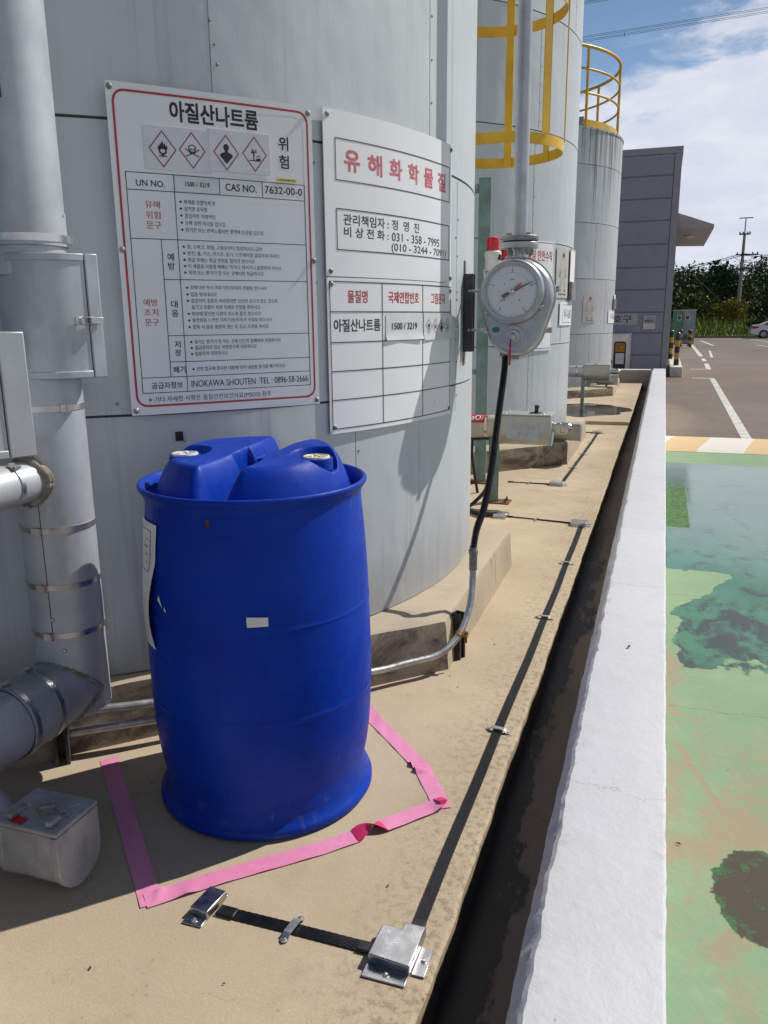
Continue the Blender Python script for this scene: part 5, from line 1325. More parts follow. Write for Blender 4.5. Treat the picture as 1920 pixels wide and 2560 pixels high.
# ------------------------------------------------------------------ level gauge
def level_gauge():
    gx, gz = -0.578, 1.386                        # dial centre, facing -Y
    t = thing('level_gauge', 'round silver level gauge with white dial and red pointer hung on a grey pipe', 'gauge', (-0.57, 3.39, 1.13))
    # case: hull of the dial circle and a smaller lower circle
    def hull(r1, c1, r2, c2, n=56):
        pts = []
        d = c1 - c2; ph = math.acos((r2 - r1) / d) if abs(r2 - r1) < d else 0
        for i in range(n + 1):
            a = -(PI / 2 - (PI - ph)) * 0 + (PI / 2 - ph * 1) * 0
        up, dn = [], []
        al = math.asin((r1 - r2) / d)
        for i in range(n + 1):
            a = -al + (PI + 2 * al) * i / n; up.append((r1 * math.cos(a), c1 + r1 * math.sin(a)))
        for i in range(n + 1):
            a = PI + al + (PI - 2 * al) * i / n; dn.append((r2 * math.cos(a), c2 + r2 * math.sin(a)))
        return up + dn
    def layered(name, layers, mat, cx):
        q = MB(); vs = []; n = None
        for (g, y) in layers:
            L = hull(0.150 + g, 1.368, 0.112 + g, 1.246)
            n = len(L); vs += [V(cx + x, y, z) for x, z in L]
        fs = [(i * n + k, i * n + (k + 1) % n, (i + 1) * n + (k + 1) % n, (i + 1) * n + k) for i in range(len(layers) - 1) for k in range(n)]
        fs += [tuple(range(n)), tuple((len(layers) - 1) * n + k for k in range(n - 1, -1, -1))]
        q.add(vs, fs); return obj(name, q, mat, t, smooth=0.5)
    cx = -0.571
    layered('case', [(-0.022, 3.318), (-0.010, 3.321), (-0.003, 3.330), (0.0, 3.345), (0.0, 3.438), (-0.01, 3.452)], M['gauge_body'], cx)
    layered('cover_rim', [(0.001, 3.366), (0.006, 3.368), (0.006, 3.382), (0.001, 3.384)], M['gauge_body'], cx)
    q = MB(); q.lathe([(0.124, 0.0), (0.126, 0.006), (0.126, 0.030), (0.124, 0.036), (0.118, 0.043), (0.110, 0.045), (0.1055, 0.044), (0.1045, 0.036), (0.1045, 0.030)], (gx, 3.320, gz), 90, (0, -1, 0)); obj('bezel', q, M['gauge_body'], t, smooth=0.7)
    q = MB(); q.lathe([(0.1046, 0.0), (0.0001, 0.0)], (gx, 3.2895, gz), 72, (0, -1, 0)); dial = obj('dial', q, M['dial'], t, smooth=0)
    F = flat_face((gx, 3.2895, gz), (1, 0, 0), (0, -1, 0)); k = MB()
    for i in range(50):
        a = PI / 2 + 2 * PI * i / 50; big = i % 10 == 0; mid = i % 5 == 0
        r0 = 0.089 if big else 0.0925 if mid else 0.0965
        F.stroke(k, [(r0 * math.cos(a), r0 * math.sin(a)), (0.1005 * math.cos(a), 0.1005 * math.sin(a))], 0.0016 if mid else 0.0009, 0.001)
    for i in range(100):
        a = 2 * PI * i / 100; b = 2 * PI * (i + 1) / 100; F.stroke(k, [(0.1008 * math.cos(a), 0.1008 * math.sin(a)), (0.1008 * math.cos(b), 0.1008 * math.sin(b))], 0.0008, 0.001)
    for i in range(30):
        a = R(18) + R(110) * i / 30; b = R(18) + R(110) * (i + 1) / 30; F.stroke(k, [(0.073 * math.cos(a), 0.073 * math.sin(a)), (0.073 * math.cos(b), 0.073 * math.sin(b))], 0.0006, 0.001)
        if i % 5 == 0: F.stroke(k, [(0.068 * math.cos(a), 0.068 * math.sin(a)), (0.0735 * math.cos(a), 0.0735 * math.sin(a))], 0.0008, 0.001)
    for s, a in (("5", 90), ("4", 162), ("3", 234), ("2", 306), ("1", 18)):
        u, v = 0.081 * math.cos(R(a)), 0.081 * math.sin(R(a)); w = 0.0032 if s != "1" else 0.0018
        F.text(k, s, u - w, u + w, v - 0.0055, v + 0.0055, 0.01, 0.001)
    F.text(k, "m", -0.003, 0.003, -0.047, -0.042, 0.02, 0.001)
    F.stroke(k, [(-0.010, 0.045), (-0.002, 0.0465), (0.010, 0.0475)], 0.0022, 0.001)
    for u, v in ((-0.030, 0.030), (-0.030, -0.034), (0.032, -0.033)): F.disc(k, u, v, 0.0026, 0.001)
    obj('dial_print', k, M['ink'], dial, smooth=0)
    def needle(name, mat, ang, l1, l0, w1, w0, off, broad):
        q = MB(); a = R(ang); d = V(math.cos(a), 0, math.sin(a)); s = V(-math.sin(a), 0, math.cos(a)); c = V(gx, 3.2895 - off, gz)
        f = [(l1, 0.0006), (0.02, w1), (0.0, 0.004), (-0.012, 0.003), (-l0 * 0.45, w0 * (1 if broad else 0.8)), (-l0, w0)]
        vs = [c + d * l + s * w for l, w in f] + [c + d * l - s * w for l, w in f]; vs2 = [v + V(0, -0.0012, 0) for v in vs]; n = len(f); m = 2 * n
        fs = []
        for o_ in (0, m):
            for i in range(n - 1): fs.append((o_ + i, o_ + i + 1, o_ + n + i + 1, o_ + n + i))
        ring = list(range(n)) + list(range(m - 1, n - 1, -1))
        for i in range(len(ring)): a_, b_ = ring[i], ring[(i + 1) % len(ring)]; fs.append((a_, b_, b_ + m, a_ + m))
        q.add(vs + vs2, fs); return obj(name, q, mat, t, smooth=0)
    needle('black_pointer', M['ink'], 25, 0.094, 0.044, 0.0052, 0.0062, 0.003, True)
    needle('red_pointer', M['red_paint'], 220, 0.068, 0.047, 0.0022, 0.0045, 0.0055, True)
    q = MB(); q.lathe([(0.0105, 0), (0.0105, 0.004), (0.007, 0.006), (0.0001, 0.0065)], (gx, 3.284, gz), 24, (0, -1, 0)); obj('pointer_hub', q, M['steel'], t, smooth=0.6)
    # thin glass over the dial
    m, N, b = material('gauge_glass'); b.inputs['Base Color'].default_value = (1, 1, 1, 1); b.inputs['Roughness'].default_value = 0.02; b.inputs['Alpha'].default_value = 0.10; b.inputs['Specular IOR Level'].default_value = 0.5
    q = MB(); q.lathe([(0.1044, 0.0), (0.0001, 0.0)], (gx, 3.2795, gz), 60, (0, -1, 0)); obj('glass', q, m, t, smooth=0)
    # lugs holding the bezel, lower boss
    for a in (100, 218, -28):
        q = MB(); c = V(gx + 0.130 * math.cos(R(a)), 3.305, gz + 0.130 * math.sin(R(a))); q.obox(c, (math.cos(R(a)), 0, math.sin(R(a))), (-math.sin(R(a)), 0, math.cos(R(a))), (0, 1, 0), 0.009, 0.009, 0.012); q.hexa(c + V(0, -0.010, 0), (0, -1, 0), 0.0075, 0.007); obj('bezel_lug', q, M['gauge_body'], t, smooth=0.5, bevel=0.001)
    hx, hz = -0.572, 1.210
    q = MB(); q.lathe([(0.046, 0.0), (0.046, 0.008), (0.044, 0.010), (0.031, 0.011), (0.030, 0.026), (0.0285, 0.029), (0.018, 0.030), (0.014, 0.044), (0.010, 0.047), (0.0001, 0.048)], (hx, 3.318, hz), 44, (0, -1, 0)); obj('operating_boss', q, M['gauge_body'], t, smooth=0.6)
    for a in (45, 135, 225, 315):
        q = MB(); q.hexa((hx + 0.039 * math.cos(R(a)), 3.310, hz + 0.039 * math.sin(R(a))), (0, -1, 0), 0.0075, 0.007); obj('boss_bolt', q, M['galv'], t, smooth=0.4)
    q = MB(); q.tube([V(hx - 0.003, 3.272, hz - 0.008), V(hx - 0.004, 3.268, hz - 0.03)], 0.0022, 6); obj('tag_wire', q, M['ink'], t)
    q = MB(); q.obox((hx - 0.004, 3.267, hz - 0.070), (1, 0, 0), (0, 1, 0), (0, 0, 1), 0.0036, 0.0022, 0.042); obj('red_handle', q, M['red_paint'], t, bevel=0.001)
    q = MB(); flat_face((-0.645, 3.3175, 1.238), (1, 0, 0), (0, -1, 0)).disc(q, 0, 0, 0.0155, 0.0015, 20, 0.0115); obj('green_label', q, M['green_label'], t, smooth=0)
    # stubs each side and threaded arms to the bar on the tank
    for z in (1.396, 1.236):
        q = MB(); x0 = -0.705 if z > 1.3 else -0.685
        q.tube([V(x0 + 0.03, 3.40, z), V(x0 - 0.018, 3.40, z)], 0.0125, 16); q.hexa((x0 - 0.018, 3.40, z), (-1, 0, 0), 0.0135, 0.010); q.tube([V(x0 - 0.02, 3.40, z), V(-0.80, 3.425, z)], 0.0065, 10); q.hexa((-0.775, 3.419, z), (-1, 0, 0), 0.012, 0.008)
        obj('side_arm', q, M['galv'], t, smooth=0.5)
        q = MB(); x1 = -0.432 if z > 1.3 else -0.455; q.tube([V(x1 - 0.02, 3.40, z), V(x1 + 0.026, 3.40, z)], 0.0135, 18); obj('side_stub', q, M['gauge_body'], t, smooth=0.5)
    # neck, flanges and guide pipe
    q = MB(); q.lathe([(0.055, 1.490), (0.034, 1.505), (0.0275, 1.52), (0.0275, 1.548), (0.034, 1.556)], (-0.568, 3.39, 0), 32); obj('neck', q, M['gauge_body'], t, smooth=0.8)
    q = MB(); q.lathe([(0.03, 1.556), (0.072, 1.556), (0.073, 1.559), (0.073, 1.577), (0.071, 1.579), (0.03, 1.579)], (-0.568, 3.39, 0), 48); obj('lower_flange', q, M['gauge_body'], t, smooth=0.5)
    q = MB(); q.lathe([(0.03, 1.5795), (0.066, 1.5795), (0.066, 1.584), (0.03, 1.584)], (-0.568, 3.39, 0), 40); obj('gasket', q, M['black_rubber'], t)
    q = MB(); q.lathe([(0.03, 1.5845), (0.072, 1.5845), (0.073, 1.588), (0.073, 1.602), (0.071, 1.604), (0.03, 1.604)], (-0.568, 3.39, 0), 48); obj('upper_flange', q, M['iron'], t, smooth=0.5)
    for a in (45, 135, 225, 315):
        q = MB(); c = V(-0.568 + 0.054 * math.cos(R(a)), 3.39 + 0.054 * math.sin(R(a)), 0)
        q.hexa(c + V(0, 0, 1.604), (0, 0, 1), 0.011, 0.009); q.hexa(c + V(0, 0, 1.556), (0, 0, -1), 0.011, 0.010); q.hexa(c + V(0, 0, 1.546), (0, 0, -1), 0.0105, 0.008); q.cyl(c + V(0, 0, 1.542), c + V(0, 0, 1.53), 0.006, 8)
        obj('flange_bolt', q, M['iron'], t, smooth=0.4)
    q = MB(); q.tube([V(-0.568, 3.39, 1.60), V(-0.590, 3.39, 5.4)], 0.0278, 36); obj('guide_pipe', q, M['galv_pipe'], t, smooth=0.8)
    q = MB(); q.box((-0.60, 3.36, 1.118), (-0.555, 3.38, 1.132)); q.tube([V(-0.622, 3.392, 1.128), V(-0.622, 3.392, 1.165)], 0.019, 14); obj('drain_fitting', q, M['iron'], t, bevel=0.001)
M['galv_pipe'] = paint('grey_painted_pipe', (0.44, 0.45, 0.48), 0.38, 0.08, 6, 0.6, 0.1, 60)
level_gauge()
def gauge_bar():
    t = thing('mounting_bar', 'dark vertical bar fixed to the near tank beside the round gauge', 'bar', (-0.80, 3.44, 1.145))
    p, d, w = on_tank(T1, TR, 1.0, 1.306)
    q = MB(); q.obox(p + d * 0.016, d, w, (0, 0, 1), 0.014, 0.022, 0.160); q.obox(p + d * 0.032 + w * 0.018, d, w, (0, 0, 1), 0.010, 0.003, 0.160); q.obox(p + d * 0.032 - w * 0.018, d, w, (0, 0, 1), 0.010, 0.003, 0.160)
    obj('channel', q, M['dark_bar'], t, bevel=0.0015)
    for e in (-1, 1):
        q = MB(); q.obox(p + d * 0.002 + V(0, 0, e * 0.185), d, w, (0, 0, 1), 0.003, 0.016, 0.03); obj('mastic', q, M['mastic'], t, bevel=0.002)
gauge_bar()

# ------------------------------------------------------------------ ladder cage behind the near tank
def ladder_cage():
    c = V(-1.0, 5.03, 0); r = 0.385; hb = 0.029
    t = thing('ladder_cage', 'yellow ladder safety cage of flat hoops behind the near tank', 'ladder', (c.x, c.y, 2.2))
    ax = (c - T1).normalized(); base = math.atan2(ax.y, ax.x)
    lad = T1 + ax * (TR + 0.13); s = V(-ax.y, ax.x, 0)
    hoops = (2.243, 2.995, 3.75, 4.50, 5.25)
    for z in hoops:
        path = [lad + s * 0.16 - V(0, 0, 0)] + [c + V(r * math.cos(base + R(a)), r * math.sin(base + R(a)), 0) for a in range(118, -119, -4)] + [lad - s * 0.16]
        q = MB(); vs = []
        for i, p in enumerate(path):
            d = (path[min(i + 1, len(path) - 1)] - path[max(i - 1, 0)]).normalized(); n = V(d.y, -d.x, 0)
            for (e, h) in ((-0.003, -hb), (0.003, -hb), (0.003, hb), (-0.003, hb)): vs.append(p + n * e + V(0, 0, z + h))
        m = len(path); q.add(vs, [(i * 4 + k, i * 4 + (k + 1) % 4, i * 4 + 4 + (k + 1) % 4, i * 4 + 4 + k) for i in range(m - 1) for k in range(4)] + [(3, 2, 1, 0), (m * 4 - 4, m * 4 - 3, m * 4 - 2, m * 4 - 1)])
        obj('hoop', q, M['yellow'], t, smooth=0.5)
    for a in (90, 48, 6, -36):
        d = V(math.cos(R(a)), math.sin(R(a)), 0); w = V(-d.y, d.x, 0)
        q = MB(); z0, z1 = (2.214, 5.28)
        off = r - 0.0075 if a > 40 else r + 0.0075 if a < 0 else r + 0.0075
        if a <= 6: z0 = 2.275
        q.obox(c + d * off + V(0, 0, (z0 + z1) / 2), d, w, (0, 0, 1), 0.0035, 0.024 if a != 6 else 0.022, (z1 - z0) / 2)
        obj('upright_bar', q, M['yellow'], t, smooth=0)
    for e in (-1, 1):
        q = MB(); q.obox(lad + s * e * 0.16 + V(0, 0, 2.9), ax, s, (0, 0, 1), 0.030, 0.005, 2.6); obj('ladder_rail', q, M['yellow'], t, smooth=0)
    for i in range(16):
        q = MB(); q.cyl(lad - s * 0.155 + V(0, 0, 0.5 + 0.3 * i), lad + s * 0.155 + V(0, 0, 0.5 + 0.3 * i), 0.011, 10); obj('rung', q, M['yellow'], t)
    for z in (0.9, 2.6, 4.3):
        for e in (-1, 1):
            q = MB(); q.obox(lad + s * e * 0.16 - ax * 0.085 + V(0, 0, z), ax, s, (0, 0, 1), 0.10, 0.004, 0.02); obj('wall_bracket', q, M['yellow'], t, smooth=0)
ladder_cage()

# ------------------------------------------------------------------ green posts, beacons, inlet pipes
def posts():
    t = thing('steel_post', 'tall faded green steel channel post behind the ribbed hose', 'post', (-1.32, 6.26, 0))
    c = V(-1.32, 6.26, 0)
    q = MB(); w, d_, th = 0.045, 0.030, 0.006
    q.prism([(-w, -d_), (w, -d_), (w, d_), (w - th, d_), (w - th, -d_ + th), (-w + th, -d_ + th), (-w + th, d_), (-w, d_)], c, (0.985, 0.17, 0), (-0.17, 0.985, 0), (0, 0, 1), 2.30)
    obj('channel', q, M['green_steel'], t, smooth=0)
    q = MB(); q.box((-1.42, 6.18, 0.0), (-1.24, 6.33, 0.012)); obj('base_plate', q, M['rust'], t, bevel=0.002)
    q = MB(); q.box((-1.52, 6.235, 2.20), (-1.366, 6.275, 2.26)); obj('top_arm', q, M['green_steel'], t, smooth=0)
    q = MB(); q.box((-1.60, 6.235, 0.86), (-1.366, 6.27, 0.90)); obj('lower_arm', q, M['green_steel'], t, smooth=0)
    t = thing('steel_post', 'short green steel post on a rusty base plate under the red labelled pipe', 'post', (-1.075, 5.56, 0))
    q = MB(); c = V(-1.078, 5.575, 0.008); w, d_, th = 0.033, 0.026, 0.006
    q.prism([(-w, -d_), (w, -d_), (w, -d_ + th), (th / 2, -d_ + th), (th / 2, d_ - th), (w, d_ - th), (w, d_), (-w, d_), (-w, d_ - th), (-th / 2, d_ - th), (-th / 2, -d_ + th), (-w, -d_ + th)], c, (0.94, 0.34, 0), (-0.34, 0.94, 0), (0, 0, 1), 0.477)
    obj('beam', q, M['green_steel'], t, smooth=0)
    q = MB(); q.box((-1.15, 5.51, 0.0), (-0.955, 5.65, 0.009)); obj('base_plate', q, M['rust'], t, bevel=0.002)
    for x, y in ((-0.985, 5.545), (-0.985, 5.615), (-1.13, 5.53)):
        q = MB(); q.hexa((x, y, 0.009), (0, 0, 1), 0.011, 0.010); q.cyl((x, y, 0.018), (x, y, 0.036), 0.006, 8); obj('anchor_bolt', q, M['rust'], t, smooth=0.4)
posts()
def beacon(c, label, arm_to):
    c = Vector(c); t = thing('warning_beacon', label, 'warning light', c, 'red warning beacons behind the gauge')
    q = MB(); q.lathe([(0.047, 0.128), (0.0465, 0.20), (0.043, 0.215), (0.036, 0.220), (0.001, 0.222)], c, 32); q.lathe([(0.0475, 0.13 + 0.0), (0.0475, 0.136)], c, 32)
    obj('lens', q, M['red_lens'], t, smooth=0.7)
    q = MB(); q.lathe([(0.001, 0.0), (0.052, 0.0), (0.054, 0.004), (0.054, 0.075), (0.058, 0.078), (0.060, 0.10), (0.058, 0.120), (0.050, 0.128), (0.02, 0.128)], c, 32)
    obj('base', q, M['white_plastic'], t, smooth=0.5)
    q = MB(); q.obox(c + V(0.05, -0.012, 0.085), (1, 0, 0), (0, 1, 0), (0, 0, 1), 0.012, 0.024, 0.018); obj('sounder', q, M['black_rubber'], t, bevel=0.004)
    q = MB(); q.box(c + V(-0.06, -0.05, -0.008), c + V(0.06, 0.05, -0.001)); q.obox((c + Vector(arm_to)) / 2 + V(0, 0, -0.02), Vector(arm_to) - c, (Vector(arm_to) - c).cross(V(0, 0, 1)), (0, 0, 1), (Vector(arm_to) - c).length / 2, 0.02, 0.008); q.box(c + V(-0.055, -0.045, -0.075), c + V(-0.045, 0.045, -0.008))
    obj('bracket', q, M['alu'], t, bevel=0.002)
beacon((-1.176, 5.885, 1.622), 'red topped white warning beacon left of the gauge neck, nearest of two', (-1.30, 6.22, 1.622))
beacon((-1.25, 6.80, 1.617), 'red warning beacon partly hidden behind the gauge flange', (-1.40, 6.92, 1.617))

def inlet(Y, x_pipe0, x_case0, x_case1, zc, r, label, with_label):
    t = thing('inlet_pipe', label, 'pipe', (x_case0, Y, zc))
    q = MB(); q.tube([V(x_pipe0, Y, zc), V(x_case0 + 0.02, Y, zc)], r * 0.74, 36); obj('pipe', q, M['old_pipe'] if with_label else M['pipe'], t, smooth=0.6)
    L = x_case1 - x_case0
    body, lid = d_casing(t, V((x_case0 + x_case1) / 2, Y, zc - 0.018), (1, 0, 0), (0, 0, 1), L, r * 2.05, r * 1.02, 0.010, M['casing_grey'])
    q = MB(); x = x_case1
    q.lathe([(0.036, 0.004), (0.036, 0.020), (0.030, 0.022), (0.030, 0.036), (0.040, 0.038), (0.040, 0.060), (0.033, 0.062), (0.035, 0.085), (0.040, 0.087), (0.040, 0.112), (0.030, 0.116), (0.022, 0.132), (0.001, 0.134)], (x, Y, zc + 0.005), 20, (1, 0, 0)); obj('coupling', q, M['chrome'], t, smooth=0.5)
    for a in (40, 160, 280):
        d = V(0, math.cos(R(a)), math.sin(R(a))); q = MB(); q.obox(V(x + 0.075, Y, zc + 0.005) + d * 0.042, (1, 0, 0), d, d.cross(V(1, 0, 0)), 0.028, 0.006, 0.007); obj('cam_lever', q, M['chrome'], t, bevel=0.002)
    q = MB()
    for k in (0.12, 0.86): q.bolt((x_case0 + L * k, Y - r * 0.75, zc - 0.018 + r * 1.02 + 0.012), (0, 0, 1), 0.008, 0.006); q.bolt((x_case0 + L * k, Y + r * 0.7, zc - 0.018 + r * 1.02 + 0.012), (0, 0, 1), 0.008, 0.006)
    obj('lid_studs', q, M['galv'], lid)
    strap(t, V(x_case0 - 0.10, Y, zc), (1, 0, 0), r * 0.74, (0, -0.3, 1), 0.008)
    return t, body, lid
M['old_pipe'] = paint('yellowed_pipe_wrap', (0.47, 0.44, 0.36), 0.6, 0.08, 4, 0, 0.25, 25, (0.24, 0.19, 0.12), 0.7)
M['casing_grey'] = paint('grey_casing_paint', (0.38, 0.405, 0.395), 0.42, 0.06, 5, 0.4, 0.1, 20, (0.30, 0.25, 0.18), 0.35)
def inlets():
    t, body, lid = inlet(5.58, -2.1, -1.03, -0.68, 0.548, 0.102, 'grey clad inlet pipe with red NaOH band and polished coupling behind the hose', True)
    rp = 0.102 * 0.74
    F = Face(lambda u, v, off=0.0: V(u, 5.58 - (rp + 0.001 + off) * math.cos(R(6) + v / rp), 0.548 + (rp + 0.001 + off) * math.sin(R(6) + v / rp)), 0.2)
    q = MB(); 
    for i in range(10): F.rect(q, -1.42, -1.118, 0.022 + 0.010 * i, 0.032 + 0.010 * i, 0.001)
    obj('red_band', q, M['red_sign'], t, smooth=1)
    q = MB(); F.text(q, "NaOH", -1.275, -1.128, 0.040, 0.088, 0.03, 0.002); obj('white_lettering', q, M['sign'], t, smooth=0)
    G = flat_face((-0.970, 5.58 - 0.1047 - 0.002, 0.478), (1, 0, 0), (0, -1, 0))
    q = MB(); G.slab(q, 0, 0.222, 0, 0.112, -0.004, 0.0); obj('inlet_label', q, paint('blue_grey_label', (0.33, 0.42, 0.46), 0.4, 0.05, 20), t, smooth=0)
    q = MB(); G.text(q, "수산화나트륨", 0.034, 0.188, 0.068, 0.094, 0.006); G.text(q, "주입구", 0.070, 0.150, 0.018, 0.044, 0.006); obj('pink_lettering', q, M['red_faded'], t, smooth=0)
    q = MB(); q.lathe([(0.045, 0), (0.043, 0.004), (0.001, 0.006)], (-0.79, 5.58, 0.648), 20); q.tube([V(-0.79, 5.58, 0.65), V(-0.787, 5.575, 0.685)], 0.0135, 12); q.tube([V(-0.787, 5.575, 0.683), V(-0.784, 5.572, 0.700)], 0.0165, 12)
    obj('black_vent', q, M['black_rubber'], lid, smooth=0.6)
    t, body, lid = inlet(11.5, -2.0, -0.985, -0.646, 0.565, 0.104, 'farther grey inlet pipe with a yellow padlock, by the puddle', False)
    q = MB(); q.box((-0.852, 11.40, 0.635), (-0.802, 11.425, 0.675)); q.tube(arc_pts((-0.827, 11.413, 0.672), (1, 0, 0), (0, 0, 1), 0.016, 0, PI, 10), 0.004, 8)
    obj('padlock', q, M['label_yellow'], t, bevel=0.003)
    q = MB(); q.box((-1.02, 11.455, 0.04), (-0.975, 11.50, 0.488)); obj('support_leg', q, M['green_steel'], t, smooth=0)
    for (c, L, lab, w) in ((V(-0.775, 7.33, 0.285), 0.28, 'grey drain valve box resting over the middle plinth edge, behind the coupling', 0.155), (V(-0.81, 13.85, 0.285), 0.32, 'small grey drain valve box over the farthest plinth, under the padlocked pipe', 0.165)):
        g = thing('valve_box', lab, 'valve box', c - V(0, 0, 0.09))
        d_casing(g, c, (1, 0, 0), (0, 0, 1), L, w, 0.070, 0.010, M['casing_grey'])
        q = MB(); q.tube([c + V(-L / 2 - 0.45, 0, 0), c + V(-L / 2 + 0.01, 0, 0)], w * 0.33, 20); obj('pipe', q, M['pipe'], g, smooth=0.6)
        q = MB(); q.box(c + V(-0.03, -0.03, -0.105), c + V(0.0, 0.03, -w / 2 + 0.004)); obj('foot', q, M['dark_bar'], g)
inlets()

# ------------------------------------------------------------------ boards on the farther tanks
def suit_figure(F, root, W, H):
    cx = W * 0.50
    P = lambda pts: [(cx + x * W, y * H) for x, y in pts]
    q = MB()
    body = [(-0.10, 0.80), (-0.20, 0.74), (-0.27, 0.56), (-0.30, 0.46), (-0.24, 0.45), (-0.17, 0.58), (-0.15, 0.48), (-0.22, 0.22), (-0.26, 0.17), (-0.16, 0.17), (-0.02, 0.43), (0.0, 0.45), (0.04, 0.43), (0.13, 0.17), (0.22, 0.17), (0.18, 0.30), (0.15, 0.50), (0.16, 0.60), (0.20, 0.46), (0.26, 0.46), (0.24, 0.60), (0.18, 0.75), (0.09, 0.80)]
    F.stroke(q, P(body), 0.0042, 0.002, True); F.stroke(q, P([(0, 0.8), (0.0, 0.46)]), 0.003, 0.002)
    F.stroke(q, P([(-0.09, 0.80), (-0.10, 0.88), (-0.04, 0.93), (0.04, 0.93), (0.09, 0.88), (0.08, 0.80)]), 0.007, 0.002)
    obj('suit_outline', q, M['grey_ink'], root, smooth=0)
    q = MB(); F.poly(q, P([(-0.055, 0.83), (0.055, 0.83), (0.06, 0.87), (0.03, 0.905), (-0.03, 0.905), (-0.06, 0.87)]), 0.002)
    for k in range(9): F.rect(q, cx + W * (-0.32 + 0.072 * k), cx + W * (-0.32 + 0.072 * k + (0.055 if k % 4 else 0.03)), 0.060 * H, 0.088 * H, 0.002)   # caption too small to read
    obj('hood_and_caption', q, M['ink_soft'], root, smooth=0)
    q = MB(); 
    for x in (-0.27, 0.23): F.disc(q, cx + x * W, 0.44 * H, 0.035 * W, 0.0025, 8, 0.02 * H)
    for x in (-0.20, 0.18): F.poly(q, P([(x - 0.07, 0.135), (x + 0.05, 0.135), (x + 0.06, 0.17), (x - 0.03, 0.17)]), 0.0025)
    obj('gloves_and_boots', q, paint('teal_print', (0.05, 0.16, 0.15), 0.5), root, smooth=0)
def far_boards():
    F = cyl_face(T2, TR + 0.012, -38.0, 1.000); W = R(18.6) * (TR + 0.012)
    t = thing('safety_rules_board', 'white board with red Korean heading on the middle tank behind the gauge', 'sign', F.m(W / 2, 0, 0))
    q = MB(); F.slab(q, 0, W, 0, 0.940, -0.004, 0); obj('panel', q, M['sign'], t, smooth=0.5)
    q = MB(); w = 0.004
    F.rect(q, 0.012, W - 0.012, 0.924, 0.924 + w); F.rect(q, 0.012, W - 0.012, 0.018, 0.018 + w); F.rect(q, W - 0.016, W - 0.012, 0.018, 0.926); F.rect(q, 0.012, 0.016, 0.018, 0.926)
    F.text(q, "에 격납되어야 한다.", 0.24, W - 0.055, 0.628, 0.668, 0.012)
    obj('black_lettering', q, M['ink_soft'], t, smooth=0)
    q = MB(); F.text(q, "위험물질 안전수칙", 0.05, W - 0.045, 0.770, 0.862, 0.022); obj('red_lettering', q, M['red_ink'], t, smooth=0)
    F = cyl_face(T2, TR + 0.010, -17.6, 1.466); W = R(10.2) * TR
    t = thing('suit_poster', 'beige poster of a protective suit on the middle tank, above the V-160 plate', 'poster', F.m(W / 2, 0, 0))
    q = MB(); F.slab(q, 0, W, 0, 0.435, -0.003, 0); obj('panel', q, M['beige_board'], t, smooth=0.5); suit_figure(F, t, W, 0.435)
    F = cyl_face(T2, TR + 0.012, -6.4, 1.60); W = R(9) * TR
    t = thing('notice_sheet', 'white sheet in a clear sleeve at the edge of the middle tank', 'notice', F.m(W / 2, 0, 0))
    q = MB(); F.slab(q, 0, W, 0.02, 0.30, 0.006, 0.010); obj('sheet', q, M['paper'], t, smooth=0.5)
    q = MB(); F.slab(q, 0.01, W, -0.15, 0.015, 0.002, 0.03); obj('document_box', q, M['iron'], t, smooth=0.5)
    q = MB(); F.slab(q, -0.01, W, 0.30, 0.315, 0.0, 0.012); obj('top_rail', q, M['alu'], t, smooth=0.5)
    F = cyl_face(T2, TR + 0.012, -14.1, 1.217); W = R(15.6) * TR
    t = thing('tank_plate', 'white plate reading V-160 on the middle tank', 'sign', F.m(W / 2, 0, 0))
    q = MB(); F.slab(q, 0, W, 0, 0.214, -0.003, 0); obj('panel', q, M['sign'], t, smooth=0.5)
    q = MB(); F.rect(q, 0.075, W - 0.06, 0.025, 0.028); F.rect(q, 0.075, W - 0.06, 0.186, 0.189); F.rect(q, 0.075, 0.078, 0.025, 0.189)
    F.text(q, "V-160", 0.115, W - 0.085, 0.062, 0.150, 0.012); obj('lettering', q, M['ink'], t, smooth=0)
    F = cyl_face(T3, TR3 + 0.008, -39.5, 1.215); W = R(10.1) * TR3
    t = thing('suit_poster', 'beige poster of a protective suit on the far streaked tank', 'poster', F.m(W / 2, 0, 0))
    q = MB(); F.slab(q, 0, W, 0, 0.432, -0.003, 0); obj('panel', q, M['beige_board'], t, smooth=0.5); suit_figure(F, t, W, 0.432)
    F = cyl_face(T3, TR3 + 0.010, -15.4, 1.195); W = R(19) * TR3
    t = thing('tank_plate', 'white plate at the right edge of the far tank, its number cut off', 'sign', F.m(W / 2, 0, 0))
    q = MB(); F.slab(q, 0, W, 0, 0.214, -0.003, 0); obj('panel', q, M['sign'], t, smooth=0.5)
    q = MB(); F.text(q, "V-160", 0.11, W - 0.12, 0.060, 0.150, 0.012); obj('lettering', q, M['ink'], t, smooth=0)
    F = cyl_face(T3, TR3 + 0.006, -7.0, 1.43)
    t = thing('document_box', 'dark grey document holder above the plate on the far tank', 'box', F.m(0.1, 0, 0))
    q = MB(); F.slab(q, 0, 0.22, 0, 0.16, 0.0, 0.03); obj('tray', q, M['iron'], t, smooth=0.5)
    q = MB(); F.slab(q, 0.02, 0.20, 0.10, 0.235, 0.008, 0.014); obj('papers', q, M['paper'], t, smooth=0.5)
far_boards()

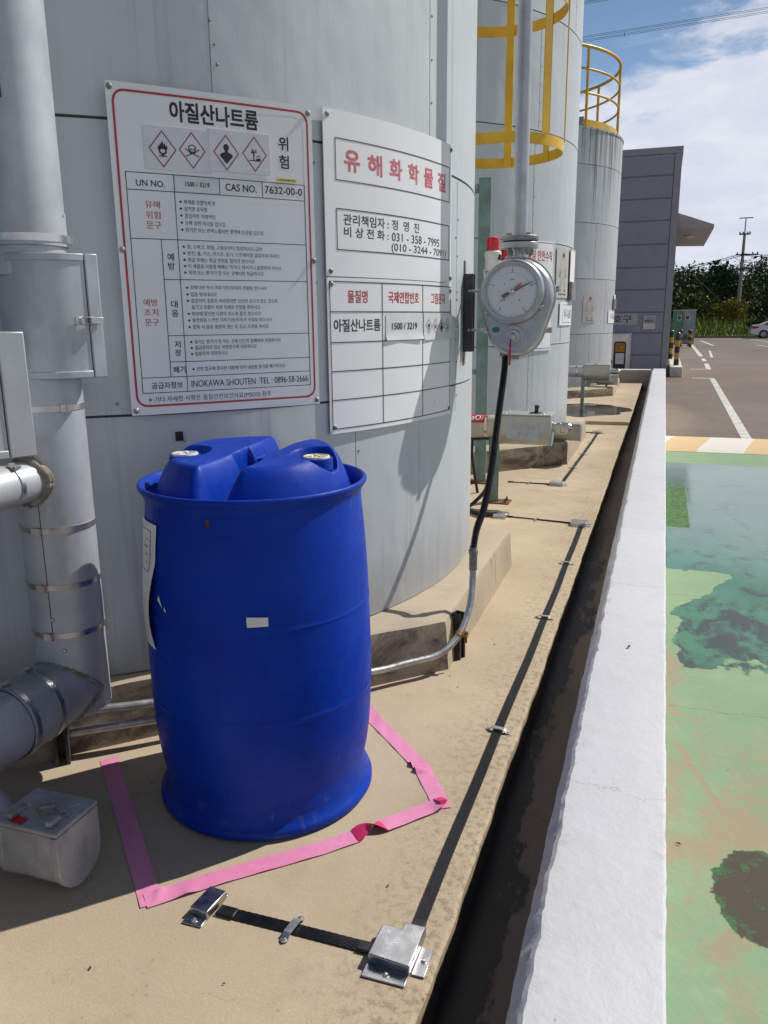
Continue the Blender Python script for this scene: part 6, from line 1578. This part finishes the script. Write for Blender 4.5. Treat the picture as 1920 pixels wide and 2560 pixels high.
def far_tank_rail():
    z0 = 4.235; r = 1.74
    t = thing('roof_handrail', 'yellow round handrail on the roof of the far tank', 'handrail', (T3.x, T3.y, 4.13))
    for z, k in ((5.275, 0.024), (4.965, 0.017), (4.63, 0.017)):
        q = MB(); q.tube([V(T3.x + r * math.cos(2 * PI * i / 96), T3.y + r * math.sin(2 * PI * i / 96), z) for i in range(97)], k, 10, False); obj('rail', q, M['yellow'], t, smooth=0.8)
    q = MB(); q.lathe([(r + 0.004, 4.155), (r + 0.004, 4.26), (r - 0.004, 4.26), (r - 0.004, 4.155)], (T3.x, T3.y, 0), 96); obj('toe_board', q, M['yellow'], t, smooth=0.5)
    for i in range(9):
        a = R(-40 + 40.5 * i); q = MB(); p = V(T3.x + r * math.cos(a), T3.y + r * math.sin(a), 0); q.tube([p + V(0, 0, 4.128), p + V(0, 0, 5.275)], 0.022, 10); obj('upright', q, M['yellow'], t)
    t = thing('roof_vent', 'grey vent pipe stub on the roof edge of the far tank', 'vent', (-1.62, 13.42, 4.12))
    q = MB(); q.tube([V(-1.62, 13.42, 4.1), V(-1.62, 13.42, 4.36)], 0.07, 16); q.lathe([(0.09, 4.36), (0.09, 4.42), (0.001, 4.44)], (-1.62, 13.42, 0), 16); obj('pipe', q, M['galv'], t, smooth=0.5)
    t = thing('roof_valve', 'small dark valve on the roof edge of the far tank beside the vent', 'valve', (-1.40, 13.55, 4.12))
    q = MB(); q.box((-1.46, 13.52, 4.12), (-1.34, 13.58, 4.17)); q.tube([V(-1.40, 13.55, 4.17), V(-1.40, 13.55, 4.24)], 0.025, 10); q.tube([V(-1.45, 13.55, 4.24), V(-1.35, 13.55, 4.24)], 0.035, 12); obj('body', q, M['iron'], t, smooth=0.5)
far_tank_rail()

# ------------------------------------------------------------------ building with canopy
def building():
    x0, x1, y0, y1, zt = -11.0, 0.2, 25.0, 46.0, 5.84
    t = thing('factory_building', 'grey metal clad building with horizontal panels beyond the tank yard', 'building', (-3.0, y0, LOT))
    q = MB(); q.box((x0, y0 + 0.05, LOT - 0.05), (x1 - 0.004, y1, zt - 0.1)); obj('backing_wall', q, M['groove'], t, smooth=0)
    zs = [LOT, 0.214, 0.838, 1.421, 2.052, 2.664, 3.290, 3.920, 4.508, 5.103, 5.665]
    q = MB()
    for i in range(len(zs) - 1):
        a, b = zs[i], zs[i + 1]
        q.box((x0 + 0.01, y0, a + 0.030), (x1 - 0.20, y0 + 0.048, b - 0.007)); q.box((x0 + 0.01, y0 + 0.002, a + 0.004), (x1 - 0.20, y0 + 0.046, a + 0.021))
    obj('wall_panels', q, M['building'], t, smooth=0)
    q = MB(); q.box((x1 - 0.185, y0 - 0.012, LOT), (x1, y0 + 0.25, zt - 0.175)); obj('corner_trim', q, M['trim'], t, smooth=0)
    q = MB(); q.box((x1 - 0.003, y0 + 0.252, LOT), (x1 + 0.001, y1, zt - 0.1)); obj('side_wall', q, M['building'], t, smooth=0)
    q = MB(); q.box((x0, y0 - 0.025, zt - 0.172), (x1 + 0.02, y0 + 0.30, zt)); q.box((x0, y0 + 0.302, zt - 0.172), (x1 + 0.02, y1, zt - 0.01)); obj('roof_coping', q, M['trim'], t, smooth=0)
    q = MB(); q.prism([(x1 + 0.004, 4.36), (1.255, 3.985), (1.255, 3.875), (x1 + 0.004, 3.905)], (0, 27.2, 0), (1, 0, 0), (0, 0, 1), (0, 1, 0), 6.6)
    can = obj('entrance_canopy', q, paint('canopy_metal', (0.36, 0.34, 0.32), 0.5, 0.05, 2), t, smooth=0)
    q = MB(); q.lathe([(0.16, 0.0), (0.15, -0.06), (0.001, -0.08)], (0.62, 29.4, 3.885), 20); obj('ceiling_lamp', q, M['white_plastic'], can, smooth=0.6)
    # gear board, leaflet holder, cabinet in front of the wall
    F = flat_face((-2.25, y0 - 0.02, 1.085), (1, 0, 0), (0, -1, 0))
    t = thing('safety_gear_sign', 'white sign with black Korean letters on the grey building wall beside the far tank', 'sign', (-1.5, y0 - 0.02, 1.085))
    q = MB(); F.slab(q, 0, 1.53, 0, 0.325, -0.03, 0); obj('panel', q, paint('dull_white_sign', (0.50, 0.50, 0.51), 0.5), t, smooth=0)
    q = MB(); F.text(q, "안전보호구", 0.02, 1.38, 0.055, 0.27, 0.02); obj('lettering', q, M['ink_soft'], t, smooth=0)
    F = flat_face((-0.555, y0 - 0.03, 0.945), (1, 0, 0), (0, -1, 0))
    t = thing('data_sheet_holder', 'white MSDS leaflet holder on the grey building wall', 'notice', (-0.38, y0 - 0.03, 0.945))
    q = MB(); F.slab(q, 0, 0.345, 0, 0.395, -0.04, 0); obj('board', q, paint('dull_white_board', (0.47, 0.47, 0.48), 0.5), t, smooth=0)
    q = MB(); F.text(q, "MSDS", 0.045, 0.30, 0.20, 0.275, 0.03); F.rect(q, 0.09, 0.25, 0.330, 0.338); obj('lettering', q, M['ink'], t, smooth=0)
    q = MB(); F.slab(q, 0.01, 0.335, 0.01, 0.165, 0.0, 0.03); obj('leaflet_tray', q, M['alu'], t, smooth=0)
    t = thing('gear_cabinet', 'grey steel cabinet with a tall black framed window against the building', 'cabinet', (-1.13, 24.75, LOT))
    q = MB(); q.box((-1.44, 24.55, LOT), (-0.845, 24.98, 0.855)); obj('carcass', q, M['alu'], t, bevel=0.01)
    q = MB(); q.box((-1.40, 24.515, LOT + 0.05), (-0.90, 24.548, 0.82)); d = obj('door', q, M['steel'], t, bevel=0.006)
    def rr(x0, x1, z0, z1, r, n=5):
        return [(cx + r * math.cos(PI / 2 * (s + k / n)), cz + r * math.sin(PI / 2 * (s + k / n))) for (cx, cz, s) in ((x1 - r, z1 - r, 0), (x0 + r, z1 - r, 1), (x0 + r, z0 + r, 2), (x1 - r, z0 + r, 3)) for k in range(n + 1)]
    q = MB(); q.prism(rr(-1.305, -0.965, -0.20, 0.62, 0.07), (0, 24.514, 0), (1, 0, 0), (0, 0, 1), (0, -1, 0), 0.012); obj('window_seal', q, M['black_rubber'], d, smooth=0)
    q = MB(); q.prism(rr(-1.275, -0.995, -0.17, 0.59, 0.055), (0, 24.5015, 0), (1, 0, 0), (0, 0, 1), (0, -1, 0), 0.003); obj('pane', q, M['glass_dark'], d, smooth=0)
    q = MB(); q.box((-1.265, 24.496, 0.33), (-1.005, 24.498, 0.575)); obj('yellow_helmet_shelf', q, M['orange'], d, smooth=0)
    q = MB(); q.box((-1.25, 24.496, -0.02), (-1.01, 24.498, 0.29)); obj('white_bag', q, M['paper'], d, smooth=0)
    q = MB(); q.box((-1.36, 24.49, 0.0), (-1.335, 24.514, 0.10)); obj('handle', q, M['black_rubber'], d, bevel=0.003)
M['orange'] = paint('yellow_orange_gear', (0.55, 0.27, 0.02), 0.5, 0.2, 12)
building()

# ------------------------------------------------------------------ bollards, block, cabins
def bollard_mat():
    m, N, b = material('black_yellow_bands')
    z = N.sep(N.obj())[2]
    k = N.step(N.math('FRACT', N.math('DIVIDE', z, 0.36)), 0.49, 0.51)
    c = N.mix(k, (0.02, 0.02, 0.022), (0.50, 0.31, 0.015)); c = N.mix(N.step(z, 0.87, 0.875), c, (0.02, 0.02, 0.022))
    N.put(b.inputs['Base Color'], c); b.inputs['Roughness'].default_value = 0.35
    return m
M['bollard'] = bollard_mat()
def bollards():
    q = MB(); q.lathe([(0.072, 0.0), (0.072, 0.89), (0.066, 0.925), (0.045, 0.945), (0.001, 0.95)], (0, 0, 0), 24)
    first = None
    for lab, (x, y, z) in (("black and yellow bollard on the front of the white block by the building", (0.435, 25.3, -0.09)), ("black and yellow bollard behind another on the white block by the building", (0.30, 29.2, -0.09)),
                           ("black and yellow bollard in front of the green cabin", (1.0, 49.2, LOT + 0.03)), ("black and yellow bollard in front of the grey cabin, right of two", (1.52, 49.2, LOT)), ("black and yellow bollard just behind the one before the grey cabin", (1.50, 51.2, LOT))):
        if first is None:
            first = o = obj('bollard', q, M['bollard'], smooth=0.6)
        else:
            o = first.copy(); COL.objects.link(o)
        o.location = (x, y, z); tag(o, lab, 'bollard', 'black and yellow bollards along the building')
    m = M['white_block']
    q = MB(); q.box((0.262, 24.4, LOT), (0.60, 27.1, -0.085)); o = obj('kerb_block', q, m, bevel=0.02); tag(o, 'stained white concrete kerb block beside the building corner, nearer of two', 'kerb block')
    q = MB(); q.box((0.262, 27.13, LOT), (0.61, 30.6, -0.085)); o = obj('kerb_block', q, m, bevel=0.02); tag(o, 'white concrete kerb block farther along the building side', 'kerb block')
    q = MB(); q.box((0.9, 49.0, LOT), (1.25, 50.4, LOT + 0.03)); q.box((0.92, 49.4, LOT + 0.03), (1.2, 50.2, LOT + 0.14)); o = obj('kerb_block', q, m, bevel=0.01); tag(o, 'pale low concrete block at the foot of the green cabin', 'kerb block')
bollards()
def cabins():
    def cab(lab, x0, x1, y0, y1, z1, mat, win, door):
        t = thing('cabin', lab, 'cabin', ((x0 + x1) / 2, y0, LOT))
        q = MB(); q.box((x0, y0, LOT), (x1, y1, z1 - 0.05)); obj('body', q, mat, t, bevel=0.02)
        q = MB(); q.box((x0 - 0.03, y0 - 0.03, z1 - 0.049), (x1 + 0.03, y1 + 0.03, z1)); obj('roof', q, M['alu'], t, bevel=0.01)
        a, b, c, d = win
        q = MB(); q.box((a, y0 - 0.03, c), (b, y0 - 0.001, d)); f = obj('window', q, M['white_plastic'], t, smooth=0)
        q = MB(); q.box((a + 0.04, y0 - 0.036, c + 0.04), (b - 0.04, y0 - 0.031, d - 0.04)); obj('pane', q, M['glass_dark'], f, smooth=0)
        if door: q = MB(); q.box((door[0], y0 - 0.02, door[2]), (door[1], y0 - 0.001, door[3])); obj('vent', q, M['groove'], t, smooth=0)
        q = MB(); q.box((x0 - 0.005, y0 - 0.012, (LOT + z1) / 2 - 0.02), (x1 + 0.005, y0 - 0.0005, (LOT + z1) / 2 + 0.02)); q.box((x1 - 0.05, y0 - 0.022, LOT), (x1 + 0.004, y0 - 0.0005, z1 - 0.05)); obj('frame_rail', q, mat, t, smooth=0)
    cab('green portable toilet cabin beside the building, behind a bollard', 0.55, 1.16, 54.0, 55.3, 1.72, M['cabin_green'], (0.80, 1.05, 1.10, 1.42), None)
    cab('grey portable toilet cabin right of the green one', 1.20, 1.92, 55.5, 56.8, 1.74, M['cabin_grey'], (1.30, 1.58, 1.10, 1.42), (1.26, 1.52, -0.12, 0.22))
cabins()

# ------------------------------------------------------------------ parked car
def car():
    X, Y, Z = 6.45, 70.0, LOT
    t = thing('parked_car', 'white sedan parked at the far edge of the lot, its rear in view', 'car', (X + 2.2, Y, Z))
    base = [(0.05, 0.34), (0.0, 0.55), (0.06, 0.80), (0.16, 0.97), (0.35, 1.02), (0.72, 1.05), (1.15, 1.26), (1.55, 1.38), (2.1, 1.42), (2.6, 1.38), (3.3, 1.05), (3.9, 0.93), (4.35, 0.78), (4.48, 0.55), (4.42, 0.30), (3.95, 0.24), (3.2, 0.22), (1.3, 0.22), (0.5, 0.26)]
    layers = [(0.0, -0.02, 1.0), (0.0, 0.0, 1.0)]
    q = MB(); vs = []; n = len(base)
    for (y, sx, k) in ((-0.80, 0.06, 0.93), (-0.89, 0.0, 1.0), (0.89, 0.0, 1.0), (0.80, 0.06, 0.93)):
        for x, z in base:
            inward = max(0, (z - 0.95)) * 0.42 * (1 if y > 0 else -1)
            cx = 2.25 + (x - 2.25) * (1 - sx * 0.25); cz = 0.62 + (z - 0.62) * k
            vs.append(V(X + cx, Y + y - inward, Z + cz))
    fs = [(i * n + k, i * n + (k + 1) % n, (i + 1) * n + (k + 1) % n, (i + 1) * n + k) for i in range(3) for k in range(n)] + [tuple(range(n)), tuple(3 * n + k for k in range(n - 1, -1, -1))]
    q.add(vs, fs); obj('body', q, M['car_white'], t, smooth=0.7)
    def side(poly, name, mat, parent, off=0.012):
        q = MB(); vs = []
        for e in (0, 1):
            for x, z in poly: vs.append(V(X + x, Y - 0.89 - off + e * 0.02 + max(0, z - 0.95) * 0.42, Z + z))
        m = len(poly); q.add(vs, [tuple(range(m)), tuple(range(2 * m - 1, m - 1, -1))] + [(i, (i + 1) % m, m + (i + 1) % m, m + i) for i in range(m)]); return obj(name, q, mat, parent, smooth=0)
    side([(0.95, 1.03), (1.25, 1.22), (1.62, 1.325), (1.95, 1.345), (1.95, 0.99)], 'rear_side_window', M['glass_dark'], t)
    side([(2.0, 0.99), (2.0, 1.345), (2.5, 1.32), (3.05, 1.06), (3.05, 0.98)], 'front_side_window', M['glass_dark'], t)
    side([(0.03, 0.80), (0.10, 0.92), (0.52, 0.90), (0.60, 0.83), (0.20, 0.72)], 'tail_lamp', M['tail_red'], t)
    side([(2.0, 0.72), (2.3, 0.72), (2.3, 0.75), (2.0, 0.75)], 'door_handle', M['chrome'], t)
    for x in (0.92, 3.58):
        for e in (-1, 1):
            yy = Y + e * 0.86
            q = MB(); q.lathe([(0.20, 0.0), (0.30, -0.01), (0.325, 0.03), (0.325, 0.17), (0.30, 0.21), (0.2, 0.2)], (X + x, yy - e * 0.21 + e * 0.0, Z + 0.325), 28, (0, e, 0)); w = obj('wheel', q, M['tyre'], t, smooth=0.6)
            q = MB(); q.lathe([(0.215, 0.185), (0.20, 0.20), (0.05, 0.205), (0.001, 0.21)], (X + x, yy - e * 0.21, Z + 0.325), 20, (0, e, 0))
            rim = obj('rim', q, M['iron'], w, smooth=0.6)
            q = MB()
            for k in range(5):
                a = 2 * PI * k / 5; d = V(math.cos(a), 0, math.sin(a)); q.obox(V(X + x, yy - e * 0.21 + e * 0.212, Z + 0.325) + d * 0.11, d, V(0, 1, 0), d.cross(V(0, 1, 0)), 0.10, 0.008, 0.03)
            obj('spokes', q, M['galv'], w, smooth=0)
car()

# ------------------------------------------------------------------ poles and wires
def pole_and_wires():
    px, py = 6.75, 86.5
    t = thing('utility_pole', 'tall concrete utility pole with crossarms in front of the wood', 'pole', (px, py, 0.4))
    q = MB(); q.tube([V(px, py, -0.4), V(px, py, 8.8)], [0.22, 0.12], 16); q.tube([V(px, py, 8.8), V(px, py, 10.3)], [0.06, 0.05], 8); obj('shaft', q, M['pole_conc'], t, smooth=0.6)
    for z, l, o in ((8.85, 0.5, 0), (7.0, 1.0, 0.35), (5.70, 0.9, -0.2)):
        q = MB(); q.obox((px + o, py - 0.2, z), (1, 0.1, 0), (0, 1, 0), (0, 0, 1), l, 0.06, 0.06); obj('crossarm', q, M['wire'], t, smooth=0)
        for e in (-0.85, -0.3, 0.5, 0.9):
            q = MB(); q.lathe([(0.03, 0.0), (0.09, 0.05), (0.05, 0.1), (0.09, 0.15), (0.02, 0.2)], (px + o + e * l, py - 0.2, z + 0.05), 8); obj('insulator', q, M['iron'], t)
    q = MB(); q.box((px - 0.6, py - 0.25, 10.26), (px + 0.6, py - 0.15, 10.34)); obj('top_bar', q, M['wire'], t, smooth=0)
    q = MB(); q.tube(arc_pts((px + 2.2, py - 0.2, 5.95), (1, 0, 0), (0, 0, 1), 0.75, -0.5, 4.0, 20), 0.022, 6); q.tube(smooth_path([(px - 1.0, py - 0.2, 7.0), (px - 0.4, py - 0.2, 6.55), (px + 0.6, py - 0.2, 6.5), (px + 1.2, py - 0.2, 7.0)], 6), 0.02, 6); obj('jumper_wire', q, M['wire'], t)
    def wire(lab, a, b, sag, r, grp):
        a, b = Vector(a), Vector(b); q = MB(); n = 24
        q.tube([a.lerp(b, i / n) - V(0, 0, sag * 4 * (i / n) * (1 - i / n)) for i in range(n + 1)], r, 6)
        o = obj('overhead_wire', q, M['wire'], loc=tuple(a), smooth=0.8); tag(o, lab, 'wire', grp)
    g = 'overhead wires at the utility pole'
    for z, zl, lab in ((7.1, 5.55, 'uppermost of the near parallel wires at the pole crossarm'), (6.95, 5.25, 'wire just under the uppermost one at the pole crossarm'), (5.80, 4.4, 'upper wire of the lower pair meeting the pole'), (5.62, 4.1, 'lower wire of the lower pair meeting the pole')):
        wire(lab, (-12.0, py + 6, zl - 2.1), (px, py - 0.2, z), 0.15, 0.034, g); wire(lab + ', right of the pole', (px, py - 0.2, z), (30, py - 2, z - 0.8), 0.5, 0.034, g)
    wire('thin stay wire sloping down left of the pole into the trees', (2.3, 84, 5.2), (5.1, 86, 2.8), 0.0, 0.025, g)
    g = 'transmission wires crossing the blue sky'
    for k, (z0, z1, lab) in enumerate(((19.28, 19.72, 'upper wire of the long sloping sky pair'), (19.06, 19.50, 'lower wire of the long sloping sky pair'), (21.40, 21.95, 'upper wire at the very top of the sky'), (21.25, 21.80, 'lower wire at the very top of the sky'))):
        for e in (0, 1):
            wire(lab + (', doubled strand' if e else ''), (-40, 59.6 - 0.1 * e, z0 - 1.35 + 0.07 * e), (60, 60, z1 + 2.1 + 0.07 * e), 0.0, 0.011, g)
    wire('short dark spacer hanging on the sky pair', (-3.6, 59.7, 19.27), (-3.6, 59.7, 19.05), 0, 0.02, g)
pole_and_wires()

# ------------------------------------------------------------------ vegetation
def leaf_mat(name, dark, lite, scale=0.5):
    m, N, b = material(name)
    p = N.pos(); n = N.noise(p, scale, 4, 0.7); n2 = N.noise(p, 6.0, 3, 0.6)
    c = N.mix(N.step(n, 0.35, 0.65), dark, lite); c = N.mix(N.math('MULTIPLY', N.step(n2, 0.45, 0.75), 0.5), c, tuple(min(1, x * 1.5) for x in lite))
    N.put(b.inputs['Base Color'], c); b.inputs['Roughness'].default_value = 0.65; b.inputs['Specular IOR Level'].default_value = 0.2
    return m
M['leaf_dark'] = leaf_mat('dark_leaves', (0.022, 0.044, 0.016), (0.085, 0.118, 0.032), 0.33)
M['leaf_mid'] = leaf_mat('green_leaves', (0.045, 0.075, 0.016), (0.095, 0.13, 0.025), 0.8)
M['leaf_gold'] = leaf_mat('yellow_green_leaves', (0.13, 0.125, 0.014), (0.22, 0.19, 0.022), 1.2)
M['leaf_blue'] = leaf_mat('bluish_leaves', (0.030, 0.058, 0.028), (0.055, 0.088, 0.040), 0.6)
M['bark'] = paint('bark', (0.075, 0.06, 0.045), 0.9, 0.2, 8)
def leaves(mb, c, rad, n, size, r, clumps=14, tight=0.35):
    c = Vector(c)
    cl = []
    for _ in range(clumps):
        while True:
            p = V(r.uniform(-1, 1), r.uniform(-1, 1), r.uniform(-1, 1))
            if 0.35 < p.length < 1: break
        cl.append(p)
    for _ in range(n):
        k = r.choice(cl); p = k + V(r.gauss(0, 1), r.gauss(0, 1), r.gauss(0, 1)) * tight * 0.55
        q = c + V(p.x * rad[0], p.y * rad[1], p.z * rad[2])
        d = V(r.gauss(0, 1), r.gauss(0, 1), r.gauss(0, 1)).normalized(); u, w = perp(d)
        s = size * r.uniform(0.5, 1.4)
        a = r.uniform(0, PI); uu = u * math.cos(a) + w * math.sin(a); ww = w * math.cos(a) - u * math.sin(a)
        mb.add([q - uu * s, q - ww * s * 0.55 + d * s * 0.15, q + uu * s, q + ww * s * 0.55], [(0, 1, 2, 3)])
def tree(name, lab, base, h, rad, mat, n, size, seed, grp, trunk_r=0.06, clumps=16, lobes=3, tight=0.35):
    r = random.Random(seed); base = Vector(base)
    t = thing(name, lab, 'tree', base, grp)
    q = MB(); top = base + V(r.uniform(-0.1, 0.1), 0, h * 0.75); fork = base + V(0, 0, h * 0.35)
    q.tube(smooth_path([base - V(0, 0, 0.2), fork, top], 4), [trunk_r * (1 - 0.7 * i / 8) for i in range(9)], 8)
    for i in range(5):
        a = 2 * PI * i / 5 + r.random(); e = fork + V(math.cos(a) * rad[0] * 0.7, math.sin(a) * rad[1] * 0.7, h * 0.3 + r.uniform(0, h * 0.15)); q.tube(smooth_path([fork + V(0, 0, r.uniform(-0.05, 0.3) * h * 0.3), fork.lerp(e, 0.5) + V(0, 0, 0.1 * h), e], 4), [trunk_r * 0.5 * (1 - 0.08 * k) for k in range(9)], 6)
    obj('trunk', q, M['bark'], t, smooth=0.8)
    q = MB()
    for i in range(lobes):
        c = base + V(r.uniform(-0.45, 0.45) * rad[0], r.uniform(-0.4, 0.4) * rad[1], h - rad[2] + r.uniform(-0.45, 0.15) * rad[2])
        leaves(q, c, (rad[0] * 0.75, rad[1] * 0.75, rad[2] * 0.7), n // lobes, size, r, clumps, tight)
    obj('crown', q, mat, t, smooth=0)
def vegetation():
    # grassy bank behind the lot
    m, N, b = material('meadow')
    p = N.pos(); n = N.noise(p, 0.9, 6, 0.7); n2 = N.noise(p, 5.0, 5, 0.7)
    c = N.mix(N.step(n, 0.35, 0.65), (0.085, 0.12, 0.020), (0.15, 0.18, 0.035)); c = N.mix(N.math('MULTIPLY', N.step(n2, 0.42, 0.7), 0.6), c, (0.055, 0.085, 0.015))
    N.put(b.inputs['Base Color'], c); b.inputs['Roughness'].default_value = 0.9
    def hz(x, y):
        k = max(0, min(1, (y - 72) / 16)); e = max(0, y - 92)
        return LOT - 0.03 + 1.1 * k * k * (3 - 2 * k) + e * 0.045 + 0.12 * math.sin(x * 0.7) * k + 0.1 * math.sin(y * 0.9 + x) * k
    q = MB(); q.grid(lambda a, b_: V(-60 + 140 * a, 71.7 + 110 * b_, hz(-60 + 140 * a, 71.7 + 110 * b_)), 90, 80)
    tag(obj('grass_bank', q, m, smooth=1.5), kind='structure')
    r = random.Random(11); q = MB()
    for _ in range(5200):
        x, y = r.uniform(-6, 16), 72.0 + 17 * r.random() ** 1.3
        z = hz(x, y); h = r.uniform(0.25, 0.75) * (0.45 if y < 74 else 1); l = V(r.uniform(-0.3, 0.3), r.uniform(-0.3, 0.3), h); w = V(r.uniform(-1, 1), r.uniform(-1, 1), 0).normalized() * 0.055
        b0 = V(x, y, z - 0.03); q.add([b0 - w, b0 + w, b0 + l + w * 0.2, b0 + l - w * 0.2], [(0, 1, 2, 3)])
    o = obj('tall_grass', q, leaf_mat('tall_grass_blades', (0.13, 0.18, 0.03), (0.24, 0.28, 0.055), 0.7), loc=(0, 72, 0), smooth=0)
    tag(o, 'tall sunlit grass on the bank behind the parking lot', 'grass', kind='stuff')
    # the wood beyond: one mass of broadleaved crowns
    r = random.Random(5); q = MB()
    for i in range(62):
        x = r.uniform(-16, 34); y = r.uniform(92, 122); hgt = r.uniform(4.3, 5.7) + (0.9 if x > 8 else 0) + 0.5 * math.sin(x * 0.9)
        R_ = r.uniform(1.7, 2.7)
        z = hz(x, y)
        for k in range(2): leaves(q, (x + r.uniform(-1, 1), y + r.uniform(-1, 1), z + hgt - R_ * (0.7 + 0.9 * k)), (R_ * (0.9 + 0.15 * k), R_ * 0.9, R_ * 0.8), 520, 0.17, r, 16, 0.40)
    for i in range(110):
        x = r.uniform(-14, 30); y = r.uniform(88, 96); leaves(q, (x, y, hz(x, y) + r.uniform(0.8, 3.0)), (1.6, 1.4, 1.6), 190, 0.17, r, 12, 0.5)
    o = obj('woodland', q, M['leaf_dark'], loc=(0, 100, 0), smooth=0)
    tag(o, 'dark green wood rising behind the grass bank', 'wood', kind='stuff')
    # trees one can tell apart
    tree('bushy_tree', 'bushy green tree behind the portable cabins', (2.4, 82, hz(2.4, 82)), 3.3, (2.3, 1.5, 1.3), M['leaf_mid'], 1500, 0.17, 21, 'trees on the grass bank', clumps=22)
    tree('young_tree', 'small yellow green tree left of its twin before the wood', (4.95, 77.5, hz(4.95, 77.5)), 2.75, (1.15, 0.9, 0.95), M['leaf_gold'], 800, 0.12, 22, 'trees on the grass bank', 0.05)
    tree('young_tree', 'small yellow green tree with taller leader, nearer the utility pole', (5.75, 77.5, hz(5.75, 77.5)), 3.5, (1.35, 0.9, 1.35), M['leaf_gold'], 1000, 0.12, 23, 'trees on the grass bank', 0.055)
    tree('conical_tree', 'bluish green conical tree right of the utility pole', (9.2, 80, hz(9.2, 80)), 4.6, (1.25, 1.1, 2.1), M['leaf_blue'], 1500, 0.14, 24, 'trees on the grass bank', 0.08, 26)
    tree('young_tree', 'bright green young tree at the right picture edge above the car', (10.9, 79, hz(10.9, 79)), 3.0, (1.2, 0.9, 1.0), M['leaf_mid'], 800, 0.13, 25, 'trees on the grass bank', 0.05)
    tree('shrub', 'low dark shrub below the conical tree beside the car', (8.6, 78.5, hz(8.6, 78.5)), 1.5, (1.6, 0.8, 0.75), M['leaf_blue'], 700, 0.12, 26, 'trees on the grass bank', 0.04)
    tree('pale_tree', 'pale feathery tree standing out of the wood', (4.6, 90, hz(4.6, 90)), 7.0, (2.6, 1.6, 2.6), M['leaf_blue'], 1700, 0.24, 27, 'trees on the grass bank', 0.1, 24)
    for i, (x, lab) in enumerate(((3.4, 'thin green fence post on the grass left of the young trees'), (5.5, 'thin green fence post between the young trees'), (7.1, 'thin green fence post near the foot of the utility pole'))):
        q = MB(); q.tube([V(x, 75.2, hz(x, 75.2) - 0.1), V(x, 75.2, hz(x, 75.2) + 1.0)], 0.035, 8); o = obj('fence_post', q, paint('green_post_paint', (0.03, 0.14, 0.07), 0.5) if i == 0 else bpy.data.materials['green_post_paint'], loc=(x, 75.2, 0)); tag(o, lab, 'fence post', 'green fence posts on the bank')
    q = MB(); q.lathe([(0.001, LOT + 0.004), (0.5, LOT + 0.004)], (7.1, 57.2, 0), 24); o = obj('manhole_cover', q, M['black_rubber'], loc=(7.1, 57.2, LOT), smooth=0); tag(o, 'dark round manhole cover in the asphalt at the right edge', 'manhole cover')
vegetation()

# small leaves and crumbs lying about
def litter():
    r = random.Random(9); q = MB()
    for (x, y) in ((-0.875, 1.45), (-0.62, 1.72), (-0.78, 1.93), (-0.35, 1.25), (-0.52, 1.52), (-0.66, 2.66), (-0.61, 2.58), (-0.60, 2.72), (-0.58, 3.05), (-0.56, 3.00), (-1.30, 1.72), (-0.88, 1.60), (-0.74, 1.15), (-1.02, 1.10), (-0.94, 1.42), (-0.80, 4.60), (-0.90, 2.40), (-0.93, 2.30)):
        a = r.uniform(0, PI); s = r.uniform(0.003, 0.007); d = V(math.cos(a), math.sin(a), 0); w = V(-d.y, d.x, 0)
        c = V(x, y, 0.0025); q.add([c - d * s, c + w * s * 0.4 + V(0, 0, 0.002), c + d * s, c - w * s * 0.5 + V(0, 0, 0.001)], [(0, 1, 2, 3)])
    o = obj('leaf_litter', q, M['rust'], loc=(-0.7, 1.8, 0), smooth=0); tag(o, 'tiny dry leaf crumbs scattered on the beige concrete', 'litter', kind='stuff')
    for lab, x, y, a in (('dry brown leaf lying on top of the white curb', -0.035, 2.42, 1.2), ('small dark twig on the worn green floor', 0.155, 2.42, -0.5)):
        z = CURB_Z + 0.003 if x < 0 else LOT + 0.012
        q = MB(); d = V(math.cos(a), math.sin(a), 0); w = V(-d.y, d.x, 0); c = V(x, y, z)
        q.add([c - d * 0.012, c + w * 0.004 + V(0, 0, 0.004), c + d * 0.012 + V(0, 0, 0.003), c - w * 0.004 + V(0, 0, 0.001)], [(0, 1, 2, 3)])
        o = obj('dry_leaf' if x < 0 else 'twig', q, M['rust'], loc=tuple(c), smooth=0); tag(o, lab, 'leaf' if x < 0 else 'twig')
litter()
